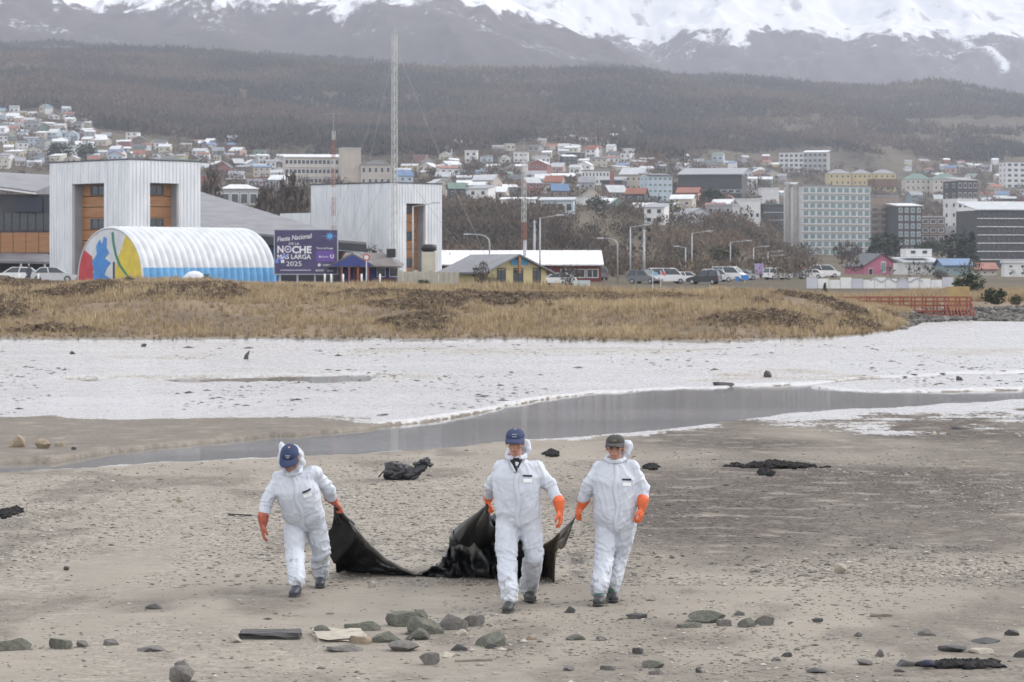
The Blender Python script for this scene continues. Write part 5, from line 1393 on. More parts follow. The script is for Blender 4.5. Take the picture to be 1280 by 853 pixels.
# ---------------------------------------------------------------- hillside houses
def spots():
    r = np.random.default_rng(5)
    poly = []      # density boxes: px0, px1, top row, bottom row, count
    for (a, b_, t_, bt, n) in ((0, 70, 140, 212, 80), (60, 175, 172, 214, 90), (170, 300, 180, 232, 80), (0, 110, 140, 175, 34), (290, 365, 196, 240, 30), (480, 565, 204, 240, 26), (545, 730, 186, 256, 150), (700, 810, 192, 268, 110), (800, 985, 202, 280, 120),
                             (1130, 1285, 204, 262, 60), (1180, 1285, 236, 262, 10), (930, 1040, 222, 236, 6), (1020, 1130, 226, 240, 5), (640, 780, 172, 192, 10)):
        for _ in range(int(n * 1.9)): poly.append((r.uniform(a, b_), r.uniform(t_, bt)))
    out = []
    for (px, py) in sorted(poly, key=lambda q: -q[1]):
        d, z = far_pick(px, py)
        s = F / d
        w = r.uniform(5.5, 9.5)
        if any(a - w * s * .5 < px < b_ + w * s * .5 and t_ - 3 < py < bt + 4 for a, b_, t_, bt in TOWNBOX): continue
        if any(abs(px - q[0]) < (w + q[3]) * .5 * s + .3 and abs(py - q[1]) < 3.6 for q in out): continue
        out.append((px, py, d, w, r))
    out.sort(key=lambda q: -q[3] / q[2])
    return out
WC = ['white'] * 11 + ['cream'] * 4 + ['grey'] * 3 + ['pale_blue'] * 3 + ['beige'] * 4 + ['salmon'] * 2 + ['red', 'brown', 'brown', 'yellow', 'teal', 'charcoal', 'lilac', 'green']
RC = ['white'] * 8 + ['silver'] * 5 + ['grey'] * 5 + ['dark'] * 2 + ['rust'] * 3 + ['green', 'blue']
WORD = dict(pale_blue='pale blue', charcoal='charcoal', lilac='lilac white')
LANDM = [(30, 150, 'at the top left edge of town'), (30, 185, 'above the timber hall'), (110, 190, 'above the left gateway block'), (200, 195, 'above the gateway block'), (275, 210, 'near the pavilion house'),
         (330, 215, 'left of the long public building'), (520, 222, 'right of the radio mast'), (590, 215, 'below the white cube on stilts'), (655, 215, 'by the red lattice mast top'), (700, 205, 'above the workshop'), (705, 180, 'in the high clearing'),
         (745, 235, 'near the red striped building'), (790, 215, 'above the glass tower'), (830, 265, 'below the glass tower'), (885, 205, 'behind the sports hall'), (900, 262, 'below the sports hall'), (960, 225, 'between sports hall and hotel'),
         (1050, 235, 'beside the ochre flats'), (1150, 215, 'behind the green roofed flats'), (1215, 212, 'above the white tower'), (1250, 245, 'above the long dark flats')]
HS = []
rr = random.Random(17)
SPOTS = spots()
for (px, py, d, w, _) in SPOTS[:298]:
    wc, rc = rr.choice(WC), rr.choice(RC)
    dep = w * rr.uniform(.8, 1.15); fl = 2 if rr.random() < .42 else 1
    h = (2.9 if fl == 1 else 5.4) + rr.uniform(-.2, .6); rh = rr.choice((1.1, 1.5, 2.0, 2.4)); shape = rr.choice(('gable front', 'gable', 'gable', 'flat', 'mono-pitch'))
    rz = rr.uniform(-.5, .5)
    near = min(LANDM, key=lambda q: math.hypot(q[0] - px, (q[1] - py) * 1.6))[2]
    size = 'tall' if fl == 2 else 'small'
    rword = {'gable front': 'front gabled ' + rc + ' roof', 'gable': rc + ' pitched roof', 'flat': 'flat ' + rc + ' roof', 'mono-pitch': 'sloping ' + rc + ' roof'}[shape]
    HS.append(dict(px=px, py=py, d=d, w=w, dep=dep, h=h, rh=rh, shape=shape, rz=rz, wc=wc, rc=rc, fl=fl, lab='%s %s house with %s %s' % (size, WORD.get(wc, wc), rword, near)))
from collections import defaultdict
dd_ = defaultdict(list)
for q in HS: dd_[q['lab']].append(q)
for lab, qs in dd_.items():
    if len(qs) > 1:
        qs.sort(key=lambda q: q['px'])
        for i, q in enumerate(qs):
            q['lab'] = ('leftmost ' if i == 0 else 'rightmost ' if i == len(qs) - 1 else 'second ' if i == 1 else 'third ') + lab
def house(q):
    x, y = SX(q['px'], q['d']) - q['w'] / 2, q['d']
    z = min(ground_z(x, y), ground_z(x + q['w'], y)) - .1
    w, dep, h, rh = q['w'], q['dep'], q['h'], q['rh']
    wm, rm = wallmat(q['wc']), roofmat(q['rc'])
    G = 'houses on the hillside'
    if q['shape'].startswith('gable'):
        t = gable_house('house', q['lab'], 'house', x, y, z, q['rz'], w, dep, h, rh, wm, rm, 'y' if 'front' in q['shape'] else 'x', .4, G, 3.0)
    else:
        t = thing('house', q['lab'], 'house', (x, y, z), q['rz'], G)
        if q['shape'] == 'flat':
            MB().box(0, w, 0, dep, -3, h).build('wall', wm, t); MB().box(-.25, w + .25, -.3, dep + .2, h, h + .35).build('roof', rm, t)
        else:
            k = 1.3
            MB().hexa([(0, 0, -3), (w, 0, -3), (w, dep, -3), (0, dep, -3), (0, 0, h), (w, 0, h), (w, dep, h + k), (0, dep, h + k)]).build('wall', wm, t)
            MB().hexa([(-.3, -.4, h), (w + .3, -.4, h), (w + .3, dep + .3, h + k + .05), (-.3, dep + .3, h + k + .05), (-.3, -.4, h + .2), (w + .3, -.4, h + .2), (w + .3, dep + .3, h + k + .25), (-.3, dep + .3, h + k + .25)]).build('roof', rm, t)
    if q['d'] < 1900:
        n = 2 if w < 8 else 3
        for f in range(q['fl']):
            for i in range(n): win(t, w * (i + .5) / n, 1.6 + 2.6 * f, 1.25, 1.2, 0, 'front', 'frame_white' if q['wc'] != 'white' else 'frame_dark', 'glass')
        MB().box(w * .47, w * .47 + .95, -.05, .02, 0, 2.1).build('door', wallmat('brown'), t)
    else:
        for i in range(2): win(t, w * (i + .5) / 2, h * .55, 1.6, 1.3, 0, 'front', 'frame_dark', 'glass')
for q in HS: house(q)
def far_houses(sp):
    """the smallest, farthest houses of the slope as one mass"""
    r = np.random.default_rng(8); n = len(sp)
    v = np.array([(0, 0, -3), (1, 0, -3), (1, 1, -3), (0, 1, -3), (0, 0, 1), (1, 0, 1), (1, 1, 1), (0, 1, 1)] + [(-.05, -.05, 1), (1.05, -.05, 1), (1.05, 1.05, 1), (-.05, 1.05, 1), (-.05, .5, 1.5), (1.05, .5, 1.5)], float)
    f = [(0, 1, 5, 4), (1, 2, 6, 5), (2, 3, 7, 6), (3, 0, 4, 7), (8, 9, 13, 12), (11, 12, 13, 10), (8, 12, 11, 8), (9, 10, 13, 9)]
    V, Fc, Tn = [], [], []
    wcs = [PAL[c] for c in WC]; rcs = [ROOFC[c] for c in RC]
    for i, (px, py, d, w, _) in enumerate(sp):
        x = SX(px, d); z = ground_z(x, d); a = r.uniform(-.5, .5); h = r.choice((2.9, 3.1, 5.2)); q = v * [w, w * .9, 1]; q[:, 2] = np.where(v[:, 2] > 0, h + (v[:, 2] - 1) * 3, v[:, 2]); q[:, 0] -= w / 2
        q[:8, :2] = q[:8, :2]; X = q[:, 0] * math.cos(a) - q[:, 1] * math.sin(a) + x; Y = q[:, 0] * math.sin(a) + q[:, 1] * math.cos(a) + d
        V.append(np.stack([X, Y, q[:, 2] + z], 1)); Fc.append(np.array(f) + i * 14)
        Tn.append(np.concatenate([np.repeat([wcs[r.integers(len(wcs))]], 8, 0), np.repeat([rcs[r.integers(len(rcs))]], 6, 0)]))
    Fq = np.concatenate(Fc); me = bpy.data.meshes.new('far_houses'); me.from_pydata(np.concatenate(V).tolist(), [], [tuple(dict.fromkeys(k)) for k in Fq.tolist()]); me.update()
    set_attr(me, 'tint', np.concatenate(Tn))
    m = bpy.data.materials.new('far_house_paint'); m.use_nodes = True; N, L = m.node_tree.nodes, m.node_tree.links
    at = N.new('ShaderNodeAttribute'); at.attribute_name = 'tint'; L.new(at.outputs['Color'], N['Principled BSDF'].inputs['Base Color'])
    tag(link('far_houses', me, m), 'tiny pale houses massed on the upper slope', 'houses', kind='stuff')
if len(SPOTS) > 298: far_houses(SPOTS[298:])
print('houses', len(HS), len(SPOTS))
# ---------------------------------------------------------------- stones, planks, pebbles on the beach
def gp(px, py):
    """beach point seen at (px, py)"""
    d = CAMH * F / (py - HY); x = SX(px, d)
    for _ in range(3):
        z = ground_z(x, d); d = (CAMH - z) * F / (py - HY); x = SX(px, d)
    return x, d, ground_z(x, d)
def stone_mesh(seed, flat=.55, ang=.5):
    bm = bmesh.new(); bmesh.ops.create_icosphere(bm, subdivisions=4, radius=1)
    v = np.array([q.co[:] for q in bm.verts]); r = np.random.default_rng(seed)
    for _ in range(11):                                    # chop with random planes for a broken look
        n = r.normal(size=3); n /= np.linalg.norm(n); o = r.uniform(.34, .74)
        k = v @ n - o; v = v - np.maximum(k, 0)[:, None] * n * .97
    v *= 1 + .04 * fbm(v[:, 0] * 2.5 + seed, v[:, 1] * 2.5, v[:, 2] * 2.5, seed=seed, oct=3)[:, None]
    v /= np.abs(v).max(0)
    for i, q in enumerate(bm.verts): q.co = v[i]
    me = bpy.data.meshes.new('stone'); bm.to_mesh(me); bm.free()
    me.polygons.foreach_set('use_smooth', [True] * len(me.polygons))
    try: me.set_sharp_from_angle(angle=math.radians(22))
    except Exception: pass
    return me
STM = [mat('olive_grey_stone', (0.150, 0.150, 0.122), (0.095, 0.097, 0.080), 4, .85, .6, 14, lo=.35, hi=.6, bdist=.04), mat('grey_stone', (0.19, 0.18, 0.168), (0.125, 0.118, 0.11), 4, .85, .6, 14, bdist=.04),
       mat('pale_stone', (0.40, 0.365, 0.30), (0.31, 0.28, 0.235), 4, .85, .4, 14, bdist=.03), mat('dark_slate', (0.085, 0.082, 0.080), (0.055, 0.054, 0.055), 4, .8, .5, 14, bdist=.03), mat('tan_stone', (0.32, 0.255, 0.18), (0.24, 0.19, 0.14), 3, .85, .5, 12, bdist=.03)]
SHAPES = [stone_mesh(i) for i in range(9)]
def stone(px, py, wpx, hpx, m, label, seed=0, rz=None, group='stones on the beach', name='stone', sink=.28):
    x, d, z = gp(px, py + hpx * .40)
    s = d / F
    w = wpx * s / 2 * 1.12; h = hpx * s * .95
    r = random.Random(seed * 7 + 3)
    me = SHAPES[seed % 9].copy()
    o = link(name, me, STM[m], None, (x, d, z + h * .10))
    o.scale = (w, w * r.uniform(.7, 1.0), h); o.rotation_euler = (r.uniform(-.1, .1), r.uniform(-.12, .12), rz if rz is not None else r.choice((0, math.pi)) + r.uniform(-.25, .25))
    return tag(o, label, 'stone', group)
S = [(22, 803, 56, 21, 0, 'large dark olive boulder cut by the left edge'), (75, 805, 30, 13, 0, 'squat olive stone right of the left edge boulder'), (101, 805, 18, 9, 1, 'little grey stone beside the squat olive one'),
     (141, 803, 20, 8, 1, 'small flat grey stone third along from the left boulder'), (184, 811, 42, 7, 1, 'long low grey stone nearly buried in sand'), (227, 846, 30, 22, 1, 'rounded grey boulder cut by the bottom edge'), (228, 830, 20, 11, 1, 'pale pointed stone right above the bottom edge boulder'),
     (297, 799, 17, 9, 2, 'pale stone at the left end of the dark plank'), (403, 789, 23, 12, 0, 'small dark olive stone left of the main pile'), (460, 781, 54, 15, 0, 'broad olive stone at the left of the main pile'),
     (505, 775, 44, 19, 0, 'tall angular olive stone in the back of the pile'), (523, 769, 22, 14, 0, 'olive stone tilted against the tall angular one'), (536, 784, 48, 19, 0, 'sharp edged olive stone at the centre of the pile'),
     (568, 776, 50, 22, 1, 'biggest grey green stone at the right of the pile'), (594, 777, 24, 14, 1, 'grey stone leaning on the biggest one'), (484, 796, 40, 15, 0, 'blocky olive stone at the pile front'), (517, 794, 36, 13, 0, 'flat olive stone joined to the blocky one'),
     (503, 808, 38, 12, 1, 'smooth grey stone below the pile'), (437, 809, 52, 9, 1, 'long grey stone in front of the pale slab'), (450, 800, 28, 10, 4, 'tan stone at the right end of the pale slab'), (619, 800, 46, 17, 0, 'rounded pale green stone right of the pile'),
     (612, 808, 14, 7, 3, 'little dark stone against the rounded pale green one'), (577, 809, 24, 9, 3, 'dark flat stone between pile and rounded stone'), (538, 825, 24, 15, 1, 'grey stone in front of the pile, nearest to us'), (558, 818, 26, 8, 2, 'pale flat stone behind the nearest grey one'),
     (575, 791, 18, 7, 2, 'pale little stone under the biggest pile stone'), (885, 772, 46, 14, 0, 'biggest olive stone of the right hand group'), (866, 780, 36, 9, 0, 'flat olive stone in front of the right hand group'), (905, 779, 20, 9, 1, 'small grey stone in the middle of the right hand group'),
     (936, 779, 26, 12, 0, 'squat stone of the right hand group with pale side'), (953, 776, 26, 14, 1, 'blocky grey stone at the right end of its group'), (925, 766, 18, 7, 1, 'small stone behind the right hand group'), (1050, 712, 15, 12, 2, 'round pale stone alone on the dark gravel'),
     (1158, 790, 24, 10, 1, 'grey stone alone in the right foreground'), (1098, 817, 13, 9, 1, 'small pointed grey stone in the right foreground'), (1080, 828, 20, 7, 1, 'flat grey stone below the small pointed one'), (1123, 837, 18, 7, 1, 'low grey stone near the blue rag'), (1228, 814, 30, 6, 2, 'flat pale stone at the far right foreground'),
     (1262, 791, 22, 8, 3, 'dark lump near the right edge'), (1274, 818, 18, 9, 3, 'dark stone cut by the right edge'), (1134, 828, 32, 8, 3, 'ragged dark stone left of the blue rag'), (1190, 811, 34, 7, 3, 'flat dark slate in the right foreground'), (1235, 800, 36, 7, 3, 'long dark weed covered stone near right edge'),
     (1025, 838, 32, 6, 3, 'thin dark slate at the bottom right of centre'), (817, 831, 28, 8, 0, 'olive flat stone at the bottom centre right'), (822, 839, 20, 9, 1, 'grey stone just below the olive flat one'), (797, 814, 14, 8, 3, 'small dark stone below the right man'), (872, 838, 9, 7, 3, 'tiny round dark stone at the bottom'),
     (982, 819, 14, 6, 3, 'small dark flat stone alone in bottom right area'), (970, 824, 16, 5, 1, 'low grey stone left of the small dark flat one'), (1022, 776, 14, 5, 3, 'small slate right of the blocky grey stone'), (1073, 793, 12, 6, 3, 'small dark stone left of the lone grey one'),
     (716, 797, 30, 7, 0, 'long flat stone below the right man left foot'), (751, 798, 14, 5, 1, 'thin grey stone right of the long flat one'), (709, 835, 16, 8, 1, 'small grey stone at bottom centre'), (759, 835, 18, 6, 1, 'low grey stone at bottom right of centre'), (666, 797, 14, 7, 4, 'small tan stone right of the rounded green one'),
     (464, 732, 10, 7, 2, 'round pale stone in front of the black sheet'), (714, 762, 16, 9, 3, 'dark lump on the sand between the two men'), (796, 771, 26, 6, 3, 'dark streaky stone right of the right man boots'), (193, 758, 22, 8, 3, 'dark hollow looking stone on the left sand'),
     (18, 553, 26, 15, 4, 'tan boulder at the water edge cut by the left edge'), (53, 556, 19, 12, 4, 'tan boulder at the water edge, middle of three'), (77, 555, 15, 9, 4, 'tan boulder at the water edge, right of three'), (92, 561, 6, 4, 3, 'tiny dark stone beside the tan boulders'),
     (958, 468, 12, 9, 3, 'black rock standing on the white mudflat'), (1200, 487, 9, 5, 3, 'small dark rock on the mud spit'), (226, 626, 9, 5, 4, 'small orange stone on the left gravel'), (83, 711, 7, 5, 3, 'small dark stone on the left gravel'), (345, 474, 22, 6, 0, 'green weed covered stone in the shallow puddle'),
     (92, 441, 9, 4, 3, 'little dark stone near the far left grass edge'), (180, 432, 7, 4, 3, 'dark stone at the far mud edge'), (480, 518, 18, 3, 3, 'thin dark stick like stone on white mud'), (905, 480, 26, 4, 3, 'flat dark stone at the channel upper edge'), (1168, 542, 10, 5, 2, 'pale stone on the right wet gravel'), (1201, 535, 24, 4, 3, 'flat dark weed stone on right wet gravel')]
for i, (px, py, w, h, m, lab) in enumerate(S): stone(px, py, w, h, m, lab, i)
def slab(name, label, px, py, wpx, dep, th, m, rz, cat):
    x, d, z = gp(px, py)
    w = wpx * d / F / 2
    me = bpy.data.meshes.new(name)
    bm = bmesh.new(); bmesh.ops.create_cube(bm, size=1); bmesh.ops.subdivide_edges(bm, edges=bm.edges[:], cuts=4, use_grid_fill=True)
    r = random.Random(wpx)
    for v in bm.verts: v.co += Vector((r.uniform(-.03, .03), r.uniform(-.10, .10), r.uniform(-.10, .10) - .12 * abs(v.co.x)))
    bm.to_mesh(me); bm.free()
    o = link(name, me, m, None, (x, d, z + th * .3)); o.scale = (w * 2, dep, th); o.rotation_euler = (r.uniform(-.05, .05), r.uniform(-.03, .03), rz)
    return tag(o, label, cat)
slab('slate_plank', 'dark slate plank lying flat on the left sand', 338, 797, 74, .25, .07, STM[3], .02, 'plank')
slab('pale_slab', 'pale flat stone slab at the left front of the pile', 425, 797, 62, .55, .05, STM[2], .18, 'slab')
slab('thin_stick', 'thin weathered stick lying below the pile', 592, 827, 46, .03, .025, mat('driftwood', (0.26, 0.23, 0.20), (0.18, 0.16, 0.14), 5, .9), .25, 'stick')
slab('drift_stick', 'thin driftwood stick on the right sand', 1101, 771, 26, .05, .035, mat('driftwood', (0.26, 0.23, 0.20)), .1, 'stick')
slab('mud_stick', 'thin dark stick lying on gravel left of the left man', 300, 645, 30, .03, .03, STM[3], -.2, 'stick')
# upright broken post on the mud
x, d, z = gp(307, 449)
tag(MB().tube([(0, 0, -.1), (.03, 0, .12), (.14, .02, .30)], [.10, .075, .02], 6).build('broken_stake', STM[3], None, True, (x, d, z)), 'short broken stake sticking out of the white mud', 'stake')
def heap(name, label, px, py, wpx, hpx, m, seed, cat, dy=.22):
    """ragged low heap of weed: many small clods in one mass"""
    x, d, z = gp(px, py); s = d / F; r = np.random.default_rng(seed)
    n = int(wpx * 4); u = r.normal(0, .30, n).clip(-1, 1)
    bm = bmesh.new(); bmesh.ops.create_icosphere(bm, subdivisions=1, radius=1); v = np.array([q.co[:] for q in bm.verts]); f = np.array([[q.index for q in fc.verts] for fc in bm.faces]); bm.free()
    hh = hpx * s * (1 - np.abs(u)) ** 1.5 * r.uniform(.2, 1, n)
    p = np.stack([u * wpx * s / 2, r.normal(0, dy, n), hh * .5], 1); rad = r.uniform(.02, .062, n)
    vv = (v[None] * (1 + r.uniform(-.35, .35, (n, len(v), 1))) * rad[:, None, None] * np.array([1.3, 1, .8]) + p[:, None]).reshape(-1, 3)
    ff = (f[None] + (np.arange(n) * len(v))[:, None, None]).reshape(-1, 3)
    o = link(name, np_mesh(name, vv, ff, False), m, None, (x, d, z))
    return tag(o, label, cat, kind='stuff')
WEED = mat('black_seaweed', (0.010, 0.010, 0.011), (0.022, 0.020, 0.019), 12, .8, spec=.2)
heap('seaweed_heap', 'long black heap of seaweed on the right gravel', 968, 584, 130, 12, WEED, 3, 'seaweed')
heap('seaweed_clump', 'small black seaweed clump in front of the long heap', 957, 592, 22, 8, WEED, 4, 'seaweed')
heap('seaweed_patch', 'dark seaweed patch right of the right man shoulder', 814, 585, 26, 5, WEED, 5, 'seaweed')
heap('seaweed_strands', 'dark weed strands at the left edge of the gravel', 8, 643, 40, 6, WEED, 6, 'seaweed')
heap('seaweed_bits', 'black weed bits at the channel edge behind the centre man', 690, 568, 24, 6, WEED, 7, 'seaweed')
heap('seaweed_wisp', 'dark weed wisp at the channel edge above the black bag', 435, 569, 18, 5, WEED, 8, 'seaweed')
# blue rag by the dark stones
x, d, z = gp(1160, 836)
bm = bmesh.new(); bmesh.ops.create_icosphere(bm, subdivisions=3, radius=.045)
for v in bm.verts: v.co *= 1 + .35 * float(fbm(np.array([v.co.x * 12]), np.array([v.co.y * 12]), np.array([v.co.z * 12]), seed=3)[0]); v.co.z *= .6
me = bpy.data.meshes.new('rag'); bm.to_mesh(me); bm.free()
tag(link('blue_rag', me, mat('navy_cloth', (0.018, 0.022, 0.05), None, 8, .8), None, (x, d, z + .04)), 'crumpled dark blue rag in the right foreground', 'rag')
heap('weed_strip', 'dark weedy strip running right from the blue rag', 1205, 833, 120, 4, WEED, 9, 'weed', .05)
def pebbles():
    n = 80000
    py = 560 + (862 - 560) * rng.uniform(0, 1, n) ** .85; px = rng.uniform(-20, 1300, n)
    d = CAMH * F / (py - HY); x = (px - CX) / F * d
    nz = fbm(x / 2.2, d / 5, seed=141, oct=4)
    prob = np.where(py < 740, .55 + .5 * nz, .05 + .22 * sstep(.1, .6, nz))
    lo = ip(LO_E, px) + 4
    k = (rng.uniform(0, 1, n) < prob) & (py > lo)
    px, py, d, x = px[k], py[k], d[k], x[k]; n = len(px)
    z = near_z(px, d)[0]
    r = np.exp(rng.normal(math.log(.0085), .42, n)).clip(.004, .032) * np.where(py < 740, 1.15, 1.0)
    v = np.array([(1, 0, 0), (-1, 0, 0), (0, 1, 0), (0, -1, 0), (0, 0, 1), (0, 0, -1), (.7, .7, .4), (-.7, -.6, .5)], float)[:6]
    f = np.array([(0, 2, 4), (2, 1, 4), (1, 3, 4), (3, 0, 4), (2, 0, 5), (1, 2, 5), (3, 1, 5), (0, 3, 5)])
    me = scatter_mesh('pebbles', np.stack([x, d, z + r * .15], 1), r * 1.6, r * .55, v, f, .4, smooth=True)
    dark = sstep(0, 1, 1.25 - np.hypot((px - 930) / 260, (py - 650) / 70))
    t = np.clip(.52 + rng.normal(0, .26, n) - .3 * dark, 0, 1)
    tint_attr(me, n, 6, t[:, None].repeat(3, 1))
    tag(link('pebbles', me, tint_material('beach_pebble', (0.09, 0.083, 0.075), (0.23, 0.21, 0.187), (0.46, 0.43, 0.39))), 'small pebbles and shell bits scattered over the beach', 'pebbles', kind='stuff')
pebbles()
def mud_bits():
    """weed scraps and small lumps on the white mudflat"""
    n = 4200; py = rng.uniform(432, 545, n); px = rng.uniform(-30, 1310, n)
    d = CAMH * F / (py - HY); x = (px - CX) / F * d
    k = (py < ip(UP_E, px) - 2) & (fbm(x / 3, d / 12, seed=151, oct=3) > .1); px, py, d, x = px[k], py[k], d[k], x[k]
    z = near_z(px, d)[0]; n = len(px)
    v = np.array([(1, 0, 0), (-1, 0, 0), (0, 1, 0), (0, -1, 0), (0, 0, 1), (0, 0, -1)], float); f = np.array([(0, 2, 4), (2, 1, 4), (1, 3, 4), (3, 0, 4), (2, 0, 5), (1, 2, 5), (3, 1, 5), (0, 3, 5)])
    r = np.exp(rng.normal(math.log(.032), .5, n)).clip(.012, .14)
    me = scatter_mesh('mud_scraps', np.stack([x, d, z], 1), r * 1.6, r * .4, v, f, .4)
    tint_attr(me, n, 6, rng.uniform(0, .5, n)[:, None].repeat(3, 1))
    tag(link('mud_scraps', me, tint_material('mud_scrap', (0.04, 0.038, 0.035), (0.10, 0.09, 0.08), (0.2, 0.19, 0.17))), 'dark weed scraps dotted over the white mud', 'weed scraps', kind='stuff')
mud_bits()
# ---------------------------------------------------------------- figures
def capsule(b, p0, r0, p1, r1, n=12, m=4):
    p0, p1 = Vector(p0), Vector(p1); t = (p1 - p0)
    L = t.length
    t = t.normalized() if L > 1e-6 else Vector((0, 0, 1))
    pts, rs = [], []
    for i in range(m): a = -math.pi / 2 * (1 - i / m) ; pts.append(p0 + t * (r0 * math.sin(a))); rs.append(max(r0 * math.cos(a), r0 * .03))
    pts += [p0, p1]; rs += [r0, r1]
    for i in range(1, m + 1): a = math.pi / 2 * i / m; pts.append(p1 + t * (r1 * math.sin(a))); rs.append(max(r1 * math.cos(a), r1 * .03))
    a = t.orthogonal().normalized(); c = t.cross(a); base = len(b.v)
    for p, r in zip(pts, rs):
        for k in range(n): an = 2 * math.pi * k / n; b.v.append(tuple(p + (a * math.cos(an) + c * math.sin(an)) * r))
    for i in range(len(pts) - 1):
        for k in range(n): b.f.append((base + i * n + k, base + i * n + (k + 1) % n, base + (i + 1) * n + (k + 1) % n, base + (i + 1) * n + k)); b.m.append(0)
    b.f.append(tuple(base + k for k in range(n - 1, -1, -1))); e = base + (len(pts) - 1) * n; b.f.append(tuple(e + k for k in range(n))); b.m += [0, 0]
    return b
def chain(b, nodes):
    for (p, r), (q, s) in zip(nodes[:-1], nodes[1:]): capsule(b, p, r, q, s)
    return b
def ell(b, c, rad, axes=None, n=14, m=9):
    c = Vector(c); X, Y, Z = axes or (Vector((1, 0, 0)), Vector((0, 1, 0)), Vector((0, 0, 1))); base = len(b.v)
    for i in range(m + 1):
        th = math.pi * (.02 + .96 * i / m)
        for k in range(n):
            ph = 2 * math.pi * k / n
            b.v.append(tuple(c + X * (rad[0] * math.sin(th) * math.cos(ph)) + Y * (rad[1] * math.sin(th) * math.sin(ph)) + Z * (rad[2] * math.cos(th))))
    for i in range(m):
        for k in range(n): b.f.append((base + i * n + k, base + (i + 1) * n + k, base + (i + 1) * n + (k + 1) % n, base + i * n + (k + 1) % n)); b.m.append(0)
    b.f.append(tuple(base + k for k in range(n))); e = base + m * n; b.f.append(tuple(e + k for k in range(n - 1, -1, -1))); b.m += [0, 0]
    return b
def eloft(b, rings, n=20):
    """rings: (centre, X axis, Y axis, rx, ry)"""
    base = len(b.v)
    for c, X, Y, rx, ry in rings:
        for k in range(n):
            a = 2 * math.pi * k / n; ca, sa = math.cos(a), math.sin(a)
            q = lambda v: math.copysign(abs(v) ** .85, v)
            b.v.append(tuple(Vector(c) + X * (rx * q(ca)) + Y * (ry * q(sa))))
    for i in range(len(rings) - 1):
        for k in range(n): b.f.append((base + i * n + k, base + i * n + (k + 1) % n, base + (i + 1) * n + (k + 1) % n, base + (i + 1) * n + k)); b.m.append(0)
    b.f.append(tuple(base + k for k in range(n - 1, -1, -1))); e = base + (len(rings) - 1) * n; b.f.append(tuple(e + k for k in range(n))); b.m += [0, 0]
    return b
def remeshed(b, name, voxel, smooth=4):
    me = b.mesh(name); fix_islands(me)
    o = bpy.data.objects.new('remesh_source', me); COL.objects.link(o)
    md = o.modifiers.new('r', 'REMESH'); md.mode = 'VOXEL'; md.voxel_size = voxel
    if smooth: sm = o.modifiers.new('s', 'SMOOTH'); sm.iterations = smooth; sm.factor = .5
    dg = bpy.context.evaluated_depsgraph_get()
    out = bpy.data.meshes.new_from_object(o.evaluated_get(dg)); bpy.data.objects.remove(o); bpy.data.meshes.remove(me)
    out.name = name
    out.polygons.foreach_set('use_smooth', [True] * len(out.polygons))
    return out
def fix_islands(me): fix_normals(me)
def displace(me, fn):
    n = len(me.vertices); co = np.empty(n * 3, np.float32); no = np.empty(n * 3, np.float32)
    me.vertices.foreach_get('co', co); me.vertices.foreach_get('normal', no)
    co = co.reshape(-1, 3).astype(float); no = no.reshape(-1, 3)
    co = co + no * fn(co)[:, None]
    me.vertices.foreach_set('co', co.astype(np.float32).ravel()); me.update()
SUIT = mat('white_coverall_fabric', (0.53, 0.56, 0.62), (0.47, 0.50, 0.565), 5, .62, .22, 26, bdist=.012, detail=6)
def suit_dirt():
    """mud splashes round the trouser ends and a few on the thighs"""
    N, L = SUIT.node_tree.nodes, SUIT.node_tree.links; B = N['Principled BSDF']; src = B.inputs['Base Color'].links[0].from_socket
    tc = N.new('ShaderNodeTexCoord'); sp = N.new('ShaderNodeSeparateXYZ'); L.new(tc.outputs['Object'], sp.inputs[0])
    nz = N.new('ShaderNodeTexNoise'); nz.inputs['Scale'].default_value = 11; nz.inputs['Detail'].default_value = 7; nz.inputs['Roughness'].default_value = .65; L.new(tc.outputs['Object'], nz.inputs['Vector'])
    mr = N.new('ShaderNodeMapRange'); L.new(sp.outputs[2], mr.inputs[0])
    for k, q in zip((1, 2, 3, 4), (.05, .75, .46, .70)): mr.inputs[k].default_value = q
    sb = N.new('ShaderNodeMath'); sb.operation = 'SUBTRACT'; L.new(nz.outputs['Fac'], sb.inputs[0]); L.new(mr.outputs[0], sb.inputs[1])
    m2 = N.new('ShaderNodeMapRange'); L.new(sb.outputs[0], m2.inputs[0]); m2.inputs[1].default_value = 0; m2.inputs[2].default_value = .10; m2.inputs[4].default_value = .7
    mx = N.new('ShaderNodeMix'); mx.data_type = 'RGBA'; L.new(m2.outputs[0], mx.inputs['Factor']); L.new(src, mx.inputs['A']); mx.inputs['B'].default_value = (0.20, 0.19, 0.165, 1); L.new(mx.outputs['Result'], B.inputs['Base Color'])
suit_dirt()
SKIN = mat('skin', (0.46, 0.25, 0.18), (0.40, 0.20, 0.145), 8, .5)
ORANGE = mat('orange_rubber_glove', (0.66, 0.125, 0.035), (0.40, 0.085, 0.035), 16, .5, .4, 40, bdist=.006, lo=.45, hi=.8)
RUST = mat('red_brown_rubber_glove', (0.42, 0.10, 0.055), (0.27, 0.07, 0.042), 14, .5, .4, 40, bdist=.006)
BOOTB = mat('black_rubber_boot', (0.018, 0.019, 0.021), (0.035, 0.034, 0.034), 9, .5)
BOOTG = mat('green_rubber_boot', (0.02, 0.085, 0.055), (0.015, 0.05, 0.036), 9, .4)
BOOTN = mat('navy_rubber_boot', (0.022, 0.027, 0.042), (0.035, 0.037, 0.045), 9, .45)
CAPN = mat('navy_cap_cloth', (0.028, 0.045, 0.105), (0.022, 0.034, 0.08), 12, .85)
CAPB = mat('charcoal_cap_cloth', (0.035, 0.035, 0.037), (0.05, 0.048, 0.045), 12, .85)
PALE = mat('pale_emblem_thread', (0.28, 0.30, 0.36), None, 20, .8)
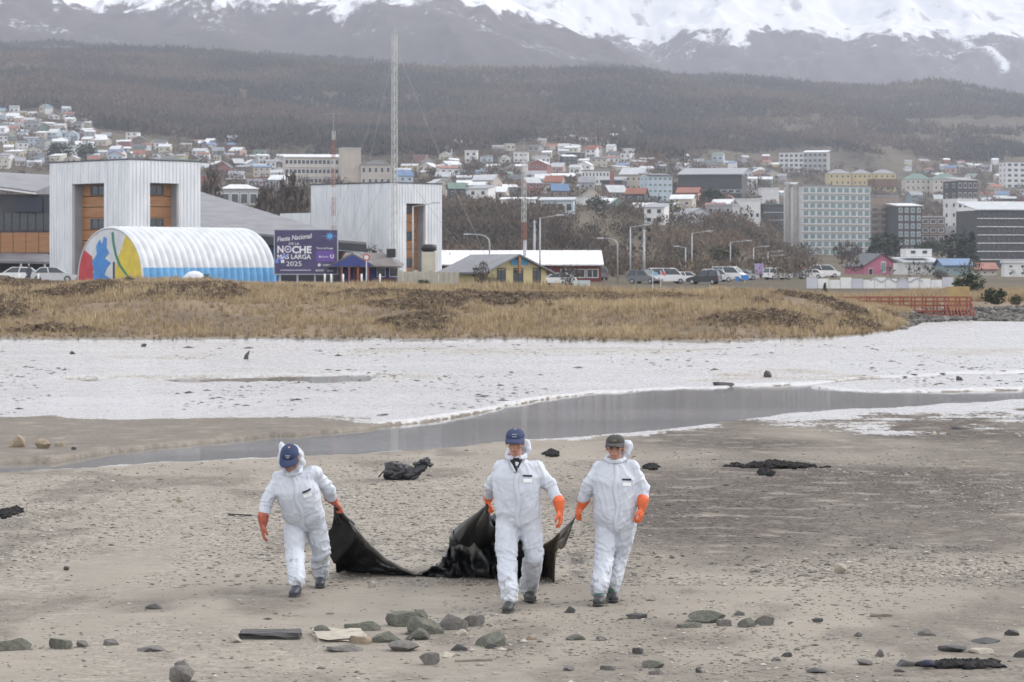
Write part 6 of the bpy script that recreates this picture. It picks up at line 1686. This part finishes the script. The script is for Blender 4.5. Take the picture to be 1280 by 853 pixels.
INK = mat('dark_print', (0.02, 0.022, 0.03), None, 20, .7)
EYE = mat('dark_eye', (0.02, 0.015, 0.012), None, 20, .3)
def glove(parent, wrist, fd, thumb_dir, palm_n, curl, m, cuff=.085, spread=1.0):
    f = Vector(fd).normalized(); l = Vector(thumb_dir); l = (l - f * l.dot(f)).normalized(); n = f.cross(l).normalized()
    if n.dot(Vector(palm_n)) < 0: n = -n
    w = Vector(wrist); P = lambda a, b_, c: w + f * a + l * b_ + n * c
    b = MB()
    chain(b, [(P(-cuff, 0, 0), .062), (P(-cuff * .45, 0, 0), .052), (P(0, 0, 0), .041)])
    ell(b, P(.052, 0, 0), (.062, .046, .023), (f, l, n))
    capsule(b, P(.0, 0, 0), .036, P(.05, 0, 0), .030)
    for i, (lo, L) in enumerate(((-.036, .062), (-.012, .078), (.012, .084), (.035, .076))):
        p = P(.094 - abs(lo) * .12, lo * spread, 0); a = 0; nodes = [(p - f * .02, .0135)]
        for s, (fr, cf) in enumerate(((.45, .55), (.32, 1.0), (.25, .75))):
            a += curl * cf * (1 + .12 * (i - 1.5) * (1 if curl < 1 else 0)); p = p + (f * math.cos(a) + n * math.sin(a)) * (L * fr) + l * (lo * .05)
            nodes.append((p, .0125 - .0012 * s))
        chain(b, nodes)
    th = [(P(.02, .030, .006), .018), (P(.050, .058, .016), .0155), (P(.082, .066 - .02 * (curl > 1), .030), .0135), (P(.106, .058 - .03 * (curl > 1), .044), .0115)]
    chain(b, th)
    return link('glove', remeshed(b, 'glove', .0055, 3), m, parent)
def boot(parent, foot, toe, pitch, m, upper=None, size=1.0):
    """foot: ground point below the ankle; toe: horizontal direction"""
    t = Vector((toe[0], toe[1], 0)).normalized(); t = (t * math.cos(pitch) + Vector((0, 0, math.sin(pitch)))).normalized()
    l = t.cross(Vector((0, 0, 1))).normalized(); u = l.cross(t).normalized(); o = Vector(foot)
    P = lambda a, b_, c: o + t * (a * size) + l * (b_ * size) + u * (c * size)
    b = MB()
    rings = [(P(-.085, 0, .050), .030, .045), (P(-.06, 0, .055), .040, .052), (P(.0, 0, .060), .043, .058), (P(.07, .0, .052), .047, .050), (P(.13, .004, .042), .052, .041), (P(.175, .006, .038), .047, .036), (P(.205, .006, .034), .028, .026)]
    eloft(b, [(c, l, u, rx, ry) for c, rx, ry in rings]); chain(b, [(P(-.02, 0, .07), .052), (P(-.025, 0, .13), .052)])
    o1 = link('boot', remeshed(b, 'boot', .009, 3), m, parent)
    s = MB(); eloft(s, [(P(a, c, .008), l, u, w * 1.06, .013) for a, c, w in ((-.092, 0, .030), (-.06, 0, .044), (.0, 0, .044), (.07, 0, .048), (.13, .004, .054), (.18, .006, .048), (.212, .006, .028))])
    link('sole', s.mesh('sole', True), BOOTB, o1)
    if upper:
        g = MB(); eloft(g, [(P(-.03, 0, .165), l, t, .052, .056), (P(-.02, 0, .13), l, t, .052, .062), (P(.0, 0, .10), l, t, .052, .080), (P(.045, 0, .088), l, t, .050, .055), (P(.05, 0, .072), l, t, .040, .03)])
        link('boot_upper', g.mesh('boot_upper', True), upper, o1)
    return o1
def person(label, J, d0, face, headup, gloves, capm, boots, hood, opts):
    """J: joints as (px, py, depth offset); feet as ground pixels"""
    j = {k: P3(v[0], v[1], d0 + v[2]) for k, v in J.items() if not k.startswith('foot')}
    feet = {}
    for k in ('footL', 'footR'):
        x, d, z = gp(J[k][0], J[k][1]); feet[k] = Vector((x, d, z))
    root = Vector(((feet['footL'].x + feet['footR'].x) / 2, (feet['footL'].y + feet['footR'].y) / 2, min(feet['footL'].z, feet['footR'].z)))
    t = thing('person', label, 'person', root)
    t0 = t; g = Matrix.Translation(-root)
    for k in j: j[k] = j[k] - root
    for k in feet: feet[k] = feet[k] - root
    lat = (j['shR'] - j['shL']).normalized()           # towards image right
    hipm = (j['hipL'] + j['hipR']) / 2; neck = j['neck']; up = (neck - hipm).normalized()
    fwd = up.cross(lat).normalized()
    if fwd.y > 0: fwd = -fwd
    lat_h = (j['hipR'] - j['hipL']).normalized()
    w = opts.get('w', 1.0)
    TL = (neck - hipm).length
    def spine(s): return hipm + (neck - hipm) * s + fwd * (opts.get('belly', .02) * math.sin(math.pi * min(max(s, 0), 1)))
    # coverall: torso, sleeves and legs grown into one baggy garment
    b = MB()
    R_ = [(-.10, .14, .11), (.0, .200, .145), (.15, .222, .155), (.35, .218, .155), (.55, .222, .155), (.72, .226, .150), (.86, .190, .120), (.95, .112, .088), (1.0, .072, .070), (1.05, .062, .062)]
    eloft(b, [(spine(s), (lat_h * (1 - min(max(s, 0), 1)) + lat * min(max(s, 0), 1)).normalized(), fwd, rx * w, ry * w) for s, rx, ry in R_])
    ank = {}
    for S in 'LR':
        chain(b, [(j['sh' + S] - lat * (.03 if S == 'R' else -.03), .080 * w), (j['el' + S], .066 * w), (j['wr' + S] * .8 + j['el' + S] * .2, .058 * w), (j['wr' + S], .040)])
        capsule(b, j['sh' + S], .076 * w, spine(.80), .11 * w)
        a = feet['foot' + S] + Vector((0, .02, .15)); ank[S] = a
        kn = j['kn' + S]; hp = j['hip' + S]
        chain(b, [(hp, .118 * w), (hp * .5 + kn * .5, .112 * w), (kn, .098 * w), (kn * .45 + a * .55, .094 * w), (a + (kn - a) * .12, .090 * w), (a - Vector((0, 0, .03)), .080)])
    me = remeshed(b, 'coverall', .010, 7)
    pins = [np.array(j[k][:]) for k in ('elL', 'elR', 'knL', 'knR')] + [np.array(hipm[:]), np.array(spine(.35)[:])] + [np.array(ank[s][:]) for s in 'LR']
    wrp = [np.array(j['wrL'][:]), np.array(j['wrR'][:])]
    sd_ = opts.get('seed', 1)
    def wr(c):
        wt = .22 + sum(np.exp(-((c - p) ** 2).sum(1) / .14 ** 2) for p in pins).clip(0, 1) * .85
        fade = 1 - sum(np.exp(-((c - p) ** 2).sum(1) / .07 ** 2) for p in wrp).clip(0, 1)
        wx, wz = c[:, 0] + .03 * fbm(c[:, 0] * 5, c[:, 1] * 5, c[:, 2] * 5, seed=sd_ + 31, oct=2), c[:, 2]
        sx_ = np.sign(c[:, 0] - hipm.x)
        q1 = fbm(wx * 4.5 + sx_ * wz * 5, c[:, 1] * 4, wz * 15 - sx_ * wx * 9, seed=sd_, oct=2)
        r1 = np.exp(-(q1 / .22) ** 2)                                    # narrow ridges of slanting creases
        q2 = fbm(wx * 13 + wz * 2.5, c[:, 1] * 13, wz * 3.2 - wx * 2, seed=sd_ + 80, oct=2)
        r2 = np.exp(-(q2 / .2) ** 2)                                     # long hanging folds
        return fade * (wt * (r1 - .35) * .0145 + (r2 - .3) * .009 * (1.2 - wt * .6) + fbm(c[:, 0] * 3.5, c[:, 1] * 3.5, c[:, 2] * 3.5, seed=sd_ + 9, oct=2) * .010)
    displace(me, wr)
    suit = link('coverall', me, SUIT, t)
    bvh = BVHTree.FromPolygons([v.co.copy() for v in me.vertices], [tuple(p.vertices) for p in me.polygons])
    def surf(p, off=.006):
        o = Vector(p) + fwd * .8; h = bvh.ray_cast(o, -fwd)
        return (h[0] + fwd * off) if h[0] is not None else Vector(p) + fwd * .2
    # zip placket down the front
    zp = MB(); pts = []
    for i in range(22):
        s = .96 - i * (1.02 / 21); pts.append(spine(s) + lat * (.012 * math.sin(i * .6)))
    rows_ = []
    for p in pts:
        a, c = surf(p - lat * .022, .008), surf(p + lat * .022, .008); m_ = (a + c) / 2 + fwd * .006
        rows_ += [a - fwd * .012, a, m_, c, c - fwd * .012]
    fs = []
    for i in range(len(pts) - 1):
        for k in range(4): q = i * 5 + k; fs.append((q, q + 1, q + 6, q + 5))
    zp.add(rows_, fs); o = zp.build('zip_placket', SUIT, suit, True); fix_normals(o.data)
    # chest label: white tag under a dark printed mark
    cl = spine(.74) + lat * .105
    def patch(name, c, w_, h_, m, off, par, sk=0.0):
        gq = []
        for a in range(5):
            for b_ in range(3): gq.append(surf(c + lat * (w_ * (a / 4 - .5)) + up * (h_ * (b_ / 2 - .5) + sk * (a / 4 - .5)), off))
        MB().add(gq, [(a * 3 + b_, a * 3 + b_ + 1, a * 3 + b_ + 4, a * 3 + b_ + 3) for a in range(4) for b_ in range(2)]).build(name, m, par, True)
    patch('chest_tag', cl - up * .045, .085, .035, PALE if False else mat('white_tag', (0.8, 0.8, 0.82), None, 9, .6), .007, suit)
    patch('chest_print', cl, .09, .018, INK, .009, suit, .02 if opts.get('seed') == 1 else -.004)
    if opts.get('shirt'):
        tip = spine(.80); gq = []
        for i in range(7):
            f_ = i / 6; wid = .010 + .060 * f_; c = tip + up * (f_ * TL * .215)
            for k in range(5): gq.append(surf(c + lat * (wid * (k / 2 - 1)), .011))
        MB().add(gq, [(i * 5 + k, i * 5 + k + 1, i * 5 + k + 6, i * 5 + k + 5) for i in range(6) for k in range(4)]).build('shirt', mat('black_shirt', (0.016, 0.017, 0.02), None, 9, .9), t, True)
        for s in (-1, 1):      # turned-back collar edges
            pp = [surf(tip + up * (f_ * TL * .22) + lat * (s * (.014 + .070 * f_)), .014) for f_ in (0, .25, .5, .75, 1.0)]
            MB().tube(pp, .012, 6).build('collar_edge', SUIT, suit, True)
    # body: one continuous skin figure inside the clothes, head showing
    fx = Vector(face).normalized(); hu = Vector(headup); hu = (hu - fx * hu.dot(fx)).normalized(); hl = fx.cross(hu).normalized()
    if hl.dot(lat) < 0: hl = -hl
    hc = j['head']; H = lambda a, b_, c: hc + (hl * a + fx * b_ + hu * c) * 1.07
    b = MB()
    ell(b, H(0, -.015, .025), (.076, .096, .095), (hl, fx, hu)); ell(b, H(0, .022, -.045), (.058, .066, .072), (hl, fx, hu)); ell(b, H(0, .045, -.088), (.030, .030, .026), (hl, fx, hu))
    chain(b, [(H(0, .082, .012), .010), (H(0, .100, -.018), .015), (H(0, .090, -.030), .014)])
    for s in (-1, 1):
        ell(b, H(s * .078, -.010, -.012), (.012, .022, .034), (hl, fx, hu)); ell(b, H(s * .040, .058, -.030), (.024, .022, .026), (hl, fx, hu)); capsule(b, H(s * .015, .082, .028), .011, H(s * .045, .070, .030), .010)
    ell(b, H(0, .080, -.060), (.026, .014, .008), (hl, fx, hu)); ell(b, H(0, .078, -.070), (.022, .014, .008), (hl, fx, hu))
    capsule(b, H(0, -.02, -.06), .056, neck - up * .06, .062)
    eloft(b, [(spine(s), lat, fwd, rx * .72, ry * .70) for s, rx, ry in R_[1:8]])
    for S in 'LR':
        chain(b, [(j['sh' + S] - lat * (.04 if S == 'R' else -.04), .055), (j['el' + S], .042), (j['wr' + S], .030)]); capsule(b, j['sh' + S] - lat * (.04 if S == 'R' else -.04), .055, spine(.82), .08)
        a = ank[S]; chain(b, [(j['hip' + S], .085), (j['kn' + S], .060), (a, .042)])
    link('body', remeshed(b, 'body', .0085, 2), SKIN, t)
    for s in (-1, 1):
        e = MB(); ell(e, H(s * .031, .074, .004), (.013, .008, .007), (hl, fx, hu), 10, 6); link('eye', e.mesh('eye', True), EYE, t)
        e = MB(); chain(e, [(H(s * .016, .093, .026), .005), (H(s * .045, .080, .029), .0045)]); link('eyebrow', e.mesh('eyebrow', True), mat('dark_hair', (0.03, 0.022, 0.018), None, 20, .8), t)
    e = MB(); capsule(e, H(-.022, .091, -.064), .0035, H(.022, .091, -.064), .0035); link('mouth', e.mesh('mouth', True), mat('lip', (0.25, 0.09, 0.08), None, 20, .5), t)
    hr = MB(); ell(hr, H(0, -.035, -.005), (.079, .080, .07), (hl, fx, hu)); link('hair', remeshed(hr, 'hair', .012, 2), mat('dark_hair', (0.03, 0.022, 0.018)), t)
    # cap with brim and stitched emblem
    c = MB(); n, m = 20, 7; vs, fs = [], []
    for i in range(m + 1):
        th = math.pi / 2 * i / m; rr_ = math.cos(th) ** .8; zz = math.sin(th)
        for k in range(n):
            a = 2 * math.pi * k / n
            vs.append(H(.087 * rr_ * math.cos(a), -.014 + .106 * rr_ * math.sin(a), .044 + .068 * zz))
    for i in range(m):
        for k in range(n): fs.append((i * n + k, i * n + (k + 1) % n, (i + 1) * n + (k + 1) % n, (i + 1) * n + k))
    fs.append(tuple(range(n - 1, -1, -1))); c.add(vs, fs); cap = c.build('cap', capm, t, True); fix_normals(cap.data)
    bq, N = MB(), 11; vs = []
    for lay in (0, 1):
        for r_ in (0, 1, 2):
            for k in range(N):
                a = math.pi * (.06 + .88 * k / (N - 1)); ex = .098 * r_ / 2 * math.sin(a) ** .7
                vs.append(H((.086 + ex * .12) * math.cos(a), -.012 + (.106) * math.sin(a) + ex, .050 - .005 * r_ - .034 * math.cos(a) ** 2 * (r_ / 2) - .006 * lay))
    fs = []
    for lay in (0, 1):
        for r_ in (0, 1):
            for k in range(N - 1): q = lay * 3 * N + r_ * N + k; fs.append((q, q + 1, q + N + 1, q + N) if lay == 0 else (q + N, q + N + 1, q + 1, q))
    q = 2 * N
    for k in range(N - 1): fs.append((q + k, q + k + 1, q + 3 * N + k + 1, q + 3 * N + k))
    bq.add(vs, fs); o = bq.build('brim', capm, cap, True); fix_normals(o.data)
    def emblem(z_, w_, h_, m):
        vs = []
        for k in range(7):
            a = math.pi / 2 + w_ * (k / 6 - .5)
            for zz in (z_ - h_ / 2, z_ + h_ / 2):
                rr_ = max(1 - ((zz - .044) / .070) ** 2, 0) ** .41
                vs.append(H(.0915 * rr_ * math.cos(a), -.012 + .1105 * rr_ * math.sin(a), zz))
        MB().add(vs, [(2 * k, 2 * k + 2, 2 * k + 3, 2 * k + 1) for k in range(6)]).build('emblem', m, cap)
    for em in opts.get('emblem', ()): emblem(*em)
    # hood
    hb = MB()
    for (px, py, dy, r0) in hood: ell(hb, P3(px, py, d0 + dy) - root, (r0, r0 * .9, r0 * 1.05))
    for k in range(12):
        a0, a1 = 2 * math.pi * k / 12, 2 * math.pi * (k + 1) / 12
        q = lambda a: neck + up * (.02 + .018 * math.sin(a)) + lat * (.088 * math.cos(a)) - fwd * (.012) + fwd * (-.085 * math.sin(a))
        if opts.get('shirt') and math.sin((a0 + a1) / 2) < -.75: continue
        capsule(hb, q(a0), .026, q(a1), .026, 8, 2)
    if opts.get('hood_up'):
        for k in range(9):
            a0, a1 = math.pi * (-.02 + 1.04 * k / 9) , math.pi * (-.02 + 1.04 * (k + 1) / 9)
            for bk in (-.045, -.085): capsule(hb, H(.102 * math.cos(a0), bk, -.05 + .122 * math.sin(a0)), .022, H(.102 * math.cos(a1), bk, -.05 + .122 * math.sin(a1)), .022, 8, 2)
        for s in (-1, 1): chain(hb, [(H(s * .10, -.02, -.04), .026), (H(s * .085, .02, -.10), .026), (H(s * .03, .045, -.14), .022)])
    hm = remeshed(hb, 'hood', .010, 4)
    displace(hm, lambda c: (1 - np.abs(fbm(c[:, 0] * 14, c[:, 1] * 14, c[:, 2] * 14, seed=sd_, oct=3)) - .6) * .016)
    link('hood', hm, SUIT, t)
    for S in 'LR':
        gm, curl, thumb, palm, fd = gloves[S]
        fdv = Vector(fd) if fd else (j['wr' + S] - j['el' + S])
        glove(t, j['wr' + S] + fdv.normalized() * .045, fdv, thumb, palm, curl, gm)
        bm_, up_, toe, pitch = boots[S]
        boot(t, feet['foot' + S], toe, pitch, bm_, up_)
    return t
# L = image left (the walker's right-hand side)
person('person in white coverall and navy cap bending forward, nearest the black bag',
       dict(head=(362, 572, -.22), neck=(366, 591, -.10), shL=(348, 597, -.06), shR=(394, 592, -.04), elL=(335, 624, -.10), wrL=(329, 650, -.16), elR=(409, 610, .08), wrR=(415, 624, .22),
            hipL=(369, 654, .06), hipR=(394, 654, .06), knL=(368, 690, -.08), knR=(401, 688, .12), footL=(371, 744), footR=(400, 733)), 28.4,
       (-.10, -.80, -.60), (0, -.45, .9), dict(L=(RUST, .35, (.1, -1, 0), (1, 0, 0), (0, -.12, -1)), R=(RUST, 1.25, (.2, -1, .3), (-1, 0, -.3), (.55, .25, -.62))), CAPN,
       dict(L=(BOOTN, None, (-.1, -1), .0), R=(BOOTN, None, (.1, -1), .03)), [(355, 563, -.10, .055), (352, 557, -.10, .030), (351.5, 553.5, -.10, .014), (372, 578, .0, .08)], dict(seed=1, hood_up=True, w=.98, belly=.05, emblem=((.086, .62, .007, PALE), (.072, .36, .009, PALE))))
person('person in white coverall walking in the middle, dark shirt at open collar',
       dict(head=(644, 552, -.06), neck=(645, 573, .0), shL=(626, 585, .0), shR=(671, 585, .0), elL=(614, 607, .16), wrL=(611, 620, .34), elR=(689, 609, -.02), wrR=(699, 632, -.10),
            hipL=(634, 652, .0), hipR=(662, 652, .0), knL=(634, 700, -.16), knR=(667, 694, -.02), footL=(637, 764), footR=(661, 752)), 27.0,
       (-.08, -.96, -.22), (0, -.2, 1), dict(L=(ORANGE, 1.25, (.2, -1, 0), (1, 0, 0), (-.10, .35, -1)), R=(ORANGE, .45, (-.2, -1, 0), (-1, 0, 0), (.12, -.1, -1))), CAPN,
       dict(L=(BOOTB, None, (-.12, -1), .0), R=(BOOTB, BOOTG, (.22, -1), .12)), [(656, 557, .08, .058), (660, 563, .06, .042), (640, 566, .09, .055)], dict(seed=2, shirt=True, w=1.03, emblem=((.088, .66, .006, PALE), (.070, .5, .007, PALE))))
person('person in white coverall and charcoal cap holding the brown sheet corner',
       dict(head=(769, 559, -.05), neck=(769, 577, .0), shL=(750, 585, .0), shR=(791, 585, .0), elL=(735, 607, .0), wrL=(728, 629, .05), elR=(805, 609, -.02), wrR=(803, 630, -.10),
            hipL=(759, 659, .0), hipR=(781, 659, .0), knL=(755, 698, -.10), knR=(773, 696, .08), footL=(749, 756), footR=(764, 751)), 27.4,
       (-.14, -.98, -.10), (0, -.1, 1), dict(L=(ORANGE, 1.25, (.2, -1, .2), (1, 0, 0), (-.42, .1, -.9)), R=(ORANGE, .75, (-.3, -1, 0), (-1, .2, 0), (-.12, -.25, -1))), CAPB,
       dict(L=(BOOTB, BOOTG, (-.08, -1), .05), R=(BOOTB, BOOTG, (.15, -1), .04)), [(783, 558, .09, .064), (782, 566, .07, .048), (766, 571, .09, .052)], dict(seed=3, w=.98, emblem=((.074, .5, .022, mat('brass_thread', (0.10, 0.085, 0.05), None, 20, .7)),)))

# ---------------------------------------------------------------- the black sheet they drag
def black_sheet():
    T = [((421, 632), (418, 637), 28.72, .025), ((428, 643), (414, 662), 28.85, .04), ((436, 652), (410, 684), 28.95, .06), ((447, 665), (416, 702), 29.05, .08), ((462, 682), (430, 717), 29.2, .14), ((482, 700), (460, 722), 29.3, .20), ((505, 712), (496, 723), 29.4, .22), ((524, 718), (522, 724), 29.4, .22),
         ((541, 707), (545, 726), 29.4, .30), ((555, 698), (566, 727), 29.35, .45), ((562, 672), (582, 728), 29.3, .60), ((580, 655), (600, 729), 29.25, .75), ((600, 645), (616, 729), 29.2, .8), ((622, 645), (633, 729), 29.15, .8), ((645, 658), (650, 728), 29.1, .7), ((665, 676), (666, 726), 28.9, .5),
         ((679, 680), (676, 726), 28.9, .30), ((690, 673), (684, 718), 28.5, .16), ((703, 661), (697, 700), 28.1, .08), ((713, 652), (709, 676), 27.78, .045), ((723, 641), (719, 647), 27.55, .025)]
    A = np.array([[a[0], a[1], b_[0], b_[1], d, th] for a, b_, d, th in T], float)
    n = 190; u = np.linspace(0, len(A) - 1, n); i = np.clip(u.astype(int), 0, len(A) - 2); f = u - i
    def cr(c):
        p = np.concatenate([[2 * A[0, c] - A[1, c]], A[:, c], [2 * A[-1, c] - A[-2, c]]]); p0, p1, p2, p3 = p[i], p[i + 1], p[i + 2], p[i + 3]
        return .5 * (2 * p1 + (p2 - p0) * f + (2 * p0 - 5 * p1 + 4 * p2 - p3) * f ** 2 + (3 * p1 - p0 - 3 * p2 + p3) * f ** 3)
    tx, ty, bx, by, dd, th = [cr(c) for c in range(6)]
    rg_ = fbm(u * 1.7, u * 0, seed=301, oct=4); hang = (by < 712); by = by - np.where(hang, np.abs(rg_) * 9 * np.clip((by - ty) / 40, 0, 1), 0); bx = bx + rg_ * 4 * np.clip((by - ty) / 40, 0, 1)
    ty = ty + fbm(u * 2.3, u * 0, seed=305, oct=3) * 3 * np.clip((th - .2) / .3, 0, 1)
    m = 30; V = np.zeros((n, m, 3))
    dbot = np.where(by > 704, (CAMH - .02) * F / (by - HY), dd); kb = np.clip((by - 698) / 12, 0, 1); dbot = dd + (np.clip(dbot, dd, dd + .8) - dd) * kb
    gz = np.array([ground_z(SX(p, q), q) for p, q in zip(bx, dbot)])
    for k in range(m):
        s = k / (m - 1)
        if s < .55:      # front face, bottom to top
            w = s / .55; px = bx + (tx - bx) * w; py = by + (ty - by) * w
            d = dbot + (dd - dbot) * w - th * .12 * math.sin(math.pi * w)
        else:            # back face
            w = (s - .55) / .45; px = tx + (bx - tx) * w; py = ty + (by - ty) * w; d = dd + (np.maximum(dbot, dd) - dd) * w + .03 + th * .6 * math.sin(math.pi * w * .5)
        V[:, k, 0] = (px - CX) / F * d; V[:, k, 1] = d; V[:, k, 2] = CAMH - (py - HY) / F * d
    X, Z = V[..., 0], V[..., 2]; S = np.linspace(0, 1, m)[None, :].repeat(n, 0); U = u[:, None].repeat(m, 1)
    amp = np.clip(th, .035, .5)[:, None]
    fold = 1 - np.abs(fbm(U * 1.1 + S * 3, S * 5 - U * .5, seed=201, oct=4)); fold2 = fbm(U * 2.7 - S * 4, S * 6, seed=207, oct=3)
    V[..., 1] += -(fold - .6) * .55 * amp - fold2 * .16 * amp
    V[..., 2] += (fold - .6) * .10 * amp * np.sin(math.pi * S) + fold2 * .04 * amp
    V[..., 0] += fbm(U * 2, S * 6, seed=211, oct=3) * .05 * amp
    on = (by > 705)[:, None]
    V[..., 2] = np.where(on, np.maximum(V[..., 2], gz[:, None] + .003), V[..., 2])
    V[:, 0, 2] = np.where(by > 705, gz - .01, V[:, 0, 2]); V[:, -1, 2] = np.where(by > 705, gz - .01, V[:, -1, 2])
    idx = np.arange(n)[:, None] * m + np.arange(m)[None]; q = []
    a = idx[:-1, :]; b_ = idx[1:, :]
    q = np.stack([a, b_, np.roll(b_, -1, 1), np.roll(a, -1, 1)], -1).reshape(-1, 4)
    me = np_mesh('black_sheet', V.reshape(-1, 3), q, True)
    fix_normals(me)
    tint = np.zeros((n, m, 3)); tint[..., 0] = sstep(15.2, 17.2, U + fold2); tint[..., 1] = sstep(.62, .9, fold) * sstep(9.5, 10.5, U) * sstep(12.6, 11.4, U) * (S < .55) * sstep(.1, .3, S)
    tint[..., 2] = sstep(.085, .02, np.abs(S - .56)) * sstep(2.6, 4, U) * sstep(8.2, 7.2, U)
    set_attr(me, 'tint', tint.reshape(-1, 3))
    mt = bpy.data.materials.new('black_oily_sheet'); mt.use_nodes = True
    N, L = mt.node_tree.nodes, mt.node_tree.links; B = N['Principled BSDF']; B.inputs['Roughness'].default_value = .42
    at = N.new('ShaderNodeAttribute'); at.attribute_name = 'tint'; sp = N.new('ShaderNodeSeparateColor'); L.new(at.outputs['Color'], sp.inputs[0])
    nz = N.new('ShaderNodeTexNoise'); nz.inputs['Scale'].default_value = 14; nz.inputs['Detail'].default_value = 6
    geo = N.new('ShaderNodeNewGeometry'); L.new(geo.outputs['Position'], nz.inputs['Vector'])
    def mix(fa, a_, c_):
        x_ = N.new('ShaderNodeMix'); x_.data_type = 'RGBA'; L.new(fa, x_.inputs['Factor'])
        for v, k in ((a_, 'A'), (c_, 'B')):
            if isinstance(v, tuple): x_.inputs[k].default_value = (*v, 1)
            else: L.new(v, x_.inputs[k])
        return x_.outputs['Result']
    mr = N.new('ShaderNodeMapRange'); mr.inputs[1].default_value = .55; mr.inputs[2].default_value = .75; L.new(nz.outputs['Fac'], mr.inputs[0])
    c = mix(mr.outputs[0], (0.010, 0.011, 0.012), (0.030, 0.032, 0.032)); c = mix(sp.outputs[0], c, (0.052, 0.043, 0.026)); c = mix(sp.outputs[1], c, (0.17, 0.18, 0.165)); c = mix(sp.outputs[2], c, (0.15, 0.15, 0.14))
    L.new(c, B.inputs['Base Color'])
    bp = N.new('ShaderNodeBump'); bp.inputs['Strength'].default_value = .5; bp.inputs['Distance'].default_value = .02; L.new(nz.outputs['Fac'], bp.inputs['Height']); L.new(bp.outputs[0], B.inputs['Normal'])
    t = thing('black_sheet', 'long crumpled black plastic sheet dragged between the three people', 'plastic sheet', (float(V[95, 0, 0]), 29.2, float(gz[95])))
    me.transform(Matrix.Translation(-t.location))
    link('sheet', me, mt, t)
    def corner(name, pts, r):
        b = MB().tube([P3(*p) - t.location for p in pts], r, 8); o = b.build(name, mt, t, True)
        displace(o.data, lambda c_: fbm(c_[:, 0] * 18, c_[:, 1] * 18, c_[:, 2] * 18, seed=5, oct=2) * .012)
    hem = MB().tube([P3(px_, py_, d_ - .03) - t.location for px_, py_, d_ in ((436, 652, 28.95), (447, 665, 29.05), (462, 682, 29.18), (482, 700, 29.26), (505, 712, 29.34), (520, 718, 29.36), (535, 713, 29.34))], [.008, .014, .018, .02, .02, .018, .01], 6)
    hem.build('edge_hem', mat('worn_grey_hem', (0.16, 0.16, 0.15), (0.09, 0.09, 0.085), 9, .6), t, True)
    corner('gathered_corner', [(609.5, 632, 27.32), (609, 640, 27.42), (606, 648, 27.9), (602, 655, 28.6), (600, 665, 29.1)], [.022, .026, .05, .09, .16])
    corner('gathered_corner', [(609.5, 634, 27.33), (600, 641, 27.8), (590, 653, 28.5), (585, 668, 29.1)], [.02, .03, .06, .14])
    corner('gathered_corner', [(418, 629, 28.66), (423, 637, 28.70), (431, 648, 28.9), (440, 656, 29.05)], [.02, .024, .028, .035])
    corner('gathered_corner', [(419, 628, 28.66), (419, 641, 28.72), (424, 655, 28.86)], [.02, .022, .03])
black_sheet()
def black_bag():
    x, d, z = gp(508, 600); s = d / F
    b = MB(); P = lambda px, py, dy=0: Vector((SX(px, d) - x + 0, dy, (600 - py) * s))
    chain(b, [(P(487, 590), .11), (P(500, 591), .125), (P(516, 593), .10), (P(525, 588), .07), (P(531, 581), .05)]); chain(b, [(P(520, 580), .035), (P(532, 577), .055), (P(537, 580), .035)]); ell(b, P(500, 592, .1), (.26, .2, .1))
    capsule(b, P(484, 584), .05, P(492, 583), .07)
    me = remeshed(b, 'black_bag', .014, 2)
    displace(me, lambda c: (1 - np.abs(fbm(c[:, 0] * 6 + c[:, 2] * 7, c[:, 1] * 6, c[:, 2] * 9 - c[:, 0] * 4, seed=77, oct=4)) - .6) * .09)
    t = thing('black_bag', 'tied black plastic bag lying on the gravel by the channel', 'bag', (x, d, z))
    link('bag', me, mat('black_bag_plastic', (0.016, 0.017, 0.020), (0.035, 0.037, 0.042), 9, .32, .5, 22, bdist=.03), t)
    MB().tube([P(484, 585), P(478, 591), P(473, 597)], .012, 5).build('tie_string', STM[3], t, True)
    MB().tube([P(488, 583), P(496, 578), P(499, 577)], [.03, .018, .006], 5).build('knot', BOOTB, t, True)
black_bag()
# person standing by the parked cars at the far left
def far_person():
    d = 262; x = SX(36, d); zg = ground_z(x, d)
    t = thing('person', 'distant person in grey jacket standing behind the silver sedan', 'person', (x, d, zg))
    b = MB(); chain(b, [((-.1, 0, .05), .07), ((-.1, 0, .5), .08), ((-.08, 0, .9), .11)]); chain(b, [((.1, 0, .05), .07), ((.1, 0, .5), .08), ((.08, 0, .9), .11)]); eloft(b, [(Vector((0, 0, z)), Vector((1, 0, 0)), Vector((0, 1, 0)), w, w * .65) for z, w in ((.85, .17), (1.1, .18), (1.35, .22), (1.45, .12), (1.5, .06))])
    for s in (-1, 1): chain(b, [((s * .2, 0, 1.38), .06), ((s * .26, 0, 1.1), .05), ((s * .24, -.05, .85), .04)])
    ell(b, (0, 0, 1.63), (.09, .1, .12)); capsule(b, (0, 0, 1.45), .055, (0, 0, 1.55), .055)
    link('body', remeshed(b, 'body', .03, 2), mat('grey_jacket', (0.10, 0.10, 0.115), None, 3, .9), t)
    h = MB(); ell(h, (0, 0, 1.66), (.095, .105, .10)); link('hair', h.mesh('hair', True), M['concrete'], t)
far_person()
